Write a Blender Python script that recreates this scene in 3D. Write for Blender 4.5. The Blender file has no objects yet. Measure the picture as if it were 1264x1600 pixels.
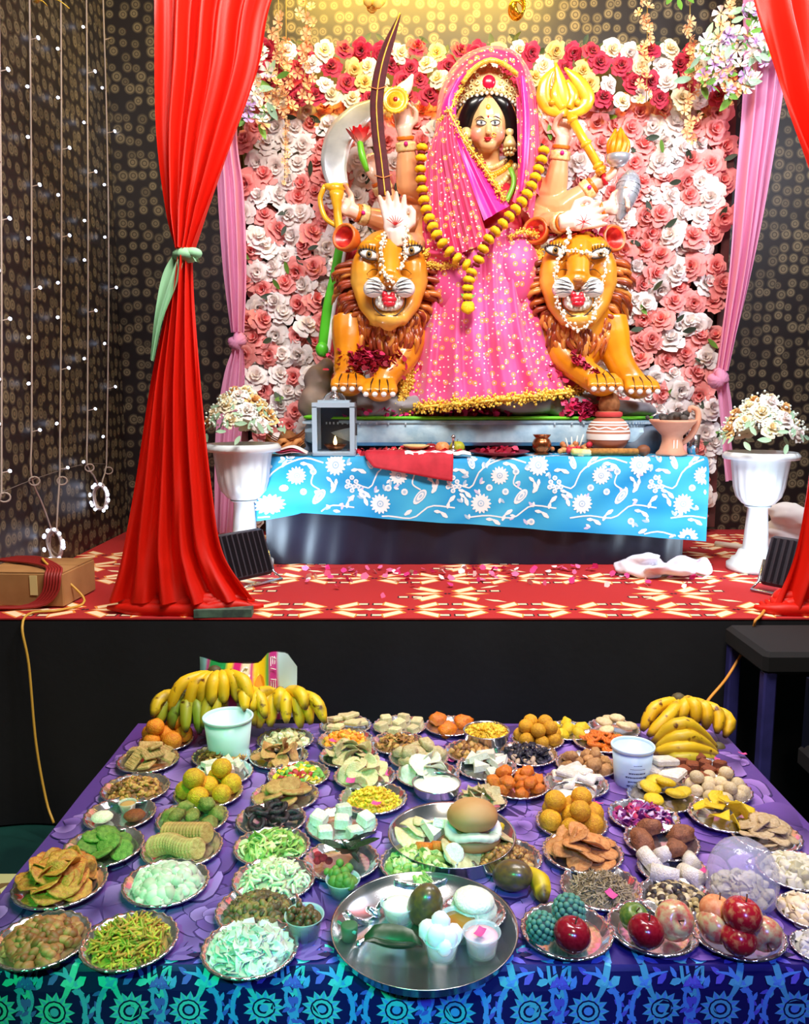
import bpy, math, random
import numpy as np
from mathutils import Vector, Matrix, Euler

random.seed(7); RNG = np.random.default_rng(7)
scn = bpy.context.scene
COL = scn.collection
PI = math.pi

def lin(c):
    return tuple((x/255/12.92 if x/255 <= 0.04045 else ((x/255+0.055)/1.055)**2.4) for x in c)

# ---------------------------------------------------------------- camera
F_PX, CAMZ, PITCH = 1300.0, 1.7, math.atan(185/1300.0)
cd = bpy.data.cameras.new('camera'); cam = bpy.data.objects.new('camera', cd); COL.objects.link(cam)
cd.sensor_fit = 'VERTICAL'; cd.sensor_height = 36.0; cd.lens = 36.0*F_PX/1600; cd.clip_end = 60; cd.clip_start = 0.02
cam.location = (0, 0, CAMZ); cam.rotation_euler = (PI/2-PITCH, 0, 0)
scn.camera = cam

# ---------------------------------------------------------------- world, lights, exposure
w = bpy.data.worlds.new('hall_air'); scn.world = w; w.use_nodes = True
w.node_tree.nodes['Background'].inputs[0].default_value = (0.55, 0.6, 0.9, 1)
w.node_tree.nodes['Background'].inputs[1].default_value = 0.05
scn.view_settings.view_transform = 'Standard'; scn.view_settings.look = 'None'
scn.view_settings.gamma = 1.0; scn.view_settings.exposure = 0.35; scn.view_settings.use_curve_mapping = False

def light(name, kind, loc, target, energy, color, size=0.5, spot=60, blend=0.5, size_y=None):
    d = bpy.data.lights.new(name, kind); o = bpy.data.objects.new(name, d); COL.objects.link(o)
    d.energy = energy; d.color = color; o.location = loc
    o.rotation_euler = (Vector(target)-Vector(loc)).to_track_quat('-Z', 'Y').to_euler()
    if kind == 'AREA':
        d.size = size
        if size_y: d.shape = 'RECTANGLE'; d.size_y = size_y
    else:
        d.shadow_soft_size = size
    if kind == 'SPOT': d.spot_size = math.radians(spot); d.spot_blend = blend
    return o
# overhead stage lights (above the frame), warm halogen on the backdrop, cool white at the sides
light('stage_wash_light', 'AREA', (0.4, 2.0, 4.2), (0.4, 4.7, 1.9), 118, (1.0, 0.93, 0.84), 1.9, size_y=0.5)
light('backdrop_halogen', 'AREA', (0.1, 4.72, 4.22), (0.1, 5.22, 3.78), 44, (1.0, 0.66, 0.09), 1.6, size_y=0.1)
light('side_white_light', 'AREA', (2.3, 3.1, 3.6), (0.9, 4.6, 1.8), 38, (0.84, 0.88, 1.0), 0.4)
light('side_white_light', 'SPOT', (-1.2, 3.4, 3.7), (-0.75, 4.9, 2.1), 60, (0.94, 0.9, 1.0), 0.15, 50, 0.8)
light('curtain_warm_light', 'SPOT', (-0.3, 2.2, 4.1), (-1.3, 3.2, 2.5), 75, (1.0, 0.85, 0.7), 0.15, 50, 0.8)
light('curtain_warm_light', 'SPOT', (1.2, 2.2, 4.1), (1.7, 3.2, 2.4), 70, (1.0, 0.85, 0.7), 0.15, 80, 0.8)
# hall lights over the offering table: white-violet tubes, a warm lamp at the back, a turning green and blue disco lamp
light('table_tube_light', 'AREA', (0.45, 2.3, 3.3), (0.2, 1.9, 0.7), 19, (0.98, 0.93, 1.0), 1.2, size_y=0.3)
light('table_warm_light', 'SPOT', (0.6, 0.3, 3.3), (0.15, 2.2, 0.7), 85, (1.0, 0.88, 0.7), 0.2, 56, 0.8)
light('green_disco_beam', 'SPOT', (-0.75, -0.6, 2.7), (-0.33, 1.53, 0.7), 260, (0.03, 1.0, 0.32), 0.06, 27, 1.0)
light('cyan_disco_beam', 'SPOT', (0.0, -0.8, 2.6), (0.04, 1.33, 0.58), 80, (0.05, 0.75, 1.0), 0.06, 22, 0.9)
light('blue_disco_beam', 'SPOT', (0.7, -0.8, 2.5), (0.35, 1.36, 0.6), 170, (0.16, 0.2, 1.0), 0.06, 38, 0.9)

# ---------------------------------------------------------------- pixel to place
def ray(px, py):
    u, v = (px-632)/F_PX, -(py-800)/F_PX
    c, s = math.cos(PITCH), math.sin(PITCH)
    return np.array([u, c+v*s, -s+v*c])
def P(px, py, d):
    r = ray(px, py); return np.array([0, 0, CAMZ])+r*(d/r[1])
def T(px, py, z):
    r = ray(px, py); return np.array([0, 0, CAMZ])+r*((z-CAMZ)/r[2])
def mpp(p):          # metres per pixel at a place
    return (p[1]*math.cos(PITCH)+(CAMZ-p[2])*math.sin(PITCH))/F_PX

# ---------------------------------------------------------------- materials
MATS = {}
def M(name, col=(200, 200, 200), col2=None, scale=12.0, rough=0.5, metal=0.0, bump=0.0, bscale=60.0, vcol=False,
      rand=0.0, trans=0.0, alpha=1.0, emit=None, estr=0.0, sss=0.0, coat=0.0, sheen=0.0, spec=0.5, thin=0.0, contrast=(0.35, 0.65)):
    if name in MATS: return MATS[name]
    m = bpy.data.materials.new(name); MATS[name] = m; m.use_nodes = True
    nt = m.node_tree; N = nt.nodes; K = nt.links; b = N['Principled BSDF']
    tc = N.new('ShaderNodeTexCoord')
    c1 = (*lin(col), 1)
    b.inputs['Base Color'].default_value = c1
    src = None
    if vcol:
        a = N.new('ShaderNodeAttribute'); a.attribute_name = 'Col'; src = a.outputs['Color']
    if col2 is not None:
        nz = N.new('ShaderNodeTexNoise'); nz.inputs['Scale'].default_value = scale; nz.inputs['Detail'].default_value = 3
        K.new(tc.outputs['Object'], nz.inputs['Vector'])
        rp = N.new('ShaderNodeMapRange'); rp.inputs[1].default_value = contrast[0]; rp.inputs[2].default_value = contrast[1]
        K.new(nz.outputs['Fac'], rp.inputs[0])
        mx = N.new('ShaderNodeMix'); mx.data_type = 'RGBA'
        K.new(rp.outputs[0], mx.inputs[0])
        mx.inputs[6].default_value = c1; mx.inputs[7].default_value = (*lin(col2), 1)
        if src:
            K.new(src, mx.inputs[6]); mx.blend_type = 'MULTIPLY'
        src = mx.outputs[2]
    if rand:
        oi = N.new('ShaderNodeObjectInfo'); hs = N.new('ShaderNodeHueSaturation')
        mr = N.new('ShaderNodeMapRange'); mr.inputs[3].default_value = 1-rand; mr.inputs[4].default_value = 1+rand*0.6
        K.new(oi.outputs['Random'], mr.inputs[0]); K.new(mr.outputs[0], hs.inputs['Value'])
        if src: K.new(src, hs.inputs['Color'])
        else: hs.inputs['Color'].default_value = c1
        src = hs.outputs[0]
    if src: K.new(src, b.inputs['Base Color'])
    b.inputs['Roughness'].default_value = rough; b.inputs['Metallic'].default_value = metal
    b.inputs['Specular IOR Level'].default_value = spec
    if trans: b.inputs['Transmission Weight'].default_value = trans; b.inputs['IOR'].default_value = 1.15 if thin else 1.45
    if alpha < 1: b.inputs['Alpha'].default_value = alpha
    if coat: b.inputs['Coat Weight'].default_value = coat; b.inputs['Coat Roughness'].default_value = 0.12
    if sheen: b.inputs['Sheen Weight'].default_value = sheen
    if sss: b.inputs['Subsurface Weight'].default_value = sss; b.inputs['Subsurface Radius'].default_value = (0.01, 0.006, 0.004)
    if emit: b.inputs['Emission Color'].default_value = (*lin(emit), 1); b.inputs['Emission Strength'].default_value = estr
    if bump:
        nb = N.new('ShaderNodeTexNoise'); nb.inputs['Scale'].default_value = bscale; nb.inputs['Detail'].default_value = 4
        K.new(tc.outputs['Object'], nb.inputs['Vector'])
        bp = N.new('ShaderNodeBump'); bp.inputs['Strength'].default_value = bump; bp.inputs['Distance'].default_value = 0.004
        K.new(nb.outputs['Fac'], bp.inputs['Height']); K.new(bp.outputs[0], b.inputs['Normal'])
    return m

def m_translucent(name, col, amount=0.35, rough=0.6, col2=None, vcol=False):
    m = M(name, col, rough=rough, bump=0.15, bscale=250, col2=col2, scale=9, vcol=vcol)
    nt = m.node_tree; b = nt.nodes['Principled BSDF']; out = nt.nodes['Material Output']
    t = nt.nodes.new('ShaderNodeBsdfTranslucent'); mx = nt.nodes.new('ShaderNodeMixShader')
    t.inputs[0].default_value = (*lin(col), 1); mx.inputs[0].default_value = amount
    nt.links.new(b.outputs[0], mx.inputs[1]); nt.links.new(t.outputs[0], mx.inputs[2]); nt.links.new(mx.outputs[0], out.inputs[0])
    return m

def m_wallpaper(name, ax):
    """dark paper printed with ringed gold discs; ax: which object axes span the wall"""
    m = bpy.data.materials.new(name); m.use_nodes = True; nt = m.node_tree; N = nt.nodes; K = nt.links; b = N['Principled BSDF']
    tc = N.new('ShaderNodeTexCoord'); sx = N.new('ShaderNodeSeparateXYZ'); cx = N.new('ShaderNodeCombineXYZ')
    K.new(tc.outputs['Object'], sx.inputs[0]); K.new(sx.outputs[ax[0]], cx.inputs[0]); K.new(sx.outputs[ax[1]], cx.inputs[1])
    def math_(op, a, b_=None, c=None):
        n = N.new('ShaderNodeMath'); n.operation = op
        for i, x in enumerate((a, b_, c)):
            if x is None: continue
            if isinstance(x, (int, float)): n.inputs[i].default_value = x
            else: K.new(x, n.inputs[i])
        return n.outputs[0]
    vo = N.new('ShaderNodeTexVoronoi'); vo.voronoi_dimensions = '2D'; vo.inputs['Scale'].default_value = 14.5; vo.inputs['Randomness'].default_value = 0.55
    K.new(cx.outputs[0], vo.inputs['Vector'])
    d = vo.outputs['Distance']
    cs = N.new('ShaderNodeSeparateColor'); K.new(vo.outputs['Color'], cs.inputs[0])
    rad = math_('MULTIPLY_ADD', cs.outputs[0], 0.16, 0.34)
    q = math_('DIVIDE', d, rad)
    disc = N.new('ShaderNodeMapRange'); disc.inputs[1].default_value = 1.04; disc.inputs[2].default_value = 0.94; K.new(q, disc.inputs[0])
    ring = math_('MULTIPLY_ADD', math_('SINE', math_('MULTIPLY_ADD', q, 13.0, -0.6)), 0.36, 0.6)
    tone = math_('MULTIPLY', ring, math_('MULTIPLY_ADD', cs.outputs[1], 0.6, 0.5))
    fac = math_('MULTIPLY', disc.outputs[0], tone)
    mx = N.new('ShaderNodeMix'); mx.data_type = 'RGBA'; K.new(fac, mx.inputs[0])
    mx.inputs[6].default_value = (*lin((28, 21, 21)), 1); mx.inputs[7].default_value = (*lin((124, 112, 86)), 1)
    K.new(mx.outputs[2], b.inputs['Base Color']); b.inputs['Roughness'].default_value = 0.45
    return m

# ---------------------------------------------------------------- objects and meshes
WORLD = {}
def tag(o, label=None, cat=None, group=None, kind=None):
    if label: o['label'] = label
    if cat: o['category'] = cat
    if group: o['group'] = group
    if kind: o['kind'] = kind
    return o
def thing(name, label, cat, loc, group=None):
    o = bpy.data.objects.new(name, None); COL.objects.link(o); o.location = Vector(loc); o.empty_display_size = 0.05
    WORLD[o] = np.array(loc, float)
    return tag(o, label, cat, group)
def put(name, mesh, loc, rot=(0, 0, 0), sc=1.0, parent=None, mat=None):
    """a copy that shares mesh data"""
    o = bpy.data.objects.new(name, mesh); COL.objects.link(o)
    off = WORLD[parent] if parent is not None else np.zeros(3)
    o.location = Vector(np.array(loc, float)-off)
    o.rotation_euler = rot if not isinstance(rot, Matrix) else rot.to_euler()
    o.scale = (sc, sc, sc) if isinstance(sc, (int, float)) else sc
    if parent is not None: o.parent = parent
    WORLD[o] = np.array(loc, float)
    return o

def spl(pts, n):
    """Catmull-Rom through pts, n samples"""
    p = np.array(pts, float)
    if len(p) == 2: return p[0]+(p[1]-p[0])*np.linspace(0, 1, n)[:, None]
    q = np.vstack([2*p[0]-p[1], p, 2*p[-1]-p[-2]])
    seg = np.linalg.norm(np.diff(p, axis=0), axis=1); cum = np.concatenate([[0], np.cumsum(seg)])
    out = []
    for s in np.linspace(0, cum[-1], n):
        i = min(int(np.searchsorted(cum, s, side='right'))-1, len(p)-2); t = (s-cum[i])/max(seg[i], 1e-9)
        a, b, c, d = q[i], q[i+1], q[i+2], q[i+3]
        out.append(0.5*((2*b)+(c-a)*t+(2*a-5*b+4*c-d)*t*t+(3*b-a-3*c+d)*t**3))
    return np.array(out)
def rotm(rx=0, ry=0, rz=0):
    return np.array(Euler((rx, ry, rz)).to_matrix())

class MB:
    def __init__(s, col=None): s.V = []; s.F = []; s.C = []; s.n = 0; s.col = col; s.used = col is not None
    def add(s, v, f, col=None):
        v = np.array(v, float).reshape(-1, 3); s.V.append(v)
        n = s.n; s.F.extend([tuple(i+n for i in q) for q in f]); s.n += len(v)
        c = col if col is not None else (s.col or (200, 200, 200))
        if col is not None: s.used = True
        c = np.array(c, float)
        if c.ndim == 1: c = np.tile(np.array(lin(c)), (len(v), 1))
        s.C.append(c); return s
    def sph(s, c, r, seg=12, rings=8, R=None, col=None, fn=None):
        r = np.array(r if hasattr(r, '__len__') else (r, r, r), float)
        v = [(0, 0, 1)]
        for i in range(1, rings):
            a = PI*i/rings
            for j in range(seg):
                b = 2*PI*j/seg; v.append((math.sin(a)*math.cos(b), math.sin(a)*math.sin(b), math.cos(a)))
        v.append((0, 0, -1)); v = np.array(v)
        if fn is not None: v = v*fn(v)[:, None]
        v = v*r
        if R is not None: v = v@np.array(R).T
        f = [(0, 1+j, 1+(j+1) % seg) for j in range(seg)]
        for i in range(rings-2):
            a = 1+i*seg
            f += [(a+j, a+seg+j, a+seg+(j+1) % seg, a+(j+1) % seg) for j in range(seg)]
        e = len(v)-1; a = 1+(rings-2)*seg
        f += [(a+j, e, a+(j+1) % seg) for j in range(seg)]
        return s.add(v+np.array(c), f, col)
    def tube(s, pts, rad, seg=8, col=None, flat=1.0, caps=True, up=None):
        p = np.array(pts, float); n = len(p)
        r = np.full(n, rad) if not hasattr(rad, '__len__') else np.interp(np.linspace(0, 1, n), np.linspace(0, 1, len(rad)), rad)
        t = np.gradient(p, axis=0); t /= np.linalg.norm(t, axis=1)[:, None]+1e-12
        a = np.array(up, float) if up is not None else (np.array([0, 0, 1.0]) if abs(t[0][2]) < 0.9 else np.array([0, 1.0, 0]))
        v = []; ang = np.arange(seg)*2*PI/seg
        for i in range(n):
            a = a-t[i]*np.dot(a, t[i]); a /= np.linalg.norm(a)+1e-12
            b = np.cross(t[i], a)
            v.append(p[i]+r[i]*(np.cos(ang)[:, None]*a*flat+np.sin(ang)[:, None]*b))
        v = np.vstack(v)
        f = [(i*seg+j, i*seg+(j+1) % seg, (i+1)*seg+(j+1) % seg, (i+1)*seg+j) for i in range(n-1) for j in range(seg)]
        if caps:
            v = np.vstack([v, p[0], p[-1]])
            f += [(n*seg, (j+1) % seg, j) for j in range(seg)]+[(n*seg+1, (n-1)*seg+j, (n-1)*seg+(j+1) % seg) for j in range(seg)]
            if hasattr(col, 'ndim') and col.ndim == 2: col = np.vstack([np.repeat(col, seg, 0), col[:1], col[-1:]])
        elif hasattr(col, 'ndim') and col.ndim == 2: col = np.repeat(col, seg, 0)
        return s.add(v, f, col)
    def box(s, c, size, R=None, col=None, bev=0.0):
        h = np.array(size, float)/2
        if bev <= 0:
            v = np.array([(x, y, z) for x in (-1, 1) for y in (-1, 1) for z in (-1, 1)])*h
            f = [(0, 1, 3, 2), (4, 6, 7, 5), (0, 4, 5, 1), (2, 3, 7, 6), (0, 2, 6, 4), (1, 5, 7, 3)]
        else:
            b = min(bev, h.min()*0.9); rings = []
            for z, k in ((-h[2], b), (-h[2]+b, 0), (h[2]-b, 0), (h[2], b)):
                x, y = h[0]-k, h[1]-k; e = b if k == 0 else b*0.6
                rings.append([(-x+e, -y, z), (x-e, -y, z), (x, -y+e, z), (x, y-e, z), (x-e, y, z), (-x+e, y, z), (-x, y-e, z), (-x, -y+e, z)])
            v = np.array(rings).reshape(-1, 3)
            f = [(i*8+j, i*8+(j+1) % 8, (i+1)*8+(j+1) % 8, (i+1)*8+j) for i in range(3) for j in range(8)]
            f += [tuple(range(7, -1, -1)), tuple(range(24, 32))]
        if R is not None: v = v@np.array(R).T
        return s.add(v+np.array(c), f, col)
    def lathe(s, prof, seg=24, c=(0, 0, 0), R=None, col=None, flute=None):
        v = []
        for i, (r, z) in enumerate(prof):
            for j in range(seg):
                a = 2*PI*j/seg; k = 1+(flute[1]*math.cos(flute[0]*a) if flute and flute[2] <= i <= flute[3] else 0)
                v.append((r*k*math.cos(a), r*k*math.sin(a), z))
        v = np.array(v); n = len(prof)
        if R is not None: v = v@np.array(R).T
        f = [(i*seg+j, i*seg+(j+1) % seg, (i+1)*seg+(j+1) % seg, (i+1)*seg+j) for i in range(n-1) for j in range(seg)]
        return s.add(v+np.array(c), f, col)
    def grid(s, G, col=None, closed=False):
        """G: nv x nu x 3"""
        G = np.asarray(G); nv, nu = G.shape[:2]
        f = [(i*nu+j, i*nu+(j+1) % nu, (i+1)*nu+(j+1) % nu, (i+1)*nu+j) for i in range(nv-1) for j in range(nu if closed else nu-1)]
        return s.add(G.reshape(-1, 3), f, col)
    def poly(s, pts, col=None):
        return s.add(pts, [tuple(range(len(pts)))], col)
    def mesh(s, name, mat, off=None, smooth=True):
        v = np.vstack(s.V)
        if off is not None: v = v-off
        me = bpy.data.meshes.new(name); me.from_pydata(v.tolist(), [], s.F)
        if smooth: me.polygons.foreach_set('use_smooth', [True]*len(me.polygons))
        if s.used: setcol(me, np.vstack(s.C))
        if mat is not None: me.materials.append(mat)
        me.update(); return me
    def build(s, name, mat, parent=None, smooth=True, label=None, cat=None, group=None, kind=None, off=None, autos=None):
        if parent is not None: off = WORLD[parent]
        elif off is None:
            v = np.vstack(s.V); a, b = v.min(0), v.max(0); off = np.array([(a[0]+b[0])/2, (a[1]+b[1])/2, a[2]])
        me = s.mesh(name, mat, off, smooth)
        if autos: me.set_sharp_from_angle(angle=math.radians(autos))
        o = bpy.data.objects.new(name, me); COL.objects.link(o); WORLD[o] = np.array(off, float)
        if parent is not None: o.parent = parent
        else: o.location = Vector(off)
        return tag(o, label, cat, group, kind)

def setcol(me, c):
    at = me.color_attributes.get('Col') or me.color_attributes.new('Col', 'FLOAT_COLOR', 'POINT')
    a = np.ones((len(me.vertices), 4), np.float32); a[:, :3] = c
    at.data.foreach_set('color', a.ravel())

def fuse(mb, voxel, smooth=6, factor=0.5):
    """one continuous surface from overlapping solids; returns an MB"""
    me = mb.mesh('fuse', None); o = bpy.data.objects.new('fuse', me); COL.objects.link(o)
    r = o.modifiers.new('r', 'REMESH'); r.mode = 'VOXEL'; r.voxel_size = voxel
    if smooth: k = o.modifiers.new('s', 'SMOOTH'); k.iterations = smooth; k.factor = factor
    dg = bpy.context.evaluated_depsgraph_get(); ev = o.evaluated_get(dg); m2 = ev.to_mesh()
    v = np.empty(len(m2.vertices)*3); m2.vertices.foreach_get('co', v); v = v.reshape(-1, 3)
    f = [tuple(p.vertices) for p in m2.polygons]
    ev.to_mesh_clear(); bpy.data.objects.remove(o); bpy.data.meshes.remove(me)
    return MB().add(v, f)

def cloth(mb, left, right, nu=24, nv=30, folds=5, amp=0.02, bulge=0.0, ph=0.0, jit=0.3, col=None, sharp=False):
    L, R = spl(left, nv), spl(right, nv); G = np.zeros((nv, nu, 3)); sv = np.linspace(0, 1, nu)
    for i in range(nv):
        t = i/(nv-1); p = L[i]+(R[i]-L[i])*sv[:, None]
        wv = np.sin(2*PI*folds*sv+ph+jit*3*math.sin(2.2*t+ph))+0.45*np.sin(2*PI*folds*1.73*sv+1.3+ph+jit*5*t)
        p[:, 1] -= amp*wv+bulge*4*sv*(1-sv)
        G[i] = p
    mb.grid(G, col); return G
def PP(lst): return [P(*q) for q in lst]

def struct(name, mb, mat, label, smooth=False):
    return mb.build(name, mat, smooth=smooth, label=label, kind='structure', off=np.zeros(3))
# ================================================================ THE SETTING
XL, XR, YB, YF, ZC = -1.75, 2.62, 5.22, -3.0, 4.45
SZ = 0.84; SY = 3.1           # stage height, stage front
def quad(a, b, c, d): return MB().add([a, b, c, d], [(0, 1, 2, 3)])
m_floor = M('floor_green', (26, 70, 62), (18, 48, 46), 3, rough=0.35)
struct('floor', MB().box((0.45, 1.1, -0.05), (4.6, 8.6, 0.1)), m_floor, 'dark green hall floor below the stage')
struct('ceiling', MB().box((0.45, 1.1, ZC+0.05), (4.6, 8.6, 0.1)), M('ceiling_cloth', (70, 64, 62), rough=0.8), 'dark plain ceiling over hall and stage')
struct('wall_back', MB().box(((XL+XR)/2, YB+0.05, ZC/2), (XR-XL+0.2, 0.1, ZC)), m_wallpaper('wallpaper_back', (0, 2)), 'back wall papered with ringed gold discs on black')
struct('wall_left', MB().box((XL-0.05, 1.1, ZC/2), (0.1, 8.4, ZC)), m_wallpaper('wallpaper_side', (1, 2)), 'left wall papered with ringed discs, hung with string lights')
struct('wall_right', MB().box((XR+0.05, 1.1, ZC/2), (0.1, 8.4, ZC)), m_wallpaper('wallpaper_side_b', (1, 2)), 'right wall papered with ringed discs')
struct('wall_front', MB().box((0.45, YF-0.05, ZC/2), (4.6, 0.1, ZC)), M('hall_wall', (60, 56, 60), rough=0.9), 'plain dark wall behind the viewer')
# floor rug at the lower left
rb = MB(); rb.box((-1.2, 2.3, 0.004), (0.95, 0.9, 0.008), col=(205, 205, 140))
for i in range(4):
    for j in range(4):
        c = np.array([-1.58+i*0.25, 1.95+j*0.23]); a0 = RNG.random()*6
        for r, cl in ((0.075, (120, 95, 50)), (0.05, (215, 215, 150)), (0.03, (120, 95, 50))):
            rb.poly([(c[0]+r*math.cos(a+a0)*(1+.3*math.cos(3*a)), c[1]+r*math.sin(a+a0)*(1+.3*math.cos(3*a)), 0.0095+0.0004*(0.09-r)*100) for a in np.linspace(0, 2*PI, 17)[:-1]], cl)
rb.build('floor_rug', M('rug', vcol=True, rough=0.9), smooth=False, label='cream floor rug with brown flowers beside the table', cat='rug')

# stage with black cloth front
st = thing('stage_platform', 'raised stage platform draped in black cloth at the front', 'stage', ((XL+XR)/2, SY, 0))
MB().box(((XL+XR)/2, (SY+0.02+YB)/2, SZ/2-0.004), (XR-XL-0.01, YB-SY-0.03, SZ-0.01)).build('deck', M('stage_wood', (60, 40, 30), rough=0.8), st, smooth=False)
G = np.zeros((14, 160, 3))
for i in range(14):
    t = i/13
    for j in range(160):
        s = j/159; x = XL+0.004+(XR-XL-0.008)*s
        G[i, j] = (x, SY-0.002-0.012*t*(1+math.sin(31*s+2*t)+0.6*math.sin(83*s)), SZ-0.003-(SZ-0.012)*t)
MB().grid(G).build('skirt_cloth', M('black_cloth', (13, 15, 23), (9, 10, 17), 5, rough=0.75, bump=0.2, bscale=30), st)

# carpet with woven motifs
cb = MB(); cz = SZ+0.006
cb.box(((XL+XR)/2, (SY+YB)/2, SZ+0.003), (XR-XL-0.02, YB-SY-0.01, 0.006), col=(176, 30, 32))
CR, OR, DK = (250, 224, 186), (238, 140, 60), (40, 16, 22)
def flat(pts, z, col): cb.poly([(x, y, z) for x, y in pts], col)
def dia(x, y, ang, ln, wd, z, col, skew=0.0):
    c, s = math.cos(ang), math.sin(ang)
    flat([(x+c*a-s*b, y+s*a+c*b) for a, b in ((0, 0), (ln*0.45, -wd-skew*wd), (ln, 0), (ln*0.55, wd-skew*wd))][::1], z, col)
def bar(x, y, a, r0, r1, wd, z, col):
    c, s = math.cos(a), math.sin(a); sk = .012*(1 if math.sin(2*a) > 0 else -1)
    flat([(x+c*p-s*q, y+s*p+c*q) for p, q in ((r0, -wd), (r1-sk, -wd), (r1+sk, wd), (r0+.01, wd))], z, col)
def star(x, y, k=1.0):
    for a in (.72, PI-.72, PI+.72, -.72): bar(x, y, a, .035*k, .15*k, .026*k, cz+.0004, OR); bar(x, y, a, .045*k, .142*k, .018*k, cz+.0008, CR)
    for a in (0, PI): dia(x+.018*math.cos(a), y, a, .15*k, .026*k, cz+.0004, OR); dia(x+.03*math.cos(a), y, a, .12*k, .017*k, cz+.0008, CR)
    for a in (0, PI): dia(x, y, a, .016, .012, cz+.0009, DK)
def rects(x, y):
    for dx in (-.03, .03):
        flat([(x+dx-.024, y-.017), (x+dx+.024, y-.017), (x+dx+.024, y+.017), (x+dx-.024, y+.017)], cz+.0003, DK)
        flat([(x+dx-.018, y-.011), (x+dx+.018, y-.011), (x+dx+.018, y+.011), (x+dx-.018, y+.011)], cz+.0007, CR)
for r, y in enumerate((3.235, 3.50, 3.80, 4.08, 4.36, 4.64, 4.92)):
    dense = r % 2 == 0
    for k in range(15):
        x = -1.6+k*0.325+(0.16 if r % 4 in (1, 2) else 0)
        if x > XR-.2: continue
        if dense:
            star(x, y); rects(x+.162, y+.085); rects(x+.162, y-.085); dia(x+.14, y, 0, .05, .016, cz+.001, CR)
        elif (k+r) % 3 == 0:
            star(x, y, 1.1); rects(x+.18, y+.05); rects(x-.16, y-.06)
            [dia(x+sx*.15, y+sy*.1, .5*sx*sy, .1, .014, cz+.0012, CR) for sx in (-1, 1) for sy in (-1, 1)]
cb.build('carpet', M('carpet_wool', vcol=True, rough=0.95, bump=0.3, bscale=400), smooth=False, label='red carpet with cream and orange star motifs covering the stage', cat='carpet')

# ================================================================ FLOWERS
def rose_mesh(name, mat, rich=1.0, seed=0, base=(255, 255, 255), deep=(255, 255, 255)):
    rg = np.random.default_rng(seed); mb = MB(col=base); cb_, cd_ = np.array(lin(base)), np.array(lin(deep))
    for k, (n, rho, h, tz) in enumerate(((3, .22, .62, .0), (4, .42, .55, .02), (5, .70, .36, .05), (6, 1.0, .12, .1))):
        for i in range(n):
            a0 = 2*PI*i/n+k*0.7+rg.normal()*.12; sp = PI/n*1.3; G = np.zeros((4, 5, 3)); rr = rho*rg.uniform(.9, 1.08)
            for ti, t in enumerate((0, .45, .8, 1.0)):
                for ui, u in enumerate((-1, -.5, 0, .5, 1)):
                    r = rr*(.12+.88*t**.8)*(1-.14*u*u*t)*(1+.05*rg.normal()*t); a = a0+u*sp*(1-.25*t*t)
                    z = h*(1-(1-t)**2)*(1.0 if k < 2 else .9)-(.22*max(0, t-.6) if k > 1 else 0)+.05*rg.normal()*t+tz*abs(u)*.5
                    G[ti, ui] = (r*math.cos(a), r*math.sin(a), z)
            tt = np.repeat(np.array([0, .45, .8, 1.0]), 5)[:, None]; c = cd_+(cb_-cd_)*np.clip(tt*.75+k*.1, 0, 1)
            mb.grid(G, c)
    return mb.mesh(name, mat)
m_pet = M('silk_petal', vcol=True, rough=0.6, rand=0.10, sheen=0.2)
ROSE = {}
for key, b, dp in (('pink', (255, 168, 162), (244, 122, 124)), ('white', (254, 250, 248), (248, 230, 224)), ('red', (214, 40, 78), (150, 8, 34)),
                   ('yellow', (250, 226, 140), (224, 176, 70)), ('cream', (255, 250, 224), (236, 206, 140)), ('peach', (253, 190, 130), (236, 140, 80)),
                   ('gold', (246, 208, 140), (222, 150, 70)), ('lilac', (232, 190, 240), (190, 130, 210))):
    ROSE[key] = [rose_mesh('rose_'+key, m_pet, seed=q, base=b, deep=dp) for q in range(3)]
def leaf_mesh(name, mat, fold=.25):
    G = np.zeros((6, 3, 3))
    for i in range(6):
        t = i/5; wd = .42*math.sin(PI*min(1, t*.92+.06))**.8
        for j, u in enumerate((-1, 0, 1)): G[i, j] = (u*wd, t*2-.1, fold*abs(u)*wd+.3*t*t)
    mb = MB(); mb.grid(G); return mb.mesh(name, mat)
m_leafd = M('leaf_dark', (52, 70, 52), rough=0.6, rand=.25); m_leafg = M('leaf_green', (110, 165, 60), rough=0.6, rand=.25); m_leafs = M('leaf_pale', (120, 176, 140), (190, 220, 190), 40, rough=.6, rand=.2)
LEAFD, LEAFG, LEAFS = leaf_mesh('leaf', m_leafd), leaf_mesh('leaf', m_leafg), leaf_mesh('leaf', m_leafs)
def face(n=(0, -1, 0), spin=0.0):
    q = Vector(n).to_track_quat('Z', 'Y').to_matrix(); return q @ Matrix.Rotation(spin, 3, 'Z')

WY = 5.04
FW0, FW1 = P(372, 160, WY), P(1146, 160, WY)
fx0, fx1, fzt, fzb = FW0[0], FW1[0]-.02, P(700, 72, WY)[2], SZ+.01
fw = thing('flower_wall', 'tall panel of pink and white silk roses behind the idol', 'flower wall', ((fx0+fx1)/2, WY+.08, SZ+.006))
MB().box(((fx0+fx1)/2, WY+.1, (fzt+fzb)/2), (fx1-fx0, .02, fzt-fzb)).build('backing_panel', M('panel_dark', (92, 84, 78), rough=.9), fw, smooth=False)
for x in (fx0-.03, fx1+.04):
    MB().box((x, WY+.09, (fzt+fzb)/2+.02), (.05, .05, fzt-fzb-.02)).build('post', M('post_brown', (98, 44, 40), (70, 34, 30), 8, rough=.6), fw, smooth=False)
def hidden(px, py):
    if 655 < px < 850 and 180 < py < 640: return True
    if 530 < px < 975 and 400 < py < 640: return True
    if 440 < px < 1080 and py > 650: return True
    return False
hid = MB(); cnt = 0; rows = 0
py = 172.0
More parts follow.
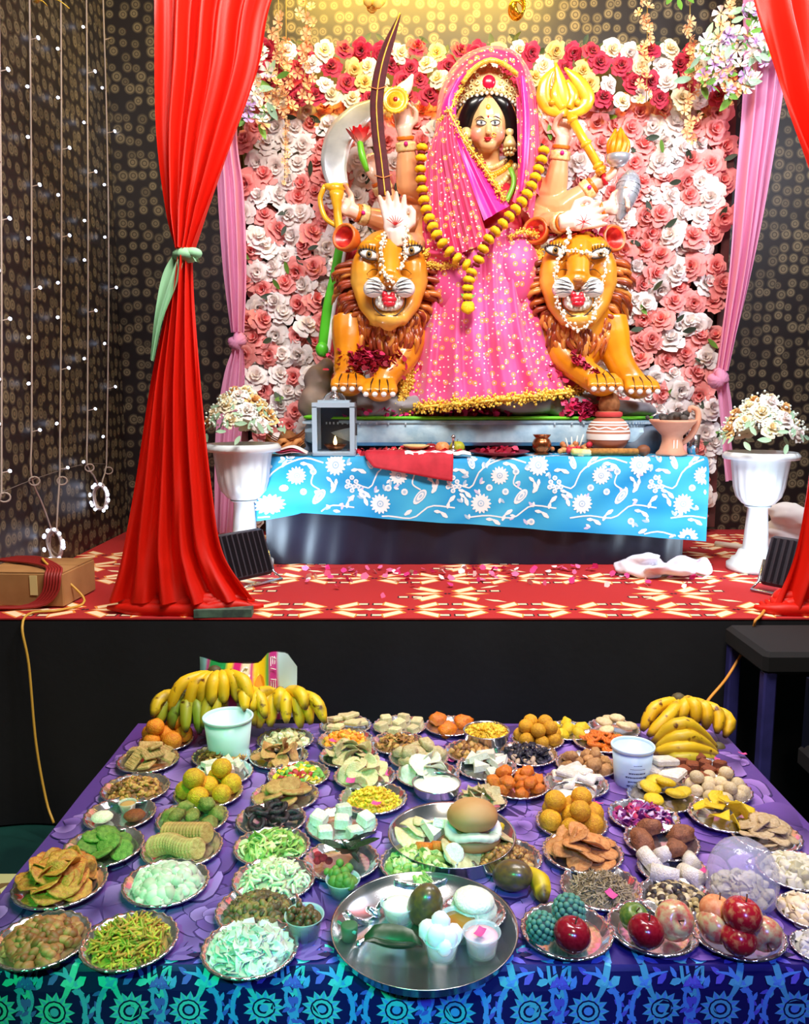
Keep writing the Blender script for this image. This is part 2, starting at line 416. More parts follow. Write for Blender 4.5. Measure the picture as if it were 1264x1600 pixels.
while py < 930:
    px = 384.0+(rows % 2)*17
    while px < 1142:
        qx, qy = px+RNG.normal()*4, py+RNG.normal()*4; p = P(qx, qy, WY+RNG.normal()*.012)
        if fx0 < p[0] < fx1 and p[2] > fzb+.08:
            key = 'pink' if ((int(px/31)+rows*2) % 4 < 2) ^ (RNG.random() < .22) else 'white'
            spin = RNG.random()*6; nrm = (RNG.normal()*.25, -1, RNG.normal()*.25+.1)
            sc = float(RNG.uniform(.078, .096))
            if hidden(qx, qy) or py > 700 or cnt >= 298:
                me = ROSE[key][0]; v = np.empty(len(me.vertices)*3); me.vertices.foreach_get('co', v); v = v.reshape(-1, 3)*sc
                R = np.array(face(nrm, spin)); cc = np.array(lin((250, 140, 136) if key == 'pink' else (250, 244, 240)))
                hid.add(v@R.T+p, [tuple(f.vertices) for f in me.polygons], np.tile(cc, (len(v), 1)))
            else:
                put('rose', ROSE[key][rows % 3], p, face(nrm, spin), sc, fw); cnt += 1
        px += 31.0
    py += 27.5; rows += 1
hid.build('rear_roses', m_pet, fw, kind='stuff')
for k in range(90):
    px, py = RNG.uniform(380, 1135), RNG.uniform(180, 700)
    if hidden(px, py): continue
    put('leaf', LEAFD if k % 4 else LEAFG, P(px, py, WY-.045), face((RNG.normal()*.4, -1, RNG.normal()*.4), RNG.random()*6), float(RNG.uniform(.03, .045)), fw)
# two butterfly ornaments pinned among the roses
for px, py in ((938, 176), (566, 178)):
    b = MB()
    for sx in (-1, 1):
        for a, ln in ((.6, .085), (-.7, .06)):
            c = P(px, py, WY-.1); pts = [c]
            for q in np.linspace(-.5, .5, 7): pts.append(c+np.array([sx*ln*math.cos(a+q)*(1.2-abs(q)), -.02*abs(q), ln*math.sin(a+q)*(1.2-abs(q))]))
            b.poly(pts)
    b.tube([P(px, py-9, WY-.1), P(px, py+9, WY-.1)], .006, 6)
    b.build('butterfly_ornament', M('butterfly', (200, 110, 105), (150, 60, 70), 30, rough=.5), smooth=False,
            label='dusty pink paper butterfly pinned on the roses '+('right of the idol' if px > 700 else 'behind the maroon sword'), cat='ornament')
# rose band along the top
rbnd = thing('rose_band', 'band of red, white and yellow roses along the top of the flower wall', 'flower band', ((fx0+fx1)/2, WY-.02, fzt-.32))
for r in range(4):
    for k in range(26):
        px, py = 386+k*30+(r % 2)*14+RNG.normal()*3, 80+r*24+RNG.normal()*3
        if px > 1142: continue
        mid = 520 < px < 930
        key = ['red', 'cream', 'white'][(k+r*2) % 3] if not mid else ['red', 'yellow', 'cream'][(k+r*2) % 3]
        if (k+r) % 2 and key != 'red' and RNG.random() < .5: key = 'red'
        put('rose', ROSE[key][(k+r) % 3], P(px, py, WY-.14+RNG.normal()*.01), face((RNG.normal()*.25, -1, RNG.normal()*.25), RNG.random()*6), float(RNG.uniform(.055, .068)), rbnd)
for k in range(46):
    put('leaf', LEAFD, P(395+k*16.2+RNG.normal()*4, 72+RNG.normal()*5 if k % 3 else 160, WY-.11), face((RNG.normal()*.3, -1, .3), RNG.random()*6), float(RNG.uniform(.03, .04)), rbnd)

# hanging strands of small peach blossom
def blossom_mesh(name, mat, base, deep):
    mb = MB(col=base)
    for i in range(5):
        a = 2*PI*i/5; G = np.zeros((3, 3, 3))
        for ti, t in enumerate((.08, .6, 1.0)):
            for ui, u in enumerate((-1, 0, 1)): G[ti, ui] = (t*math.cos(a+u*.55*(1-.3*t)), t*math.sin(a+u*.55*(1-.3*t)), .35*t*t+.1*abs(u))
        mb.grid(G, np.repeat(np.array([lin(deep), lin(base), lin(base)]), 3, 0))
    return mb.mesh(name, mat)
BLOS = {'peach': blossom_mesh('blossom', m_pet, (255, 206, 150), (240, 150, 80)), 'white': blossom_mesh('blossom', m_pet, (255, 252, 246), (240, 220, 160)), 'lilac': blossom_mesh('blossom', m_pet, (226, 190, 246), (180, 130, 210))}
for i, (px, y0, y1, d, where) in enumerate(((433, 22, 175, 4.85, 'leftmost, beside the red curtain'), (447, 60, 290, 4.88, 'long and thin, hanging low over pink roses'), (478, -10, 160, 4.84, 'thick, between the curtain and the maroon sword'),
                                            (1010, -10, 160, 4.84, 'beside the trident, reaching the rose band'), (1079, 30, 220, 4.84, 'short stemmed, left of the green corner bouquet'), (1140, -10, 170, 4.8, 'rightmost, in front of the corner bouquet'))):
    t = thing('blossom_strand', 'hanging strand of small peach blossoms, '+where, 'flower strand', P(px, y1, d), 'hanging blossom strands')
    pts = spl([P(px, -140, d), P(px+RNG.normal()*3, (y0+y1)/2-40, d), P(px+RNG.normal()*4, y1, d)], 20)
    MB().tube(pts, .003, 5).build('stem', M('stem_tan', (150, 130, 70), rough=.7), t)
    n = int((y1-y0)/8.5)
    for k in range(n):
        y = y0+(k+.5)*(y1-y0)/n; thin = i == 1 and y > 170
        put('blossom', BLOS['peach'], P(px+RNG.normal()*(3 if thin else 6), y, d-.02), face((RNG.normal()*.7, -1, RNG.normal()*.6), RNG.random()*6), float(RNG.uniform(.02, .03))*(0.7 if thin else 1.1), t)
# corner bouquet at the top right and a smaller one behind the left curtain
for nm, cx, cy, rx, ry, n, d in (('right', 1160, 70, 70, 75, 70, 4.72), ('left', 398, 130, 26, 70, 26, 4.75)):
    t = thing('corner_bouquet', 'leafy bouquet of pale blossoms '+('at the top right corner of the flower wall' if nm == 'right' else 'peeping out behind the left red curtain'), 'bouquet', P(cx, cy+ry, d), 'corner bouquets')
    for k in range(n):
        a, r = RNG.random()*2*PI, math.sqrt(RNG.random()); dx, dy = rx*r*math.cos(a), ry*r*math.sin(a)
        if nm == 'right': dx -= dy*.35
        p = P(cx+dx, cy+dy, d-.08*math.sqrt(max(0, 1-r*r))+RNG.normal()*.01)
        put('blossom', BLOS[('peach', 'white', 'lilac', 'white')[k % 4]], p, face((RNG.normal()*.6, -1, RNG.normal()*.6), RNG.random()*6), float(RNG.uniform(.028, .045)), t)
        put('leaf', (LEAFG, LEAFS)[k % 2], p+np.array([RNG.normal()*.03, .01, RNG.normal()*.03]), face((RNG.normal()*.6, -1, RNG.normal()*.6), RNG.random()*6), float(RNG.uniform(.03, .05)), t)
tw = thing('leaf_sprig', 'small green leaf sprig hanging at the top edge above the trident', 'leaf', P(1062, 12, 4.8))
for k, (px, py, a) in enumerate(((1050, -2, 2.6), (1060, 4, 3.3), (1071, -3, 3.8))): put('leaf', LEAFG, P(px, py-5, 4.8), face((0, -1, .2), a), .035, tw)
# gold foil ornaments hanging at the top
g = MB()
for k in range(3):
    a = np.linspace(0, 2*PI, 26); g.tube([P(806+k*3+11*math.cos(x)*(1-.15*k), 16+15*math.sin(x)-k*4, 4.75+.03*math.sin(x+k)) for x in a], .006, 6, flat=2.0)
g.tube([P(806, -60, 4.75), P(806, 4, 4.75)], .002, 5)
m_gold = M('gold_shiny', (240, 190, 50), rough=.22, metal=.9); m_goldp = M('gold_paint', (226, 160, 26), (250, 196, 50), 14, rough=.3, coat=.4)
g.build('foil_curl', m_gold, label='curled gold foil ribbon hanging at the top right of the veil', cat='ornament')
g = MB(); c = P(584, 6, 4.75)
for k in range(6): g.sph(c+RNG.normal(size=3)*.022, (.03, .025, .03), 8, 6)
g.tube([P(584, -80, 4.75), c], .003, 5); g.build('yellow_cloth_knot', M('yellow_cloth', (226, 190, 90), rough=.8), label='small yellow cloth knot hanging above the maroon sword', cat='knot')
g = MB()
for a, b in (((55, 4), (80, -6)), ((62, 2), (72, 8)), ((82, -2), (108, 13))): g.tube(spl([P(*a, 3.95), P((a[0]+b[0])/2, (a[1]+b[1])/2-3, 3.93), P(*b, 3.95)], 6), .012, 6, flat=.2)
g.tube([P(82, -60, 3.95), P(82, -2, 3.95)], .002, 5)
g.build('yellow_ribbon', M('ribbon_yellow', (240, 200, 70), rough=.4), label='loose yellow ribbon at the top left above the light strings', cat='ribbon')

# ================================================================ CURTAINS
m_red = m_translucent('red_satin', (236, 30, 8), .3, .5); m_pinkc = m_translucent('pink_voile', (248, 176, 216), .35, .7); m_mint = m_translucent('mint_cloth', (158, 214, 170), .2, .7)
t = thing('red_curtain', 'red satin curtain tied with mint cloth at the left of the stage', 'curtain', P(285, 955, 3.2), 'red stage curtains')
mb = MB(); cloth(mb, PP([(236, -170, 3.34), (246, 0, 3.3), (248, 200, 3.28), (262, 330, 3.26), (277, 392, 3.24)]), PP([(500, -170, 3.34), (428, 0, 3.3), (404, 120, 3.28), (345, 280, 3.26), (303, 392, 3.24)]), 60, 60, 5, .035, .05, jit=.5)
mb.build('upper_drape', m_red, t)
mb = MB(); cloth(mb, PP([(277, 404, 3.24), (262, 480, 3.24), (236, 600, 3.23), (212, 760, 3.22), (190, 880, 3.2), (172, 938, 3.19)]), PP([(303, 404, 3.24), (306, 480, 3.24), (318, 620, 3.23), (334, 760, 3.22), (352, 862, 3.21), (398, 935, 3.19)]), 70, 70, 5, .03, .05, ph=1, jit=.6)
mb.build('lower_drape', m_red, t)
mb = MB()
for k in range(7):
    y = 946-k*4+3*math.sin(k*2); pts = spl([P(168+k*9, y+4, 3.19+.012*k), P(230, y+12, 3.16+.01*k), P(300+RNG.normal()*8, y+6, 3.15+.01*k), P(360, y, 3.17+.01*k), P(412-k*7, y+2, 3.19+.012*k)], 24)
    pts[:, 2] = np.maximum(pts[:, 2]+RNG.normal(size=24)*.004, SZ+.026); mb.tube(pts, [.008, .03, .026, .03, .024, .008], 8)
mb.build('pooled_hem', m_red, t)
mb = MB(); kn = P(290, 399, 3.2)
mb.sph(kn, (.05, .045, .028), 14, 10); mb.sph(kn+np.array([.03, -.01, .005]), (.035, .03, .022), 12, 8)
cloth(mb, PP([(300, 392, 3.19), (309, 402, 3.18), (313, 410, 3.19)]), PP([(300, 398, 3.17), (303, 404, 3.17), (306, 409, 3.18)]), 6, 6, 1, .004)
cloth(mb, PP([(272, 396, 3.2), (255, 430, 3.19), (244, 490, 3.18), (236, 562, 3.18)]), PP([(288, 402, 3.17), (276, 445, 3.16), (255, 500, 3.16), (240, 565, 3.17)]), 12, 24, 2, .012)
mb.build('tieback', m_mint, t)
t = thing('red_curtain', 'red satin curtain at the right edge of the stage', 'curtain', P(1290, 970, 3.2), 'red stage curtains')
mb = MB(); cloth(mb, PP([(1148, -170, 3.34), (1177, 0, 3.3), (1205, 100, 3.28), (1240, 210, 3.26), (1300, 360, 3.24)]), PP([(1420, -170, 3.34), (1400, 0, 3.3), (1390, 100, 3.28), (1370, 210, 3.26), (1326, 360, 3.24)]), 60, 50, 5, .035, .05, ph=2, jit=.5)
mb.build('upper_drape', m_red, t)
mb = MB(); cloth(mb, PP([(1300, 372, 3.24), (1288, 560, 3.23), (1266, 720, 3.22), (1240, 860, 3.2), (1206, 946, 3.19)]), PP([(1326, 372, 3.24), (1330, 560, 3.23), (1340, 720, 3.22), (1360, 860, 3.2), (1372, 946, 3.19)]), 60, 60, 5, .03, .05, ph=.4, jit=.6)
mb.build('lower_drape', m_red, t)
mb = MB()
for k in range(6):
    y = 948-k*5; pts = spl([P(1178+k*9, y, 3.2+.012*k), P(1215, y+11, 3.16+.01*k), P(1270, y+8, 3.15+.01*k), P(1340, y+4, 3.17+.01*k)], 20)
    pts[:, 2] = np.maximum(pts[:, 2]+RNG.normal(size=20)*.004, SZ+.026); mb.tube(pts, [.008, .028, .026, .028, .012], 8)
mb.build('pooled_hem', m_red, t)
mb = MB(); mb.sph(P(1313, 366, 3.22), (.05, .045, .03), 14, 10); mb.build('tieback', m_mint, t)

def knot(mb, px, py, d, r):
    c = P(px, py, d)
    for k in range(4):
        a = np.linspace(0, 2*PI, 16); q = .5*k; mb.tube([c+r*np.array([math.cos(x)*math.cos(q), math.sin(x)*.8, math.cos(x)*math.sin(q)+.25*math.sin(x)])*.75 for x in a], r*.5, 8)
t = thing('pink_drape', 'pink voile drape knotted low at the left of the flower wall', 'drape', P(358, 840, 4.85), 'pink side drapes')
mb = MB(); cloth(mb, PP([(322, -60, 4.9), (338, 190, 4.88), (342, 300, 4.87), (350, 420, 4.86), (362, 520, 4.85)]), PP([(392, -60, 4.9), (372, 190, 4.88), (382, 300, 4.87), (386, 420, 4.86), (382, 520, 4.85)]), 40, 50, 3, .03, .05, ph=.5)
mb.build('upper_drape', m_pinkc, t); mb = MB(); knot(mb, 371, 533, 4.82, .045); mb.build('knot', m_pinkc, t)
mb = MB(); cloth(mb, PP([(364, 545, 4.85), (350, 590, 4.85), (338, 680, 4.85), (336, 832, 4.85)]), PP([(381, 545, 4.85), (383, 590, 4.85), (378, 680, 4.85), (364, 832, 4.85)]), 30, 30, 3, .02, .03)
mb.build('lower_drape', m_pinkc, t)
t = thing('pink_drape', 'pink voile drape knotted round the post at the right of the flower wall', 'drape', P(1130, 720, 4.85), 'pink side drapes')
mb = MB(); cloth(mb, PP([(1160, -60, 4.9), (1160, 130, 4.88), (1148, 280, 4.87), (1138, 420, 4.86), (1118, 580, 4.84)]), PP([(1240, -60, 4.9), (1222, 130, 4.88), (1196, 300, 4.87), (1168, 440, 4.86), (1134, 580, 4.84)]), 40, 50, 4, .03, .05, ph=2)
mb.build('upper_drape', m_pinkc, t); mb = MB(); knot(mb, 1122, 592, 4.8, .05); mb.build('knot', m_pinkc, t)
mb = MB(); cloth(mb, PP([(1118, 600, 4.84), (1122, 640, 4.84), (1126, 690, 4.84), (1132, 752, 4.84)]), PP([(1138, 590, 4.84), (1144, 640, 4.84), (1142, 690, 4.84), (1152, 748, 4.84)]), 20, 24, 2, .02, .03)
mb.build('lower_drape', m_pinkc, t)

# ================================================================ URN PEDESTALS
m_urn = M('white_plastic', (228, 240, 246), rough=.3, coat=.3)
def urn(cx, base_y, d, label, flabel, top_px):
    b = P(cx, base_y, d); b[2] = SZ+.0075; k = .62/.62
    t = thing('pedestal_urn', label, 'urn', b, 'white pedestal urns')
    H = P(cx, top_px, d)[2]-b[2]; s = H/.64
    def L(pr, nm, seg=40, fl=None): MB().lathe([(r*s, z*s) for r, z in pr], seg, b, flute=fl).build(nm, m_urn, t)
    L([(.0, 0), (.142, 0), (.145, .012), (.145, .035), (.125, .05), (.12, .065), (.1, .075), (.085, .11), (.07, .115), (0, .115)], 'base')
    L([(.07, .112), (.066, .13), (.058, .25), (.052, .34), (.066, .345), (.07, .352), (0, .353)], 'column', 24)
    L([(.0, .35), (.06, .352), (.085, .365), (.113, .4), (.128, .45), (.135, .51), (.142, .56), (.15, .6), (.15, .605), (.0, .605)], 'bowl', 72, (18, .025, 3, 6))
    L([(.15, .6), (.19, .603), (.194, .622), (.182, .64), (.165, .64), (.15, .62), (.0, .615)], 'rim', 64, (32, .012, 1, 2))
    top = b+np.array([0, 0, .64*s])
    f = thing('flower_arrangement', flabel, 'flowers', top+np.array([0, 0, -.02]), 'bouquets in the white urns')
    for q in range(20):
        a = q*2.4; r = .16*math.sqrt((q+.5)/20); h = .22*(1-(r/.18)**2)+.03
        n = (math.cos(a)*r*6, math.sin(a)*r*6-.35, .7)
        put('rose', ROSE[('cream', 'gold', 'white', 'cream')[q % 4]][q % 3], top+np.array([r*math.cos(a), r*math.sin(a), h]), face(n, q), float(RNG.uniform(.045, .062)), f)
    for q in range(60):
        a = q*2.4; r = .19*math.sqrt((q+.5)/60)+.02; h = .2*(1-(r/.22)**2)+.02
        put('leaf', LEAFS, top+np.array([r*math.cos(a), r*math.sin(a), h]), face((math.cos(a)*r*6, math.sin(a)*r*6-.3, .6), q*1.7), float(RNG.uniform(.02, .034)), f)
    sm = MB()
    for q in range(220):
        a = RNG.random()*2*PI; r = .2*math.sqrt(RNG.random()); h = .23*(1-(r/.23)**2)+.03+RNG.normal()*.012
        sm.sph(top+np.array([r*math.cos(a), r*math.sin(a), h]), .006, 5, 4)
    sm.build('filler_buds', M('filler_bud', (226, 244, 236), rough=.6), f, kind='stuff')
urn(384, 884, 4.06, 'white fluted pedestal urn left of the altar table', 'cream rose arrangement in the urn left of the altar', 693)
urn(1178, 892, 3.99, 'white fluted pedestal urn right of the altar table', 'cream rose arrangement in the urn right of the altar', 706)
# ================================================================ ALTAR TABLE AND CLOTH
AZ, AY = 1.385, 4.12
t = thing('altar_table', 'low altar table boxed in black cloth under the blue flowered cloth', 'table', (.36, AY+.4, SZ+.0075))
MB().box((.36, AY+.39, AZ-.015), (2.08, .76, .03)).build('tabletop', M('stage_wood'), t, smooth=False)
G = np.zeros((16, 120, 3))
for i in range(16):
    for j in range(120):
        s = j/119; tt = i/15
        x = -.68+2.07*s
        G[i, j] = (x-.02*tt*(1-s), AY+.015-.012*tt-.006*math.sin(40*s+tt)-.004*math.sin(97*s+3*tt)*tt, AZ-.031-(AZ-.03-SZ-.009)*tt)
MB().grid(G).build('front_cloth', M('navy_cloth', (24, 30, 50), (16, 20, 38), 4, rough=.38), t)
for x in (-.69, 1.4):
    MB().box((x, AY+.4, (AZ-.03+SZ+.01)/2), (.02, .74, AZ-.03-SZ-.012)).build('side_cloth', M('navy_cloth'), t, smooth=False)
# printed cloth
W0, W1 = -.70, 1.50
def acl(u, v):
    """u along the width in metres, v: 0 at table front edge, negative on top, positive hanging"""
    x = W0+u; drop_w = .012*math.sin(u*9+1)+.006*math.sin(u*23)
    if v <= 0: return np.array([x, AY-.005-v, AZ+.004])
    k = min(1, v/.06)
    side = max(0, 1-u/.16); return np.array([x-side*.12*v/.3, AY-.02*k-.01-drop_w*min(1, v/.15)-.02*side*v, AZ+.004-v+.006*(1-k)])
def acn(v): return np.array([0, 0, 1.0]) if v <= 0 else np.array([0, -1.0, .15])
def vmax(u): return .262+.155*(u/(W1-W0))+(.05*max(0, 1-abs(u-.05)/.14))
mb = MB(); nu, nv = 130, 30; G = np.zeros((nv, nu, 3)); Cc = np.zeros((nv*nu, 3))
blue1, blue2 = np.array(lin((16, 150, 216))), np.array(lin((70, 190, 236)))
for i in range(nv):
    for j in range(nu):
        u = (W1-W0)*j/(nu-1); q = i/(nv-1); v = -.70+(.70)*(q/.35) if q < .35 else (q-.35)/.65*vmax(u)
        G[i, j] = acl(u, v); n = .5+.5*math.sin(u*14+3*math.sin(v*11+u*3))*math.sin(v*17+u*5); Cc[i*nu+j] = blue1+(blue2-blue1)*n
mb.grid(G, Cc)
WHT, PBL, LIL = (240, 246, 250), (170, 205, 232), (206, 206, 240)
def pr(pts, col, lay=1):
    if all(-.7 < v < vmax(min(max(u, 0), W1-W0))-.002 and 0.005 < u < W1-W0-.005 for u, v in pts):
        mb.poly([acl(u, v)+acn(v)*(.0012+.0005*lay) for u, v in pts], col)
def petal(cx, cy, a, l0, l1, wd, col, lay=1):
    c, s = math.cos(a), math.sin(a)
    pr([(cx+c*x-s*y, cy+s*x+c*y) for x, y in ((l0, -wd*.4), ((l0+l1)*.5, -wd), (l1*.9, -wd*.5), (l1, 0), (l1*.9, wd*.5), ((l0+l1)*.5, wd), (l0, wd*.4))], col, lay)
def disc(cx, cy, r, col, lay=2, n=10): pr([(cx+r*math.cos(a), cy+r*math.sin(a)) for a in np.linspace(0, 2*PI, n+1)[:-1]], col, lay)
def daisy(cx, cy, r):
    for k in range(15): petal(cx, cy, k*2*PI/15, r*.3, r, r*.17, WHT)
    disc(cx, cy, r*.33, PBL); disc(cx, cy, r*.22, WHT, 3); disc(cx, cy, r*.1, PBL, 4)
def vine(pts, w=.0045):
    q = spl([(x, y, 0) for x, y in pts], 14)[:, :2]
    for a, b in zip(q[:-1], q[1:]):
        d = b-a; n = np.array([-d[1], d[0]])/(np.linalg.norm(d)+1e-9)*w/2*1.6; pr([a-n, b-n, b+n, a+n], WHT, 0)
def paisley(cx, cy, r, a):
    def shp(k): return [(cx+k*r*(.62*math.sin(q)*math.cos(a)-(1.15*math.cos(q)+.0)*math.sin(a)*(1 if math.cos(q) < 0 else 1.35)), cy+k*r*(.62*math.sin(q)*math.sin(a)+(1.15*math.cos(q))*math.cos(a)*(1 if math.cos(q) < 0 else 1.35))) for q in np.linspace(0, 2*PI, 15)[:-1]]
    pr(shp(1), WHT, 1); pr(shp(.72), PBL, 2); pr(shp(.52), WHT, 3); pr(shp(.25), PBL, 4)
tile = .50
for k in range(-1, 6):
    for m_ in range(-3, 2):
        ox, oy = k*tile+(m_ % 2)*.25, m_*.36
        daisy(ox+.08, oy+.23, .052); daisy(ox+.17, oy+.09, .046); daisy(ox+.36, oy+.04, .052)
        paisley(ox+.28, oy+.19, .034, .7); paisley(ox+.03, oy+.03, .026, 2.8)
        vine([(ox+.02, oy+.30), (ox+.12, oy+.29), (ox+.24, oy+.30), (ox+.33, oy+.24), (ox+.45, oy+.25)]); vine([(ox-.04, oy+.13), (ox+.03, oy+.15), (ox+.08, oy+.06), (ox+.2, oy+.01), (ox+.3, oy+.03)])
        vine([(ox+.25, oy+.08), (ox+.24, oy+.13), (ox+.28, oy+.16)])
        for q, (x, y) in enumerate(((.42, .12), (.44, .1), (.46, .12), (.43, .14), (.45, .145), (.44, .165), (.415, .145), (.47, .145))): disc(ox+x, oy+y, .0125, WHT, 1, 8); disc(ox+x, oy+y, .006, PBL, 2, 6)
        for x, y, a in ((.14, .31, .6), (.2, .285, -.6), (.38, .27, .7), (.42, .22, -.8), (.12, .02, -.5), (.22, .035, .6), (.0, .17, .8), (.47, .06, .4), (.5, .2, 1.2), (.36, .14, 2.2), (.34, .12, 1.3)):
            petal(ox+x, oy+y, a, 0, .045, .011, WHT if q % 2 else LIL); petal(ox+x, oy+y, a+2.6, 0, .035, .009, WHT)
        for q in range(16):
            x, y, a = RNG.uniform(0, .5), RNG.uniform(0, .36), RNG.random()*6; petal(ox+x, oy+y, a, 0, .034, .008, LIL if q % 2 else PBL, 0); petal(ox+x, oy+y, a+.8, 0, .026, .007, WHT, 0)
        for x, y in ((.25, .07), (.2, .17), (.12, .15), (.33, .32)): disc(ox+x, oy+y, .017, WHT, 1, 10); disc(ox+x, oy+y, .008, PBL, 2, 8)
mb.build('altar_cloth', M('printed_cotton', vcol=True, rough=.75, bump=.1, bscale=300), label='bright blue altar cloth printed with white daisies and paisleys', cat='tablecloth')

# ================================================================ IDOL PLINTH
PZ = 1.58
pt_ = thing('idol_plinth', 'pale blue carved plinth with lime green rim under the idol', 'plinth', (.39, 4.62, AZ+.006))
def pl_ring(z, out, wav=0.0, n=120):
    pts = []
    for j in range(n):
        a = 2*PI*j/n; ca, sa = math.cos(a), math.sin(a)
        ex = .30; x = abs(ca)**ex*np.sign(ca)*(.90+out); y = abs(sa)**ex*np.sign(sa)*(.27+out)
        pts.append((.39+x, 4.61+y, z+wav*math.sin(a*60)))
    return pts
mb = MB(); mb.grid([pl_ring(AZ+.0065, -.1), pl_ring(1.43, -.1)], closed=True); mb.build('foot', M('plinth_dark', (30, 28, 38), rough=.8), pt_, smooth=False)
mb = MB(); mb.grid([pl_ring(1.43, -.1), pl_ring(1.43, -.02, .007), pl_ring(1.45, .02, .004), pl_ring(1.50, .03), pl_ring(1.54, .015), pl_ring(1.55, .025), pl_ring(1.562, .025), pl_ring(1.565, .01)], closed=True)
mb.build('carved_band', M('plinth_blue', (186, 216, 234), (150, 186, 212), 14, rough=.5, bump=.4, bscale=50), pt_, autos=35)
mb = MB()
for a, b, c in zip(pl_ring(1.553, .03), pl_ring(1.545, .031), range(120)): mb.box(((np.array(a)+np.array(b))/2), (.008, .008, .012))
mb.build('bead_row', M('plinth_bead', (190, 214, 232), rough=.5), pt_, smooth=False)
mb = MB(); mb.grid([pl_ring(1.565, .01), pl_ring(1.57, .03), pl_ring(1.582, .028), pl_ring(1.584, .0), pl_ring(1.584, -.2), pl_ring(1.584, -.29)], closed=True); mb.build('green_rim', M('lime_paint', (120, 220, 30), (90, 190, 40), 20, rough=.6), pt_)
m_rock = M('rock_grey', (172, 176, 184), (130, 128, 132), 5, rough=.6, bump=.4, bscale=14); m_rockb = M('rock_brown', (140, 120, 108), (100, 88, 84), 6, rough=.6, bump=.4, bscale=14)
def rock(name, cells, mat, label):
    mb = MB()
    for px, py, d, r in cells: mb.sph(P(px, py, d), r, 14, 10, fn=lambda v: 1+.08*np.sin(v[:, 0]*5+px)*np.cos(v[:, 2]*4+py)+.05*np.sin(v[:, 1]*9))
    f = fuse(mb, .014, 4); f.build(name, mat, label=label, cat='rock', group='sculpted rocks of the idol base')
rock('rock', [(560, 628, 4.5, (.2, .12, .07)), (640, 632, 4.45, (.2, .14, .06)), (590, 645, 4.42, (.22, .1, .045)), (690, 640, 4.5, (.2, .14, .06))], m_rock, 'grey sculpted rock under the paws of the left lion')
rock('rock', [(820, 632, 4.42, (.2, .11, .065)), (900, 634, 4.45, (.2, .14, .07)), (980, 640, 4.5, (.16, .16, .05)), (760, 640, 4.5, (.15, .14, .06))], m_rock, 'grey white sculpted rock under the paws of the right lion')
rock('rock', [(497, 596, 4.72, (.08, .09, .09)), (490, 630, 4.7, (.09, .1, .1)), (508, 640, 4.7, (.09, .1, .09)), (510, 575, 4.74, (.05, .06, .06))], m_rockb, 'brown rounded rock at the left end of the plinth')
rock('rock', [(488, 690, 4.5, (.05, .08, .1)), (480, 705, 4.48, (.05, .08, .05))], M('rock_blue', (96, 112, 132), (70, 84, 104), 8, rough=.6), 'blue grey rock lump beside the glass lantern')
rock('rock', [(1005, 690, 4.42, (.1, .1, .1)), (1030, 680, 4.45, (.06, .08, .12)), (985, 700, 4.4, (.09, .08, .06))], M('rock_blue'), 'blue grey rock between the striped clay pot and the incense burner')

# ================================================================ THE LIONS
m_fur = M('lion_paint', vcol=True, rough=.32, coat=.35, col2=(235, 215, 200), scale=7)
m_mane = M('mane_paint', vcol=True, rough=.35, coat=.2)
m_line = M('dark_paint_line', (56, 34, 26), rough=.4); m_white = M('white_gloss', (246, 246, 242), rough=.3, coat=.3); m_mouth = M('mouth_red', (196, 18, 40), (226, 50, 66), 30, rough=.25, coat=.4)
def paint_fur(f, cx):
    v = np.vstack(f.V); base = np.array(lin((232, 152, 24))); lt = np.array(lin((246, 200, 96))); dk = np.array(lin((190, 96, 20)))
    c = np.tile(base, (len(v), 1))
    chin = P(cx, 492, 4.2); k = np.clip(1-np.linalg.norm((v-chin)*np.array([1, 1, 1.0]), axis=1)/.2, 0, 1)[:, None]; c = c*(1-k)+lt*k
    for sx in (-1, 1):
        ck = P(cx+sx*44, 440, 4.27); k = np.clip(1-np.linalg.norm(v-ck, axis=1)/.1, 0, 1)[:, None]*.7; c = c*(1-k)+lt*k
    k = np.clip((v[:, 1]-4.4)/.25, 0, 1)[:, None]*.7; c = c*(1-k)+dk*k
    f.C = [c]; f.used = True
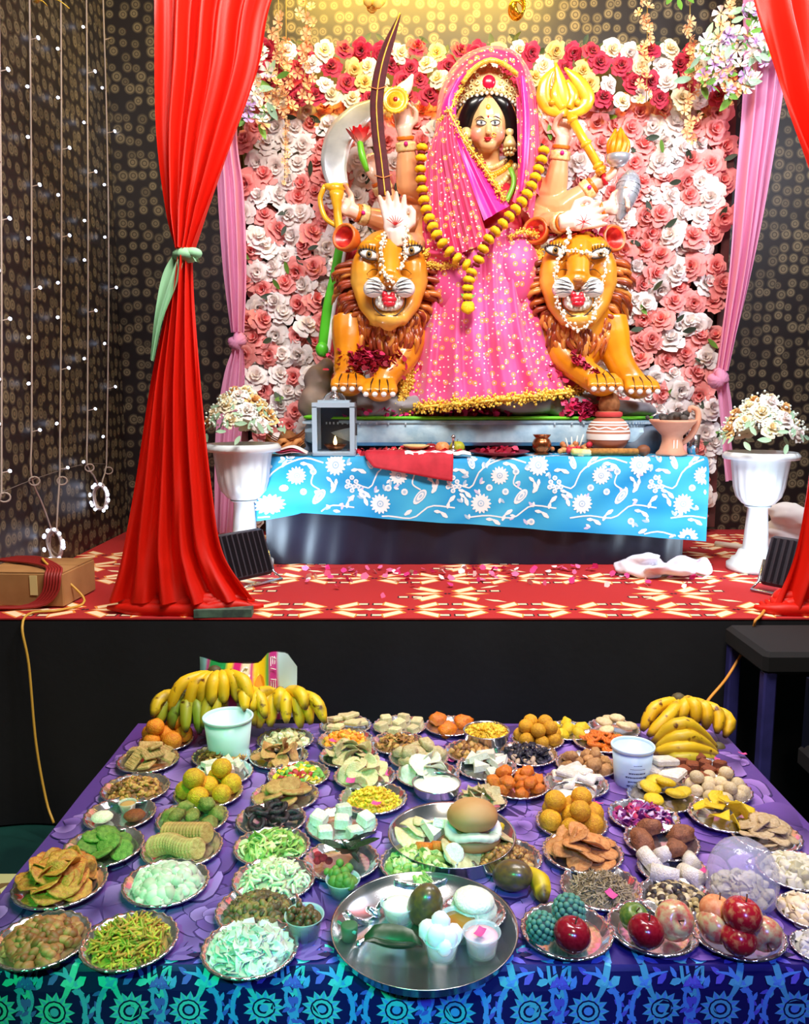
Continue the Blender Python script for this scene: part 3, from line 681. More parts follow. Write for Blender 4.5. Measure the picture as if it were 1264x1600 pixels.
def lion(cx, label, ears, legs, haunch, seed, eyes):
    rg = np.random.default_rng(seed); E = 395
    def H(dx, dy, d): return P(cx+dx, E+dy, d)
    t = thing('lion_statue', label, 'lion statue', P(cx, 640, 4.45), 'painted lion statues of the idol')
    mb = MB()
    mb.sph(H(0, 6, 4.36), (.175, .14, .125)); mb.sph(H(0, -14, 4.38), (.13, .12, .07))
    for sx in (-1, 1):
        mb.sph(H(sx*38, 34, 4.32), (.075, .09, .13)); mb.sph(H(sx*30, -8, 4.27), (.06, .05, .04))
        mb.tube([H(sx*46, 40, 4.31), H(sx*34, 80, 4.29), H(sx*14, 106, 4.24)], [.055, .05, .045], 10)
        mb.sph(H(sx*20, 54, 4.19), (.062, .06, .055))
    mb.tube([H(0, -6, 4.27), H(0, 20, 4.2), H(0, 40, 4.165)], [.075, .058, .056], 12)
    mb.sph(H(0, 42, 4.155), (.052, .04, .03)); mb.sph(H(0, 104, 4.22), (.075, .06, .045)); mb.sph(H(0, 110, 4.24), (.05, .05, .04))
    mb.sph(H(0, 100, 4.46), (.19, .2, .26)); mb.sph(H(haunch, 130, 4.7), (.22, .25, .22)); mb.sph(H(0, 145, 4.42), (.15, .14, .14))
    for lg in legs:
        p = [P(*q) for q in lg]; mb.tube(spl(p, 10), [.1, .095, .075, .07, .07], 12); pw = p[-1]
        mb.sph(pw+np.array([0, -.03, -.01]), (.075, .1, .055))
        for k in (-1.5, -.5, .5, 1.5): mb.tube([pw+np.array([k*.034, -.02, .035]), pw+np.array([k*.042, -.1, .004]), pw+np.array([k*.044, -.128, -.02])], [.028, .029, .025], 8)
    f = fuse(mb, .0085, 7); paint_fur(f, cx); body = f.build('body', m_fur, t)
    # claws
    for lg in legs:
        pw = P(*lg[-1])
        for k in (-1.5, -.5, .5, 1.5): MB().sph(pw+np.array([k*.044, -.15, -.026]), (.015, .018, .013), 8, 6).build('claw', m_white, t)
        for k in (-1, 0, 1): MB().tube(spl([pw+np.array([k*.03, -.0, .066]), pw+np.array([k*.036, -.06, .046]), pw+np.array([k*.043, -.115, .018]), pw+np.array([k*.044, -.142, -.016])], 8), [.002, .0045, .0045, .003], 5).build('toe_crease', m_line, t)
    # ears: cup and red inside
    for ex, ey in ears:
        n = (ex-cx)/80; R = np.array(Vector((n*.6, -1, .15)).to_track_quat('Z', 'Y').to_matrix())
        c = P(ex, ey, 4.36)
        e = MB().lathe([(.035, -.09), (.065, -.03), (.07, .02), (.06, .035), (.05, .015), (.03, -.02), (0, -.03)], 18, c, R).build('ear', M('ear_paint', (206, 104, 40), rough=.35), t)
        MB().lathe([(.056, .022), (.048, .02), (.03, -.012), (0, -.022)], 18, c-.0, R).build('ear_lining', M('ear_red', (214, 50, 36), (160, 24, 24), 30, rough=.3), e)
    # eyes
    for (ex, ey), sx in zip(eyes, (-1, 1)):
        c = P(ex, ey, 4.235); e = MB().sph(c, (.05, .02, .022), 14, 10, R=rotm(0, -sx*.25, 0)).build('eye', m_white, t)
        MB().sph(c+np.array([0, -.013, 0]), (.018, .011, .019), 12, 8).build('iris', M('iris_tan', (150, 120, 70), rough=.2), e)
        MB().sph(c+np.array([0, -.022, 0]), (.009, .006, .01), 10, 6).build('pupil', M('pupil_black', (14, 12, 14), rough=.15), e)
        l = MB(); a = np.linspace(0, 2*PI, 20); l.tube([c+np.array([.051*math.cos(x), -.009, .023*math.sin(x)+sx*.012*math.cos(x)]) for x in a], .0045, 6, caps=False)
        for k in range(9):
            x = math.radians(25+k*16); l.tube([c+np.array([.05*math.cos(x), -.012, .023*math.sin(x)]), c+np.array([.06*math.cos(x), -.022, .05*math.sin(x)])], [.003, .001], 5)
        l.build('eyelash', m_line, e)
    # muzzle pads, nose, mouth
    for sx in (-1, 1):
        p = MB().sph(H(sx*22, 54, 4.168), (.06, .045, .048), 14, 10, R=rotm(0, sx*.35, 0)).build('whisker_pad', m_white, t)
        l = MB()
        for k in range(4): l.tube([H(sx*10, 54+k*5-6, 4.125), H(sx*24, 49+k*6-6, 4.122), H(sx*36, 46+k*8-6, 4.135)], [.002, .003, .001], 5)
        l.build('whisker_line', M('grey_line', (70, 74, 84), rough=.5), p)
    MB().sph(H(0, 42, 4.128), (.026, .014, .014), 12, 8).build('nose', M('nose_tan', (190, 120, 60), rough=.3), t)
    mo = MB().sph(H(0, 76, 4.19), (.072, .035, .05), 16, 10).build('mouth', m_white, t)
    l = MB(); l.sph(H(0, 73, 4.152), (.038, .02, .022), 12, 8); l.sph(H(-7, 66, 4.152), (.016, .014, .02), 10, 6); l.sph(H(5, 67, 4.152), (.014, .014, .018), 10, 6); l.sph(H(0, 79, 4.15), (.032, .016, .018), 10, 6); l.build('tongue', m_mouth, mo)
    tb = MB()
    for sx in (-1, 1):
        for k, y in ((16, 66), (16, 84), (10, 62), (10, 88), (4, 89)): tb.tube([H(sx*k, y, 4.165), H(sx*k, y+(8 if y < 75 else -6), 4.15)], [.009, .003], 6)
    tb.build('teeth', M('tooth_ivory', (250, 246, 230), rough=.25), mo)
    l = MB()
    for sx in (-1, 1): l.tube(spl([H(0, 60, 4.14), H(sx*14, 58, 4.15), H(sx*25, 68, 4.17), H(sx*24, 84, 4.185), H(sx*12, 97, 4.172), H(0, 99, 4.17)], 16), .0035, 5)
    for sx in (-1, 1):
        l.tube(spl([H(sx*5, -14, 4.232), H(sx*4, -4, 4.222), H(sx*6, 8, 4.2)], 8), [.003, .002], 5); l.tube(spl([H(sx*8, 18, 4.18), H(sx*18, 12, 4.2), H(sx*26, 18, 4.225)], 8), [.003, .001], 5); l.tube(spl([H(sx*14, 28, 4.17), H(sx*26, 26, 4.2), H(sx*36, 34, 4.24)], 8), [.003, .001], 5)
    l.build('painted_crease', m_line, t)
    # mane locks
    mn = MB(); cols = ((176, 84, 30), (206, 118, 50), (132, 54, 28), (226, 150, 70), (160, 64, 36))
    for k in range(230):
        th = rg.uniform(-.45, PI+.45); sx = math.cos(th); sy = math.sin(th); r0 = rg.uniform(.92, 1.1); dd = rg.uniform(0, 1)
        x0, y0 = 52*sx*r0, 40+68*sy*r0; ln = rg.uniform(20, 40)
        a, b = H(x0, y0, 4.32+.1*dd), H(x0+sx*ln*.9, y0+ln*(.55+.5*max(sy, 0)), 4.38+.13*dd); mid = H(x0+sx*ln*.75+rg.normal()*3, y0+ln*.2, 4.32+.13*dd)
        mn.tube(spl([a, mid, b], 7), [.011, .015, .013, .003], 6, col=cols[int(rg.integers(5))])
    for k in range(120):
        x = rg.uniform(-48, 48); y = rg.uniform(100, 138)-abs(x)*.25
        mn.tube(spl([H(x, y, 4.29+abs(x)*.0012), H(x+rg.normal()*4, y+14, 4.265+abs(x)*.0012), H(x*.9+rg.normal()*6, y+rg.uniform(26, 42), 4.285+abs(x)*.0012)], 7), [.01, .014, .011, .002], 6, col=cols[int(rg.integers(5))])
    mn.build('mane', m_mane, t)
    return t
lion(608, 'painted lion statue with open jaws at the left of the idol', [(541, 372)], [[(548, 500, 4.42), (545, 545, 4.36), (542, 580, 4.34), (546, 600, 4.32)], [(640, 520, 4.45), (628, 560, 4.36), (606, 585, 4.3), (594, 608, 4.28)]], 10, 3, [(577, 398), (643, 392)])
lion(903, 'painted lion statue with open jaws at the right of the idol', [(838, 362), (956, 374)], [[(866, 520, 4.45), (880, 556, 4.36), (908, 578, 4.32), (938, 600, 4.3)], [(950, 500, 4.42), (962, 550, 4.38), (976, 580, 4.36), (994, 604, 4.34)]], -5, 5, [(867, 392), (937, 396)])

# ================================================================ THE IDOL
idol = thing('goddess_statue', 'painted many-armed goddess statue in pink spangled sari seated between lions', 'statue', P(765, 640, 4.6))
def hand(mb, wrist, Fd, Nn, k=1.0, side=1, curl=.4, spread=.12):
    Fd = np.array(Fd, float); Fd /= np.linalg.norm(Fd); Nn = np.array(Nn, float); Nn -= Fd*np.dot(Nn, Fd); Nn /= np.linalg.norm(Nn); S = np.cross(Fd, Nn)*side
    wr = np.array(wrist); L = .085*k
    R = np.column_stack([S, Nn, Fd]); mb.sph(wr+Fd*L*.55, (.042*k, .02*k, .055*k), 12, 8, R=R)
    mb.tube([wr-Fd*.02*k, wr+Fd*L*.4], [.03*k, .036*k], 10)
    tips = []
    for i, (o, ln) in enumerate(((-1.5, .062), (-.5, .074), (.5, .078), (1.5, .07))):
        o = -o; p = wr+Fd*L*.92+S*o*.0195*k; d = Fd+S*o*spread; d /= np.linalg.norm(d); pts = [p-d*.02*k, p]; a = 0
        for sgl in (.42, .33, .25):
            a += curl*(.75 if sgl > .4 else 1.0); dd = d*math.cos(a)+Nn*math.sin(a); pts.append(pts[-1]+dd*ln*k*sgl)
        mb.tube(pts, [.0115*k, .0118*k, .0105*k, .0095*k, .0065*k], 8); tips.append(pts[-1])
    p = wr+Fd*L*.3+S*.03*k; d = Fd*.75+S*.75+Nn*.3*curl
    mb.tube([p-S*.02*k, p+d*.035*k, p+d*.035*k+(Fd*.9+S*.15+Nn*curl*.6)*.034*k, p+d*.035*k+(Fd*.9-S*.1+Nn*curl)*.055*k], [.016*k, .0145*k, .012*k, .008*k], 8)
    return wr+Fd*L*.6+Nn*.025*k
B = MB()
B.sph(P(765, 305, 4.6), (.165, .11, .17), 16, 12); B.sph(P(765, 278, 4.61), (.235, .085, .075), 16, 10); B.sph(P(765, 350, 4.58), (.16, .13, .16), 16, 12); B.sph(P(765, 392, 4.55), (.22, .18, .12), 16, 12)
B.tube([P(763, 270, 4.6), P(763, 250, 4.58), P(762, 225, 4.555)], [.085, .06, .06], 14)
B.sph(P(762, 190, 4.55), (.106, .12, .145), 18, 14); B.sph(P(762, 205, 4.51), (.094, .085, .098), 16, 12); B.sph(P(762, 226, 4.475), (.045, .045, .035), 12, 8)
for sx in (-1, 1): B.sph(P(762+sx*15, 210, 4.475), (.042, .042, .045), 12, 8); B.sph(P(762+sx*29, 200, 4.56), (.015, .03, .04), 8, 6)
B.tube([P(763, 188, 4.440), P(763, 199, 4.424), P(763, 207, 4.410)], [.010, .012, .015], 10); B.sph(P(763, 208, 4.415), (.020, .015, .010), 10, 6)
ARM = {  # shoulder, elbow, wrist, then hand direction, palm normal, size, thumb side, curl
 'L1': [(690, 300, 4.66), (638, 290, 4.58), (633, 212, 4.52), (-.12, -.05, 1), (-.2, -1, 0), 1.2, 1, .55],
 'L2': [(680, 320, 4.72), (618, 335, 4.66), (592, 282, 4.6), (-.5, -.1, .85), (.4, -1, .2), 1.15, 1, .8],
 'L3': [(680, 345, 4.7), (612, 350, 4.6), (556, 332, 4.52), (-.95, -.1, .5), (.3, -1, .3), 1.15, 1, 1.2],
 'L4': [(688, 330, 4.6), (660, 385, 4.46), (621, 376, 4.24), (-.12, -.1, 1), (-.05, -1, -.1), 1.5, 1, .1],
 'R1': [(835, 300, 4.66), (866, 304, 4.58), (878, 226, 4.53), (.18, 0, 1), (.3, -1, .1), 1.2, -1, 1.15],
 'R2': [(835, 320, 4.66), (880, 326, 4.54), (928, 288, 4.5), (.9, 0, .45), (-.3, -.35, 1), 1.15, 1, .55],
 'R3': [(830, 345, 4.6), (852, 352, 4.42), (882, 347, 4.26), (.9, -.1, .16), (0, -1, .05), 1.4, -1, .3],
 'R4': [(838, 350, 4.66), (890, 348, 4.52), (944, 326, 4.47), (.95, 0, .15), (-.1, -1, .3), 1.15, -1, 1.0]}
HC = {}
for k, (s_, e_, w_, Fd, Nn, sz, sd, cu) in ARM.items():
    s_, e_, w_ = P(*s_), P(*e_), P(*w_)
    B.tube(spl([s_, s_*.45+e_*.55, e_], 8), [.085, .078, .066], 12); B.sph(e_, .064, 12, 8); B.tube(spl([e_, e_*.6+w_*.4, w_], 8), [.064, .062, .048, .036], 12)
    HC[k] = hand(B, w_, Fd, Nn, sz, sd, cu)
f = fuse(B, .0065, 5, .45); v = np.vstack(f.V)
skin, face_c, rose_c, palm_c = (np.array(lin(c)) for c in ((232, 164, 114), (248, 200, 140), (244, 116, 120), (248, 214, 200)))
c = np.tile(skin, (len(v), 1))
def blend(c, ctr, r, col, amt=1.0, sc=(1, 1, 1)):
    k = np.clip(1.4*(1-np.linalg.norm((v-ctr)*np.array(sc), axis=1)/r), 0, 1)[:, None]*amt; return c*(1-k)+col*k
c = blend(c, P(762, 195, 4.5), .22, face_c)
for sx in (-1, 1): c = blend(c, P(762+sx*19, 211, 4.46), .055, rose_c, .75)
for k, h in HC.items(): c = blend(c, h, .16, palm_c, .75)
c = blend(c, P(617, 342, 4.21), .18, np.array(lin((255, 236, 230)))); c = blend(c, P(914, 340, 4.22), .16, np.array(lin((255, 236, 230))))
f.C = [c]; f.used = True; f.build('body', M('skin_gloss', vcol=True, rough=.28, coat=.4), idol)
m_hair = M('hair_black', (16, 13, 16), rough=.3, coat=.2); m_redp = M('red_paint', (200, 24, 40), rough=.35); m_gem = M('gem_magenta', (206, 40, 130), rough=.15); m_goldl = M('gold_pale', (232, 206, 130), (250, 236, 180), 60, rough=.35, bump=.5, bscale=70, metal=.25)
# face paint
for sx in (-1, 1):
    ex, ey = 762.5+sx*10.5, 192.5
    c0 = P(ex, ey, 4.434); e = MB().sph(c0, (.024, .011, .0115), 14, 8, R=rotm(0, -sx*.12, 0)).build('eye', m_white, idol)
    MB().sph(c0+np.array([0, -.007, .001]), (.0085, .006, .0095), 10, 8).build('iris', M('iris_grey', (130, 140, 146), rough=.2), e); MB().sph(c0+np.array([0, -.0118, .001]), (.004, .003, .005), 8, 6).build('pupil', M('pupil_black'), e)
    l = MB(); a = np.linspace(-.3, PI+.3, 12); l.tube([c0+np.array([.026*math.cos(x), -.006, .0125*math.sin(x)+sx*.003*math.cos(x)]) for x in a], [.002, .0035, .002], 5); a = np.linspace(PI+.2, 2*PI-.2, 10); l.tube([c0+np.array([.025*math.cos(x), -.006, .0125*math.sin(x)]) for x in a], .0022, 5); l.build('eyeliner', M('liner', (50, 26, 26), rough=.4), e)
    MB().tube(spl([P(762.5+sx*5, 187, 4.437), P(762.5+sx*10, 182, 4.436), P(762.5+sx*16, 183.5, 4.441), P(762.5+sx*21, 188, 4.455)], 12), [.0015, .003, .0025, .001], 6).build('eyebrow', M('brow_brown', (70, 40, 30), rough=.5), idol)
l = MB(); l.sph(P(759.5, 216, 4.425), (.012, .008, .006), 10, 6); l.sph(P(765, 216, 4.425), (.012, .008, .006), 10, 6); l.sph(P(762, 219, 4.427), (.014, .008, .0055), 10, 6); l.build('lips', m_redp, idol)
MB().sph(P(763, 182, 4.432), (.005, .004, .006), 8, 6).build('bindi', m_redp, idol)
MB().tube([P(772+3*math.cos(a), 211+3.5*math.sin(a), 4.43) for a in np.linspace(0, 2*PI, 16)], .002, 5).build('nose_ring', m_gold, idol)
# hair: cap with a parting, waves at the temples, long tresses
Hh = MB(); Hh.sph(P(762, 180, 4.6), (.135, .125, .15), 18, 12)
for sx in (-1, 1):
    Hh.tube(spl([P(762+sx*2, 152, 4.485), P(762+sx*20, 160, 4.475), P(762+sx*31, 180, 4.5), P(762+sx*36, 205, 4.54), P(762+sx*38, 232, 4.58)], 12), [.02, .042, .044, .05, .03], 10)
    Hh.tube(spl([P(762+sx*34, 200, 4.6), P(762+sx*38, 240, 4.6), P(762+sx*42, 275, 4.58)], 8), [.05, .04, .02], 10)
fuse(Hh, .009, 4).build('hair', m_hair, idol)
MB().tube(spl([P(763, 153, 4.455), P(763, 160, 4.445), P(763, 166, 4.438)], 6), .0045, 6).build('parting_chain', m_goldl, idol); MB().sph(P(763, 167, 4.434), (.012, .006, .014), 10, 8).build('forehead_pendant', m_goldp, idol)
# crown
cr = MB(); G = np.zeros((9, 33, 3))
for j in range(33):
    a = math.radians(-82+164*j/32); s = abs(j-16)/16
    top = 101+34*s**1.3+(5*abs(math.sin(j*PI/4)) if s > .05 else 0); bot = 151+20*s**1.6
    for i in range(9):
        q = i/8; R0 = .165+.02*math.sin(q*PI)
        pz = P(763, bot+(top-bot)*q, 4.5)[2]; G[i, j] = (P(763, 140, 4.5)[0]+R0*math.sin(a)*(1-.12*q), 4.61-R0*math.cos(a)+.03*q, pz)
cr.grid(G)
crown = cr.build('crown', m_goldl, idol)
sm = crown.modifiers.new('thick', 'SOLIDIFY'); sm.thickness = .012
for j in range(2, 31, 2):
    for i in (1, 3, 5, 7):
        if 13 <= j <= 19 and i in (3, 5): continue
        q = G[i, j]; rr = .012
        a0 = (i+j) % 4; MB().tube([q+np.array([rr*(1-k/22)*math.cos(k*.6+a0), -.008, rr*(1-k/22)*math.sin(k*.6+a0)]) for k in range(14)], .003, 5).build('scroll', m_goldl, crown)
MB().sph(P(764, 128, 4.435), (.034, .014, .034), 16, 10).build('crown_gem', M('gem_red', (226, 24, 60), rough=.2), crown)
l = MB()
for k in range(20):
    a = math.radians(-80+8.4*k); s = abs(k-9.5)/9.5; l.sph((P(763, 140, 4.5)[0]+.172*math.sin(a), 4.61-.172*math.cos(a), P(763, 152+20*s**1.6, 4.5)[2]), .009, 8, 6)
l.build('crown_beads', M('pearl', (244, 238, 222), rough=.25), crown)
# earrings
for ex, ey in ((728, 212), (796, 225)):
    e = MB(); c0 = P(ex, ey, 4.5); e.sph(c0+np.array([0, 0, .06]), (.022, .015, .022), 10, 8); e.lathe([(.0, .045), (.02, .035), (.035, .0), (.032, -.015), (0, -.02)], 14, c0)
    for k in range(9): a = k*2*PI/9; e.sph(c0+np.array([.03*math.cos(a), .03*math.sin(a), -.03]), .008, 6, 5)
    for k in range(6): a = k*2*PI/6; e.sph(c0+np.array([.018*math.cos(a), .018*math.sin(a), -.048]), .009, 6, 5)
    e.build('earring', m_goldl, idol)
# necklaces
for r, (hw, y0, dip, th) in enumerate(((26, 250, 12, .012), (34, 254, 20, .014), (40, 260, 34, .016))):
    n = MB(); a = np.linspace(-1, 1, 21)
    for x in a: n.sph(P(764+hw*x, y0+dip*(1-x*x), 4.51-.012*r+.06*x*x), (th, th*.8, th*1.1), 8, 6)
    n.build('necklace', m_goldl if r != 1 else m_goldp, idol)
MB().sph(P(756, 256, 4.485), (.012, .008, .012), 8, 6).build('necklace_gem', m_redp, idol)
# bracelets
def ring_at(a, b, q, r, w_, mat, name, gem=True):
    a, b = np.array(a), np.array(b); d = b-a; c0 = a+d*q; R = np.array(Vector(d).to_track_quat('Z', 'Y').to_matrix())
    o = MB().lathe([(r*.9, -w_), (r, -w_), (r*1.08, -w_*.5), (r*1.02, 0), (r*1.08, w_*.5), (r, w_), (r*.9, w_)], 24, c0, R, flute=(12, .03, 1, 5)).build(name, mat, idol)
    if gem: MB().sph(c0+np.array([0, -r*1.05, 0]), .012, 8, 6).build('bracelet_gem', m_gem, o)
for k in ARM:
    e_, w_ = P(*ARM[k][1]), P(*ARM[k][2])
    ring_at(e_, w_, .78, .05, .022, m_goldl, 'bracelet'); ring_at(e_, w_, .95, .043, .009, M('orange_paint', (236, 120, 30), rough=.35), 'bangle', False)
# palm lines
for nm, cx, cy, d in (('L4', 617, 346, 4.19), ('R3', 912, 341, 4.21)):
    l = MB()
    for k in range(7):
        a = math.radians(35+18*k) if nm == 'L4' else math.radians(-20+45*k); ln = 16 if nm == 'L4' else 13
        l.tube(spl([P(cx, cy+6, d), P(cx+ln*.6*math.cos(a)+1, cy+6-ln*.6*math.sin(a), d-.003), P(cx+ln*math.cos(a), cy+6-ln*math.sin(a), d+.002)], 6), [.0025, .0015], 5)
    l.build('palm_line', M('palm_red', (190, 40, 40), rough=.4), idol)

# sari cloth material: pink with gold rings and silver spangles
def m_sari(name, base, base2):
    m = bpy.data.materials.new(name); m.use_nodes = True; nt = m.node_tree; N = nt.nodes; K = nt.links; b = N['Principled BSDF']
    tc = N.new('ShaderNodeTexCoord'); sx = N.new('ShaderNodeSeparateXYZ'); cx = N.new('ShaderNodeCombineXYZ'); K.new(tc.outputs['Object'], sx.inputs[0]); K.new(sx.outputs[0], cx.inputs[0]); K.new(sx.outputs[2], cx.inputs[1])
    def vor(sc, rnd):
        n = N.new('ShaderNodeTexVoronoi'); n.voronoi_dimensions = '2D'; n.inputs['Scale'].default_value = sc; n.inputs['Randomness'].default_value = rnd; K.new(cx.outputs[0], n.inputs['Vector']); return n
    def mrange(s, a, b_, c=0, d=1):
        n = N.new('ShaderNodeMapRange'); n.inputs[1].default_value = a; n.inputs[2].default_value = b_; n.inputs[3].default_value = c; n.inputs[4].default_value = d; K.new(s, n.inputs[0]); return n.outputs[0]
    def mix(fac, a, b_):
        n = N.new('ShaderNodeMix'); n.data_type = 'RGBA'
        K.new(fac, n.inputs[0])
        for i, q in ((6, a), (7, b_)):
            if isinstance(q, tuple): n.inputs[i].default_value = (*lin(q), 1)
            else: K.new(q, n.inputs[i])
        return n.outputs[2]
    nz = N.new('ShaderNodeTexNoise'); nz.inputs['Scale'].default_value = 5; K.new(tc.outputs['Object'], nz.inputs['Vector'])
    c = mix(mrange(nz.outputs['Fac'], .35, .65), base, base2)
    v1, v2 = vor(17, .8), vor(46, 1.0)
    c = mix(mrange(v1.outputs['Distance'], .22, .19), c, (238, 170, 70)); c = mix(mrange(v1.outputs['Distance'], .13, .10), c, base); c = mix(mrange(v1.outputs['Distance'], .07, .05), c, (255, 246, 214))
    sel = N.new('ShaderNodeSeparateColor'); K.new(v2.outputs['Color'], sel.inputs[0])
    mm = N.new('ShaderNodeMath'); mm.operation = 'MULTIPLY'; K.new(mrange(v2.outputs['Distance'], .2, .16), mm.inputs[0]); K.new(mrange(sel.outputs[0], .6, .62), mm.inputs[1])
    c = mix(mm.outputs[0], c, (252, 244, 236))
    K.new(c, b.inputs['Base Color']); b.inputs['Roughness'].default_value = .5; b.inputs['Sheen Weight'].default_value = .3
    return m
m_s1, m_s2, m_s3 = m_sari('sari_pink', (236, 92, 170), (226, 70, 130)), m_sari('sari_rose', (206, 34, 96), (226, 60, 120)), M('sari_magenta', (240, 30, 160), (216, 20, 140), 8, rough=.35, sheen=.4)
# skirt
mb = MB()
GS = cloth(mb, PP([(664, 372, 4.52), (655, 420, 4.5), (648, 480, 4.48), (636, 560, 4.44), (622, 640, 4.40)]), PP([(838, 366, 4.52), (846, 420, 4.5), (858, 480, 4.48), (880, 550, 4.44), (912, 612, 4.42)]), 120, 60, 7, .02, .22, ph=.6, jit=.4)
mb.build('skirt', m_s1, idol)
mb = MB(); mb.sph(P(706, 432, 4.42), (.13, .14, .2), 20, 14); mb.sph(P(804, 424, 4.42), (.13, .14, .2), 20, 14); mb.sph(P(757, 425, 4.44), (.2, .12, .16), 16, 12)
fuse(mb, .012, 8).build('lap_cloth', m_s1, idol)
# gold fringe along borders
def fringe(pts3, w_, n, name='gold_fringe', mat=None, tass=True):
    q = spl(pts3, n); mb = MB(); mb.tube(q, w_*.55, 7, flat=.5)
    for p in q:
        for k in range(12): mb.sph(p+RNG.normal(size=3)*np.array([w_*.5, .006, w_*.5]), RNG.uniform(.14, .3)*w_, 5, 4)
    return mb.build(name, mat or M('gold_tinsel', (238, 186, 30), (255, 232, 120), 90, rough=.3, metal=.3), idol)
fringe(PP([(668, 390, 4.3), (656, 430, 4.36), (650, 500, 4.36), (640, 570, 4.34), (624, 634, 4.34)]), .024, 60)
fringe(PP([(838, 372, 4.36), (850, 430, 4.38), (862, 490, 4.38), (884, 560, 4.36), (912, 606, 4.36)]), .022, 60)
def sk(px, py, s): return P(px, py, 4.40-.22*4*s*(1-s)-.02)
fringe([GS[-1, j]+np.array([0, -.006, .004]) for j in range(0, 120, 4)], .03, 90)
fringe([GS[i, 2]+np.array([.01, -.015, 0]) for i in range(20, 60, 4)], .036, 60)
# blouse, torso wrap
mb = MB(); mb.sph(P(765, 322, 4.59), (.18, .125, .16), 20, 14); mb.sph(P(740, 312, 4.53), (.08, .07, .075), 14, 10); mb.sph(P(792, 312, 4.53), (.08, .07, .075), 14, 10); mb.sph(P(765, 365, 4.57), (.2, .17, .14), 20, 12)
for sx in (-1, 1): mb.sph(P(765+sx*58, 292, 4.61), (.09, .09, .09), 14, 10)
fuse(mb, .011, 6).build('blouse', M('blouse_red', (176, 16, 34), (206, 36, 60), 30, rough=.5), idol)
mb = MB(); mb.tube(spl([P(797, 262, 4.47), P(803, 285, 4.45), P(790, 318, 4.44)], 8), .014, 6, flat=.4); mb.build('blouse_trim', M('trim_green', (130, 190, 60), rough=.4), idol)
# veil hood and drapes
mb = MB(); cloth(mb, PP([(700, 268, 4.46), (694, 200, 4.43), (706, 150, 4.42), (735, 112, 4.41), (765, 97, 4.40), (798, 108, 4.41), (812, 150, 4.42), (818, 200, 4.43), (820, 300, 4.46)]),
      PP([(672, 268, 4.64), (680, 200, 4.66), (688, 140, 4.66), (718, 92, 4.64), (765, 72, 4.62), (808, 84, 4.64), (834, 130, 4.66), (842, 200, 4.66), (846, 310, 4.62)]), 24, 80, 2, .008, .06, jit=.8)
mb.build('veil_hood', m_s2, idol)
mb = MB(); cloth(mb, PP([(694, 176, 4.4), (690, 230, 4.37), (700, 290, 4.33), (712, 350, 4.3), (722, 395, 4.28)]), PP([(706, 176, 4.38), (716, 230, 4.35), (736, 290, 4.31), (752, 340, 4.29), (764, 380, 4.27)]), 30, 40, 4, .01, .02)
cloth(mb, PP([(684, 196, 4.44), (668, 240, 4.42), (662, 300, 4.4), (660, 360, 4.38), (668, 405, 4.36)]), PP([(698, 186, 4.4), (696, 240, 4.37), (706, 300, 4.33), (716, 360, 4.3), (726, 402, 4.29)]), 30, 40, 4, .01, .03, ph=2)
mb.build('veil_drape', m_s2, idol)
mb = MB(); cloth(mb, PP([(698, 186, 4.39), (716, 232, 4.36), (736, 290, 4.325), (756, 345, 4.31)]), PP([(706, 178, 4.38), (740, 236, 4.38), (768, 280, 4.37), (796, 322, 4.36)]), 24, 36, 2, .007, .015, ph=1)
mb.build('chest_sash', m_s3, idol)
fringe(PP([(700, 172, 4.37), (722, 212, 4.36), (744, 245, 4.35), (768, 278, 4.34), (788, 312, 4.34)]), .02, 46)
fringe(PP([(688, 188, 4.42), (704, 172, 4.4), (712, 150, 4.41), (722, 138, 4.42)]), .016, 24)
mb = MB(); cloth(mb, PP([(806, 150, 4.43), (808, 220, 4.41), (808, 280, 4.4), (800, 315, 4.4)]), PP([(838, 150, 4.5), (842, 220, 4.46), (840, 280, 4.44), (832, 345, 4.42)]), 24, 36, 3, .01, .03, ph=.4)
mb.build('veil_drape', m_s2, idol)
mb = MB(); cloth(mb, PP([(812, 120, 4.42), (816, 180, 4.405), (815, 240, 4.39), (811, 300, 4.385)]), PP([(820, 120, 4.42), (827, 180, 4.405), (826, 240, 4.39), (818, 300, 4.385)]), 8, 30, 1, .004, .015); mb.build('veil_lining', m_s3, idol)
mb = MB(); cloth(mb, PP([(700, 138, 4.44), (690, 170, 4.42), (700, 200, 4.41)]), PP([(735, 108, 4.42), (716, 140, 4.42), (712, 185, 4.42)]), 12, 18, 1, .006, .03); mb.build('veil_lining', m_s3, idol)
mb = MB(); mb.tube(spl(PP([(722, 130, 4.41), (742, 106, 4.39), (766, 94, 4.375), (790, 102, 4.39), (808, 116, 4.41)]), 24), .012, 7); mb.build('veil_edge', M('gold_tinsel'), idol)
# sash across the lap
mb = MB(); cloth(mb, PP([(664, 372, 4.34), (690, 384, 4.3), (720, 395, 4.28)]), PP([(668, 410, 4.33), (700, 414, 4.28), (730, 412, 4.26)]), 20, 16, 2, .008, .02); mb.build('lap_sash', m_s2, idol)
fringe(PP([(668, 412, 4.31), (690, 416, 4.28), (716, 412, 4.26)]), .018, 20); fringe(PP([(796, 372, 4.31), (815, 362, 4.3), (838, 366, 4.33)]), .016, 18)

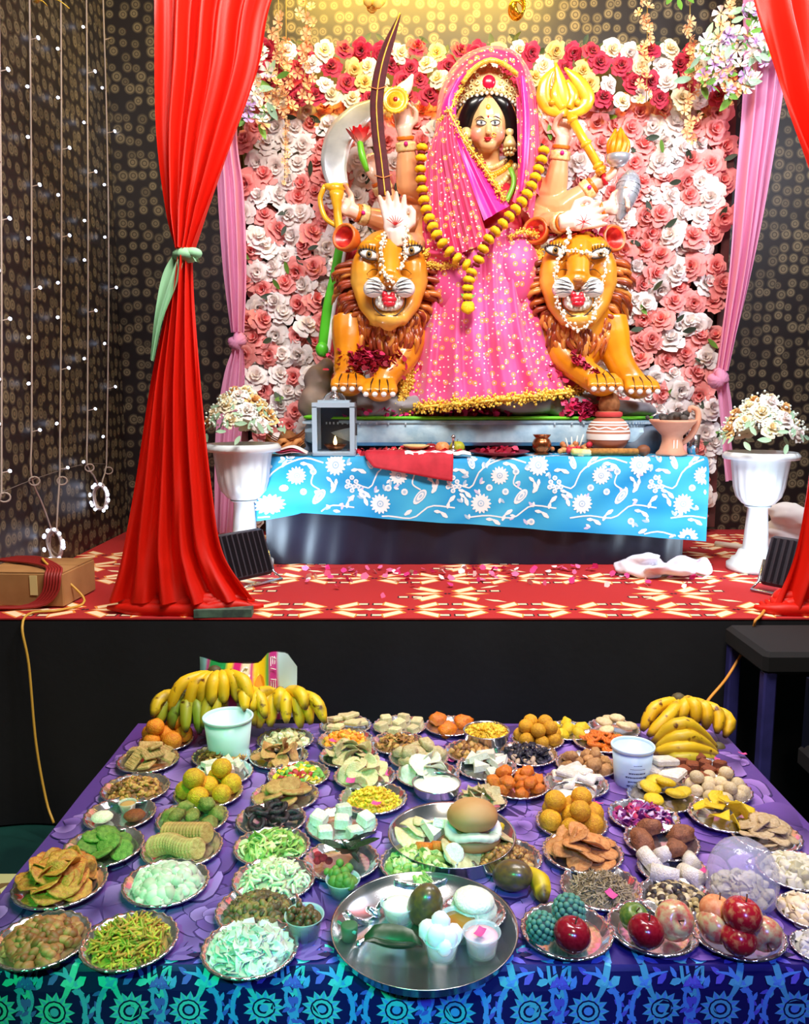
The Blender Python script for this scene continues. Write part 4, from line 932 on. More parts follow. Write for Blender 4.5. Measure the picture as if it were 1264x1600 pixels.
# ---------------------------------------------------------------- garland
mg = bpy.data.meshes.new('x')
def marigold_mesh():
    return MB().sph((0, 0, 0), (1, 1, .62), 16, 10, fn=lambda v: 1+.09*np.sin(11*np.arctan2(v[:, 1], v[:, 0])+4*v[:, 2])*np.cos(7*v[:, 2])).mesh('marigold', M('marigold', (255, 214, 10), (252, 190, 4), 6, rough=.6, rand=.1, bump=.25, bscale=120))
def sep_mesh(): return MB().sph((0, 0, 0), (.72, .72, .3), 12, 6).mesh('garland_spacer', M('garland_maroon', (120, 16, 40), rough=.7))
MG, SP = marigold_mesh(), sep_mesh()
gar = thing('marigold_garland', 'yellow marigold garland with maroon spacers around the idol', 'garland', P(738, 480, 4.24))
def string(pts, n, r):
    q = spl(pts, n*2+1)
    for k in range(1, n*2+1):
        d = q[min(k+1, n*2)]-q[k-1]; R = Vector(d).to_track_quat('Z', 'Y').to_matrix()
        put('marigold' if k % 2 else 'spacer', MG if k % 2 else SP, q[k], R, r, gar)
string(PP([(660, 222, 4.42), (657, 270, 4.4), (665, 325, 4.34), (685, 372, 4.24), (712, 402, 4.2), (736, 418, 4.19)]), 14, .03)
string(PP([(851, 228, 4.44), (842, 262, 4.4), (822, 306, 4.32), (790, 345, 4.24), (762, 376, 4.2), (744, 414, 4.19)]), 14, .03)
string(PP([(739, 420, 4.19), (732, 440, 4.18), (730, 470, 4.19)]), 4, .03)
put('leaf', LEAFG, P(730, 466, 4.17), face((0, -1, .2), 1), .02, gar); put('leaf', LEAFG, P(731, 466, 4.17), face((0, -1, .2), -1.2), .02, gar)
put('marigold', MG, P(731, 480, 4.18), face((0, -1, .2)), .034, gar)

# ---------------------------------------------------------------- what the hands hold
def blade(pts, wd, th, mb=None):
    q = spl(pts, 30); n = len(q); mb = mb or MB(); r = np.interp(np.linspace(0, 1, n), np.linspace(0, 1, len(wd)), wd)
    mb.tube(q, r, 10, flat=th, up=(0, 1, 0)); return mb
sw = thing('sword', 'long maroon velvet sheathed sword leaning in front of the idol', 'sword', P(602, 306, 4.33))
spts = PP([(602, 306, 4.33), (597, 260, 4.36), (590, 200, 4.4), (589, 150, 4.42), (600, 90, 4.44), (625, 22, 4.46)])
blade(spts, [.035, .034, .034, .035, .035, .028, .006], .25).build('sheath', M('maroon_velvet', (86, 10, 26), (66, 6, 20), 30, rough=.8, sheen=.2), sw)
MB().tube(spl([p+np.array([0, -.012, 0]) for p in spts], 30), .0035, 6).build('gold_seam', m_goldp, sw)
for i, y in ((0, .12), (0, .6)):
    q = spl(spts, 30)[int(y*29)]; MB().tube([q+np.array([-.045, -.01, .01]), q+np.array([0, -.016, -.004]), q+np.array([.045, -.01, .012])], .003, 6).build('cord_wrap', M('cord_orange', (200, 120, 70), rough=.6), sw)
sc_ = thing('scimitar', 'broad silver scimitar with a gold hilt at the left of the idol', 'scimitar', P(530, 360, 4.5))
blade(PP([(529, 292, 4.52), (522, 255, 4.55), (532, 212, 4.6), (560, 180, 4.64), (604, 152, 4.68)]), [.055, .075, .082, .07, .012], .12).build('blade', M('silver_blade', (222, 226, 230), (196, 200, 206), 10, rough=.25, metal=.55), sc_)
mb = MB(); mb.tube(spl(PP([(534, 378, 4.46), (528, 340, 4.46), (526, 300, 4.47)]), 10), [.028, .022, .022, .04], 10)
mb.tube(spl(PP([(508, 290, 4.5), (525, 294, 4.47), (543, 290, 4.5)]), 8), [.012, .03, .012], 10); mb.tube(spl(PP([(508, 290, 4.5), (500, 312, 4.5), (508, 340, 4.49), (524, 352, 4.47)]), 12), .014, 8); mb.sph(P(534, 378, 4.46), (.032, .03, .03), 12, 8)
mb.build('hilt', m_goldp, sc_)
tr = thing('trident', 'golden trident held up at the right of the idol', 'trident', P(946, 288, 4.46))
a_, b_ = P(889, 178, 4.47), P(942, 272, 4.45)
MB().tube([a_, b_], .022, 12).build('shaft', m_goldp, tr); MB().tube([b_, P(947, 289, 4.45)], .013, 10).build('shaft_end', m_redp, tr)
for q in (.1, .5, .86, .93): MB().lathe([(.022, -.012), (.03, -.006), (.03, .006), (.022, .012)], 16, a_+(b_-a_)*q, np.array(Vector(b_-a_).to_track_quat('Z', 'Y').to_matrix())).build('shaft_collar', m_goldp, tr)
hd = MB(); C0 = P(884, 180, 4.45)
hd.tube(spl([P(885, 182, 4.47), P(880, 150, 4.46), P(868, 98, 4.45)], 12), [.03, .04, .03, .006], 10, flat=.5, up=(0, 1, 0))
for sx in (-1, 1):
    hd.tube(spl([P(884, 176, 4.46), P(884+sx*20, 172, 4.46), P(884+sx*34, 156, 4.46), P(884+sx*26-6, 128, 4.455), P(884+sx*8-10, 106, 4.45)], 16), [.02, .035, .04, .03, .006], 10, flat=.5, up=(0, 1, 0))
    hd.tube(spl([P(884+sx*5, 170, 4.45), P(884+sx*14-2, 150, 4.45), P(884+sx*8-6, 125, 4.45)], 10), [.02, .03, .01], 8, flat=.5, up=(0, 1, 0)); hd.sph(P(884+sx*20-2, 160, 4.435), .016, 10, 8)
hd.build('trident_head', m_goldp, tr)
fb = thing('flame_bowl', 'small silver bowl with orange carved flame on the right upper palm', 'bowl', P(966, 264, 4.44))
b0 = P(965, 262, 4.42); MB().lathe([(0, 0), (.03, .005), (.055, .03), (.062, .06), (.055, .062), (.045, .04), (0, .03)], 20, b0).build('cup', M('silver_paint', (206, 214, 226), rough=.25, metal=.6), fb)
l = MB()
for k in range(9): a = k*.7; l.tube(spl([b0+np.array([.035*math.cos(a), .03*math.sin(a), .05]), b0+np.array([.045*math.cos(a+.4), .03*math.sin(a+.4), .11]), b0+np.array([.015*math.cos(a+.9), .01*math.sin(a), .19-.01*(k % 3)])], 8), [.016, .017, .005], 8)
l.build('flame', M('flame_orange', (240, 110, 10), (250, 160, 20), 20, rough=.35), fb)
mb = MB(); cc = [P(985, 268, 4.5), P(984, 280, 4.49), P(981, 296, 4.48), (P(976, 314, 4.47)), P(966, 345, 4.46)]
q = spl(cc, 24); mb.tube(q, [.02, .05, .062, .06, .055, .045, .03, .012], 14); rr_ = MB()
for k in range(3, 20, 2): rr_.lathe([(.0, 0), (np.interp(k/23, [0, .15, .3, .5, .75, 1], [.02, .052, .066, .06, .045, .014]), 0), (.0, .004)], 18, q[k], np.array(Vector(q[min(k+1, 23)]-q[k-1]).to_track_quat('Z', 'Y').to_matrix()))
sh = thing('silver_shell', 'silver ribbed conch shell held at the far right of the idol', 'shell', P(966, 345, 4.46)); mb.build('shell_body', M('silver_paint'), sh); rr_.build('rib', M('silver_paint'), sh)
dk = thing('discus', 'golden discus on the raised left fingers of the idol', 'discus', P(618, 176, 4.44))
Rf = np.array(Vector((-.1, -1, .1)).to_track_quat('Z', 'Y').to_matrix()); c0 = P(618, 158, 4.43)
MB().lathe([(0, 0), (.062, 0), (.068, .012), (.058, .02), (.05, .012), (.032, .014), (.03, .024), (.02, .028), (0, .03)], 40, c0, Rf, flute=(20, .05, 1, 2)).build('disc_plate', m_goldp, dk); MB().sph(c0+np.array([0, -.03, 0]), (.012, .008, .012), 10, 6).build('disc_stone', M('ear_red'), dk)
MB().tube(spl(PP([(612, 172, 4.5), (622, 150, 4.5), (636, 134, 4.49), (645, 116, 4.48)]), 14), [.02, .04, .034, .006], 12).build('conch', M('conch_cream', (246, 236, 214), rough=.3, coat=.3), label='cream curved conch behind the golden discus', cat='shell')
lt = thing('lotus', 'red and white lotus on a green stem held by the idol', 'lotus', P(572, 270, 4.5)); c0 = P(562, 216, 4.5)
l = MB()
for k in range(16):
    a = k*2.4; r = .03+.035*(k/16); G = np.zeros((4, 3, 3))
    for ti, tt in enumerate((0, .4, .75, 1)):
        for ui, u in enumerate((-1, 0, 1)): wv = .022*math.sin(PI*min(.93, tt*.85+.12)); G[ti, ui] = c0+np.array([math.cos(a)*r*tt*1.4-math.sin(a)*u*wv, math.sin(a)*r*tt+math.cos(a)*u*wv, -.03+.09*tt*(1-.3*k/16)])
    l.grid(G, np.repeat(np.array([lin((250, 230, 220)), lin((240, 120, 110)), lin((220, 30, 40)), lin((226, 30, 40))]), 3, 0))
l.build('petals', M('lotus_paint', vcol=True, rough=.35), lt); MB().tube(spl(PP([(562, 220, 4.5), (566, 244, 4.49), (574, 268, 4.5)]), 8), [.014, .02, .012], 8).build('stem', M('stem_green', (110, 200, 40), rough=.35), lt)
# jasmine strings on the lions
def jas(pts, n, label):
    t = thing('jasmine_string', label, 'flower string', pts[0], 'white jasmine strings'); q = spl(pts, n); mb = MB()
    MB().tube(q, .002, 5).build('thread', M('thread_white', (220, 214, 200), rough=.8), t)
    for p in q: mb.sph(p+RNG.normal(size=3)*.006, RNG.uniform(.005, .0095), 6, 5); mb.sph(p+RNG.normal(size=3)*.008, RNG.uniform(.004, .007), 6, 4)
    mb.build('buds', M('jasmine', (250, 246, 226), rough=.6), t, kind='stuff')
jas(PP([(604, 358, 4.26), (597, 385, 4.17), (598, 410, 4.15), (602, 430, 4.11), (614, 442, 4.1)]), 34, 'jasmine string hanging from the open palm over the left lion nose')
jas(PP([(637, 330, 4.26), (636, 350, 4.22), (633, 380, 4.19), (632, 402, 4.18), (628, 420, 4.14)]), 30, 'jasmine string falling between the eyes of the left lion near the sari')
jas(PP([(886, 345, 4.27), (888, 370, 4.2), (880, 392, 4.17), (868, 420, 4.16), (868, 455, 4.16), (880, 495, 4.15), (903, 514, 4.15), (925, 500, 4.15), (935, 460, 4.16), (946, 420, 4.18), (945, 392, 4.19), (925, 398, 4.16), (900, 390, 4.16), (882, 392, 4.17)]), 100, 'jasmine string looped round the face of the right lion')
# rose petal heaps
PET = MB()
def petals(name, pts, label, n, col=((170, 16, 50), (206, 40, 90), (140, 10, 40))):
    mb = MB()
    for k in range(n):
        c0 = pts(k); a = RNG.random()*6; R = rotm(RNG.normal()*.7, RNG.normal()*.7, a); s = RNG.uniform(.012, .02)
        v = np.array([(-1, -.6, .15), (0, -.9, 0), (1, -.5, .2), (.8, .6, .3), (0, .9, .15), (-.8, .6, .3)])*s; mb.poly(v@R.T+c0, col[k % 3])
    return mb.build(name, M('rose_petal', vcol=True, rough=.6), smooth=True, label=label, cat='petals', kind='stuff')
petals('petal_heap', lambda k: P(585+RNG.normal()*24, 568+RNG.normal()*9, 4.27+RNG.normal()*.02), 'heap of dark red petals on the left lion forelegs', 260)
petals('petal_heap', lambda k: P(555+RNG.normal()*14, 556+RNG.normal()*6, 4.31+RNG.normal()*.02)+np.array([0, 0, .0]), 'dark red petals on the left lion shoulder', 90)
petals('petal_heap', lambda k: P(846+RNG.normal()*16, 588+RNG.normal()*10, 4.34-RNG.random()*.03), 'crimson petals strewn on the lower right of the skirt', 140)
petals('petal_heap', lambda k: (lambda s: P(895+s*58, 556+s*44+RNG.normal()*3, 4.25))(RNG.random()), 'line of crimson petals down the right lion foreleg', 70)
petals('petal_heap', lambda k: np.array([RNG.uniform(-.42, .55), 4.36+RNG.normal()*.02, PZ+.008+RNG.random()*.03*(RNG.random() < .6)]), 'magenta petals along the left part of the plinth rim', 260, ((206, 30, 110), (236, 70, 150), (150, 16, 90)))
petals('petal_heap', lambda k: P(915+RNG.normal()*14, 638+RNG.normal()*7, 4.31), 'magenta petals on the plinth rim above the clay pot', 110, ((206, 30, 90), (236, 70, 130), (150, 16, 70)))
petals('petal_heap', lambda k: P(900+RNG.normal()*22, 362+RNG.normal()*8, 4.31+RNG.normal()*.02), 'dark red petals between the ears of the right lion', 150)
# left drape of the throne behind the lion: green and white striped border on red
mb = MB(); G = cloth(mb, PP([(533, 372, 4.55), (522, 430, 4.55), (510, 480, 4.54), (502, 545, 4.54)]), PP([(560, 380, 4.52), (552, 440, 4.5), (545, 500, 4.5), (535, 560, 4.5)]), 16, 30, 2, .01)
thr = thing('throne_drape', 'red drape with green border hanging behind the left lion', 'drape', P(508, 550, 4.54)); mb.build('red_cloth', M('drape_red', (190, 30, 50), rough=.5), thr)
MB().tube(G[:, 1], .028, 8, flat=.5).build('green_border', M('border_green', (80, 190, 40), rough=.35), thr); MB().tube(G[:, 5]-np.array([0, .012, 0]), .012, 8, flat=.5).build('white_border', M('white_gloss'), thr); MB().sph(P(503, 546, 4.52), (.035, .03, .04), 12, 8).build('green_tassel', M('border_green'), thr)
# ================================================================ THINGS ON THE ALTAR
AT = AZ+.006
def onalt(px, d, py=None):
    p = P(px, 710, d); p[2] = AT; return p
m_steel = M('steel', (214, 214, 218), rough=.18, metal=.95); m_alu = M('aluminium', (186, 206, 222), rough=.35, metal=.25); m_clay = M('terracotta', (186, 120, 92), (170, 104, 78), 10, rough=.7); m_copper = M('copper', (176, 100, 60), rough=.25, metal=.9)
m_glass = M('clear_glass', (235, 245, 250), rough=.03, trans=1.0, thin=1)
# lantern
c = onalt(524, 4.23); t = thing('glass_lantern', 'square silver lantern with glass panes at the left of the altar', 'lantern', c)
S, H = .105, .265
MB().box(c+np.array([0, 0, .012]), (2*S, 2*S, .024), bev=.004).build('base', m_alu, t, smooth=False)
for sx in (-1, 1):
    for sy in (-1, 1): MB().box(c+np.array([sx*(S-.012), sy*(S-.012), H/2]), (.024, .024, H-.04)).build('post', m_alu, t, smooth=False)
mb = MB().box(c+np.array([0, 0, H-.012]), (2*S, 2*S, .024)); mb.box(c+np.array([0, 0, H+.004]), (1.5*S, 1.5*S, .016)); mb.build('roof', m_alu, t, smooth=False)
mb = MB().lathe([(0, .01), (.03, .01), (.026, .03), (.016, .036), (.022, .05), (.016, .058), (0, .06)], 16, c+np.array([0, 0, H])); mb.tube([c+np.array([.055*math.cos(a), 0, H+.008+.045*math.sin(a)]) for a in np.linspace(0, PI, 14)], .004, 6); mb.build('cap', m_steel, t)
for dx, dy, sx, sy in ((0, -S+.01, 2*S-.05, .003), (-S+.01, 0, .003, 2*S-.05), (S-.01, 0, .003, 2*S-.05)): MB().box(c+np.array([dx, dy, H/2]), (sx, sy, H-.05)).build('pane', m_glass, t, smooth=False)
MB().box(c+np.array([S+.005, -.06, H*.5]), (.012, .02, .06)).build('latch', m_steel, t, smooth=False)
MB().box(c+np.array([0, S-.008, H/2]), (2*S-.05, .004, H-.05)).build('back_panel', M('lantern_back', (70, 80, 96), rough=.4, metal=.4), t, smooth=False)
l = thing('oil_lamp', 'small burning oil lamp inside the glass lantern', 'lamp', c+np.array([0, 0, .025]))
MB().lathe([(0, 0), (.03, 0), (.06, .03), (.056, .032), (.03, .018), (0, .016)], 20, c+np.array([0, 0, .024])).build('dish', m_copper, l); MB().lathe([(0, 0), (.008, .008), (.009, .02), (.004, .04), (0, .05)], 10, c+np.array([0, 0, .048])).build('flame', M('flame_glow', (255, 200, 120), emit=(255, 190, 110), estr=14), l)
# leaf bowl, coconut, folded cloth at the left corner
c = onalt(446, 4.25); MB().sph(c+np.array([0, .1, .06]), (.055, .055, .062), 14, 10, fn=lambda v: 1+.04*np.sin(9*v[:, 0])).build('coconut', M('coconut_brown', (150, 92, 44), (110, 66, 32), 20, rough=.8, bump=.6, bscale=60), label='brown coconut behind the leaf bowl left of lantern', cat='coconut')
mb = MB()
for k in range(6):
    a = .5*k-.6; mb.grid([[c+np.array([-.10+.2*s, .04*math.sin(a+q)-.02, .012+.05*abs(2*s-1)**2+.012*k+.01*q]) for s in np.linspace(0, 1, 8)] for q in (0, 1)])
for k in range(4): mb.tube(spl([c+np.array([-.09+.04*k, -.03, .03]), c+np.array([-.05+.04*k, -.01, .055+.02*(k % 2)]), c+np.array([.0+.03*k, .03, .04])], 6), .014, 6)
mb.build('leaf_bowl', M('dry_leaf', (206, 140, 80), (170, 104, 54), 20, rough=.7), label='dry leaf bowl left of the glass lantern', cat='bowl')
mb = MB(); c = onalt(452, 4.155)
for k in range(3):
    q = spl([c+np.array([-.1, -.02, .05-.015*k]), c+np.array([-.05, -.025, .012+.008*k]), c+np.array([.02, -.03, .02+.012*k]), c+np.array([.09, -.02, .012])], 14)
    mb.grid([q, q+np.array([0, .07, .008])], (250, 240, 244) if k != 1 else (230, 70, 120))
o = mb.build('folded_cloth', M('cloth_pw', vcol=True, rough=.7), label='white and pink folded cloth at the altar left corner', cat='cloth')
# red cloth over the front edge, white cloth on it
mb = MB(); cloth(mb, [np.array([a, y, z]) for a, y, z in ((-.19, AY+.09, AT+.02), (-.195, AY+.0, AT+.018), (-.19, AY-.028, AT-.004), (-.15, AY-.052, AT-.05))], [np.array([a, y, z]) for a, y, z in ((.24, AY+.09, AT+.02), (.24, AY+.0, AT+.016), (.24, AY-.03, AT-.006), (.235, AY-.055, AT-.12))], 26, 18, 1.5, .004)
sol = mb.build('red_cloth', M('red_cotton', (206, 40, 60), (180, 26, 46), 14, rough=.75), label='folded red cloth hanging over the altar front edge', cat='cloth'); sm = sol.modifiers.new('t', 'SOLIDIFY'); sm.thickness = .008
mb = MB(); q = spl([onalt(632, 4.145), onalt(660, 4.14), onalt(690, 4.142), onalt(734, 4.14)], 24); q[:, 2] += .024+.004*np.sin(np.arange(24)*1.3); mb.grid([q, q+np.array([0, -.03, .004]), q+np.array([.004, -.046, -.012])]); mb.build('white_napkin', M('white_cotton', (240, 238, 240), rough=.8), label='white napkin edge lying on the red cloth', cat='cloth')
# fruits on the altar
def fruit_mesh(name, mat, dim=.12, stem=True, seg=20):
    mb = MB(); rings = 14
    prof = []
    for i in range(rings+1):
        a = PI*i/rings; r = math.sin(a); z = math.cos(a); k = 1-.10*max(0, -z)
        z2 = z*.92-(dim*2.2*math.exp(-(r/.28)**2) if z > 0 else -dim*1.6*math.exp(-(r/.25)**2)); prof.append((max(r*k, .001), z2))
    mb.lathe(prof, seg); return mb.mesh(name, mat)
m_apple = M('apple_red', (176, 28, 40), (214, 150, 90), 3.0, rough=.22, coat=.3, contrast=(.5, .75)); m_apple2 = M('apple_blush', (210, 96, 80), (206, 196, 130), 2.4, rough=.25, coat=.3, contrast=(.38, .62)); m_appled = M('apple_dark', (128, 8, 26), (150, 24, 36), 5, rough=.18, coat=.4); m_guava = M('guava', (186, 180, 40), (150, 160, 30), 4, rough=.5); m_peach = M('peach', (226, 130, 70), (236, 170, 110), 4, rough=.5)
AP, AP2, APD, GV, PC = (fruit_mesh('fruit', m) for m in (m_apple, m_apple2, m_appled, m_guava, m_peach))
m_stemw = M('stem_wood', (90, 60, 30), rough=.8)
STEM = MB().tube(spl([(0, 0, .62), (.02, 0, .85), (.1, 0, 1.08)], 5), [.05, .035, .05], 6).mesh('stem', m_stemw)
def fruit(name, me, p, r, label, cat, rot=(0, 0, 0), group=None, stem=True):
    t = thing(name, label, cat, p, group); c = np.array(p)+np.array([0, 0, r*.92]); put('skin', me, c, rot, r, t)
    if stem: put('stem', STEM, c, rot, r, t)
    return t
fruit('apple', APD, onalt(673, 4.24), .034, 'small red apple beside the peach on the altar', 'apple'); fruit('peach', PC, onalt(691, 4.23), .038, 'orange peach between apple and guava on the altar', 'peach', stem=False); fruit('guava', GV, onalt(714, 4.235), .04, 'yellow green guava on the altar', 'guava')
mb = MB(); c = onalt(708, 4.165); mb.lathe([(0, .024), (.02, .026), (.016, .032), (.006, .036), (.006, .085), (.014, .095), (.004, .105), (0, .106)], 12, c); mb.build('incense_holder', m_steel, label='slim silver incense holder before the guava', cat='holder')
mb = MB(); c = onalt(650, 4.22); mb.lathe([(0, .03), (.03, .028), (.07, .05), (.066, .053), (.028, .034), (0, .034)], 20, c); mb.build('shell_dish', M('shell_yellow', (226, 206, 140), rough=.4), label='pale yellow shallow dish behind the red cloth', cat='dish')
mb = MB()
for k in range(26): p = onalt(RNG.uniform(605, 640), 4.2+RNG.random()*.1); mb.sph(p+np.array([0, 0, .012+RNG.random()*.025]), RNG.uniform(.008, .014), 7, 5, col=((200, 160, 90), (206, 40, 60), (120, 150, 160), (230, 210, 150))[k % 4])
mb.build('offering_bits', M('offering', vcol=True, rough=.6), label='small mixed offerings heaped behind the red cloth', cat='offerings', kind='stuff')
petals('petal_heap', lambda k: np.array([RNG.uniform(-.28, .3), 4.24+RNG.normal()*.03, AT+.006+RNG.random()*.02]), 'red petals scattered behind the red cloth on the altar', 120, ((206, 30, 50), (226, 60, 60), (170, 16, 40)))
c = onalt(780, 4.23); pl = thing('maroon_tray', 'round maroon offering tray beside the copper pot', 'tray', c)
MB().lathe([(0, .004), (.11, .004), (.15, .022), (.155, .02), (.115, 0), (0, 0)], 36, c).build('dish', M('tray_maroon', (120, 30, 50), rough=.3), pl)
petals('petal_heap', lambda k: c+np.array([RNG.normal()*.05, RNG.normal()*.05, .012+RNG.random()*.02]), 'red petals on the maroon offering tray', 60)
mb = MB(); mb.sph(c+np.array([0, -.01, .022]), (.022, .022, .018), 10, 8); mb.build('vermilion_ball', M('vermilion', (206, 30, 60), rough=.7), label='red vermilion ball on the maroon tray', cat='ball')
c = onalt(846, 4.25); MB().lathe([(0, 0), (.034, 0), (.04, .006), (.03, .014), (.046, .032), (.05, .055), (.04, .078), (.032, .084), (.044, .098), (.046, .103), (.036, .1), (.028, .086), (0, .08)], 26, c).build('copper_pot', m_copper, label='small round copper pot at the altar middle', cat='pot')
c = onalt(893, 4.24); mb = MB()
for k in range(34): mb.sph(c+np.array([RNG.normal()*.04, RNG.normal()*.03, .015+abs(RNG.normal())*.018]), RNG.uniform(.01, .018), 8, 6, col=((180, 110, 60), (200, 150, 90), (196, 40, 60))[k % 3])
mb.build('offering_bits', M('offering'), label='brown nut offerings beside the striped clay pot', cat='offerings', kind='stuff')
mb = MB()
for k in range(4): mb.tube([c+np.array([.02*k-.02, 0, .04]), c+np.array([.03*k-.03, .01, .085+.006*k])], [.006, .003], 6)
mb.build('feather_sprig', M('sprig', (220, 226, 214), rough=.6), label='pale feathery sprig stuck in the nut offerings', cat='sprig')
MB().box(onalt(908, 4.17)+np.array([0, 0, .018]), (.1, .05, .034), R=rotm(.0, .05, .1), bev=.008).build('yellow_packet', M('packet_yellow', (220, 206, 90), (240, 236, 190), 20, rough=.4), label='small yellow packet before the striped clay pot', cat='packet')
c = onalt(962, 4.17); mb = MB(); mb.tube([c+np.array([-.15, 0, .02]), c+np.array([.11, 0, .02])], .02, 12, flat=.9); mb.build('rolled_mat', M('jute', (184, 130, 60), (150, 100, 44), 60, rough=.9, bump=.6, bscale=120), label='rolled brown jute mat in front of the clay pot', cat='mat')
MB().sph(onalt(1005, 4.17)+np.array([0, 0, .028]), (.035, .03, .028), 12, 8).build('betel_nut', M('nut_brown', (120, 70, 40), rough=.6), label='brown nut at the end of the jute mat', cat='nut')
# striped clay pot
c = onalt(949, 4.27); t = thing('clay_pot', 'round clay pot with painted white stripes topped by a coconut', 'pot', c)
prof = [(0, .02), (.05, .02), (.085, .04), (.107, .08), (.11, .11), (.098, .15), (.075, .178), (.06, .188), (.063, .196), (.064, .215), (.055, .22), (0, .218)]
MB().lathe(prof, 40, c).build('pot_body', m_clay, t)
def band(z0, z1, wav, name='painted_stripe', col=None):
    rs = lambda z: np.interp(z, [p[1] for p in prof[1:10]], [p[0] for p in prof[1:10]])+.0016
    G = [[c+np.array([rs(z+wav*math.sin(9*a))*math.cos(a), rs(z+wav*math.sin(9*a))*math.sin(a), z+wav*math.sin(9*a)]) for a in np.linspace(0, 2*PI, 60, endpoint=False)] for z in np.linspace(z0, z1, 4)]
    MB().grid(G, closed=True).build(name, M('stripe_white', (246, 240, 236), rough=.7), t)
for a, b, wv in ((.078, .108, 0), (.118, .126, .0), (.134, .141, .004), (.15, .156, .0), (.162, .17, 0)): band(a, b, wv)
MB().lathe([(.066, .193), (.069, .2), (.069, .21), (.066, .217)], 30, c).build('red_thread', M('thread_red', (196, 60, 60), rough=.8), t)
MB().sph(c+np.array([0, 0, .252]), (.054, .054, .056), 16, 12, fn=lambda v: 1+.35*np.clip(v[:, 2]-.45, 0, 1)+.03*np.sin(14*np.arctan2(v[:, 1], v[:, 0]))).build('coconut', M('coconut_husk', (176, 116, 70), (140, 86, 46), 30, rough=.9, bump=.8, bscale=70), label='husky coconut set on the striped clay pot', cat='coconut')
# incense burner
c = onalt(1049, 4.2); t = thing('incense_burner', 'terracotta incense burner with a curved handle at the altar right end', 'incense burner', c)
MB().lathe([(0, 0), (.075, 0), (.078, .012), (.06, .03), (.05, .07), (.052, .1), (.075, .125), (.11, .165), (.118, .18), (.108, .178), (.06, .135), (0, .13)], 36, c).build('burner_body', M('terracotta_pale', (222, 164, 136), (206, 140, 112), 8, rough=.7), t)
MB().tube(spl([c+np.array([.05, 0, .06]), c+np.array([.095, 0, .1]), c+np.array([.125, 0, .17]), c+np.array([.12, 0, .225]), c+np.array([.085, 0, .24]), c+np.array([.08, 0, .215])], 24), [.014, .016, .017, .014, .01], 10).build('handle', M('terracotta_pale'), t)
mb = MB()
for k in range(26): mb.sph(c+np.array([RNG.normal()*.04, RNG.normal()*.04, .175+abs(RNG.normal())*.016]), RNG.uniform(.012, .024), 6, 5, R=rotm(*RNG.random(3)*3))
mb.build('charcoal', M('charcoal', (40, 36, 36), (90, 84, 80), 30, rough=.95), label='heap of charcoal in the terracotta burner', cat='charcoal', kind='stuff')
for k in (-.008, .008): MB().box(c+np.array([k, -.055, .05]), (.004, .004, .06)).build('chalk_mark', M('stripe_white'), t, smooth=False)
c = onalt(1082, 4.3); MB().lathe([(0, 0), (.028, 0), (.036, .1), (.033, .1), (.026, .005), (0, .006)], 20, c).build('steel_glass', m_steel, label='steel glass behind the incense burner', cat='glass')

# ================================================================ THINGS ON THE STAGE
ST = SZ+.0075
def onst(px, py): p = T(px, py, ST); return p
# plastic bags
def crumple(name, c, r, mat, label, cat, seed, n=7, vox=.012):
    rg = np.random.default_rng(seed); mb = MB()
    for k in range(n): mb.sph(np.array(c)+rg.normal(size=3)*np.array(r)*.4+np.array([0, 0, r[2]*.8]), np.array(r)*rg.uniform(.45, .75), 10, 8, R=rotm(*rg.normal(size=3)*.3))
    f = fuse(mb, vox, 2); v = f.V[0]; d = np.sin(v[:, 0]*70+seed)*np.sin(v[:, 1]*60+2)*np.sin(v[:, 2]*80)
    n_ = rg.normal(size=3); v[:, 2] = np.maximum(v[:, 2]+d*.006, c[2]); v[:, 0] += .006*np.sin(v[:, 2]*90+v[:, 1]*40); return f.build(name, mat, label=label, cat=cat)
m_poly = M('white_polythene', (236, 232, 244), rough=.25, alpha=.92)
crumple('plastic_bag', onst(1006, 897), (.15, .1, .04), m_poly, 'crumpled white plastic bag on the carpet beside the altar', 'bag', 3)
c = onst(1076, 897); mb = MB()
for k in range(3): mb.tube([c+np.array([(.09-.01*k)*math.cos(a), (.06-.008*k)*math.sin(a), .03+.012*k+.01*math.sin(3*a+k)]) for a in np.linspace(0, 2*PI, 30)], .022, 8)
f = fuse(mb, .009, 2); f.build('twisted_bag', M('lilac_polythene', (230, 206, 236), (246, 240, 250), 30, rough=.3), label='twisted pink and white plastic loop near the right urn', cat='bag')
def flood(px, py, rz, tilt, label, energy, target):
    c = onst(px, py); t = thing('floodlight', label, 'floodlight', c, 'stage floodlights'); R = rotm(0, 0, rz)@rotm(tilt, 0, 0); o = c+np.array([0, 0, .13])
    m_body = M('flood_grey', (70, 66, 76), rough=.4, metal=.5)
    mb = MB(); mb.box(o, (.3, .035, .22), R, bev=.01); mb.build('housing', m_body, t, smooth=False)
    for k in range(9): MB().box(o+R@np.array([-.12+.03*k, .03, 0]), (.006, .03, .19), R).build('fin', m_body, t, smooth=False)
    MB().box(o+R@np.array([0, -.0185, 0]), (.27, .004, .19), R).build('lens', M('flood_lens', (220, 226, 236), rough=.2), t, smooth=False)
    mb = MB(); mb.tube([o+R@np.array([-.16, 0, 0]), o+R@np.array([-.16, .0, -.1])*1.0, np.array([*(o+R@np.array([-.16, .06, -.1]))[:2], c[2]+.008]), np.array([*(o+R@np.array([.16, .06, -.1]))[:2], c[2]+.008]), o+R@np.array([.16, 0, -.1]), o+R@np.array([.16, 0, 0])], .007, 6); mb.build('bracket', m_steel, t)
    p = o+R@np.array([0, -.05, 0]); light('floodlight_beam', 'SPOT', p, target, energy, (.66, .85, 1.0), .1, 100, .6)
    return t
flood(378, 912, -2.25, .35, 'grey finned floodlight standing behind the left red curtain', 38, (.4, 4.5, 1.6))
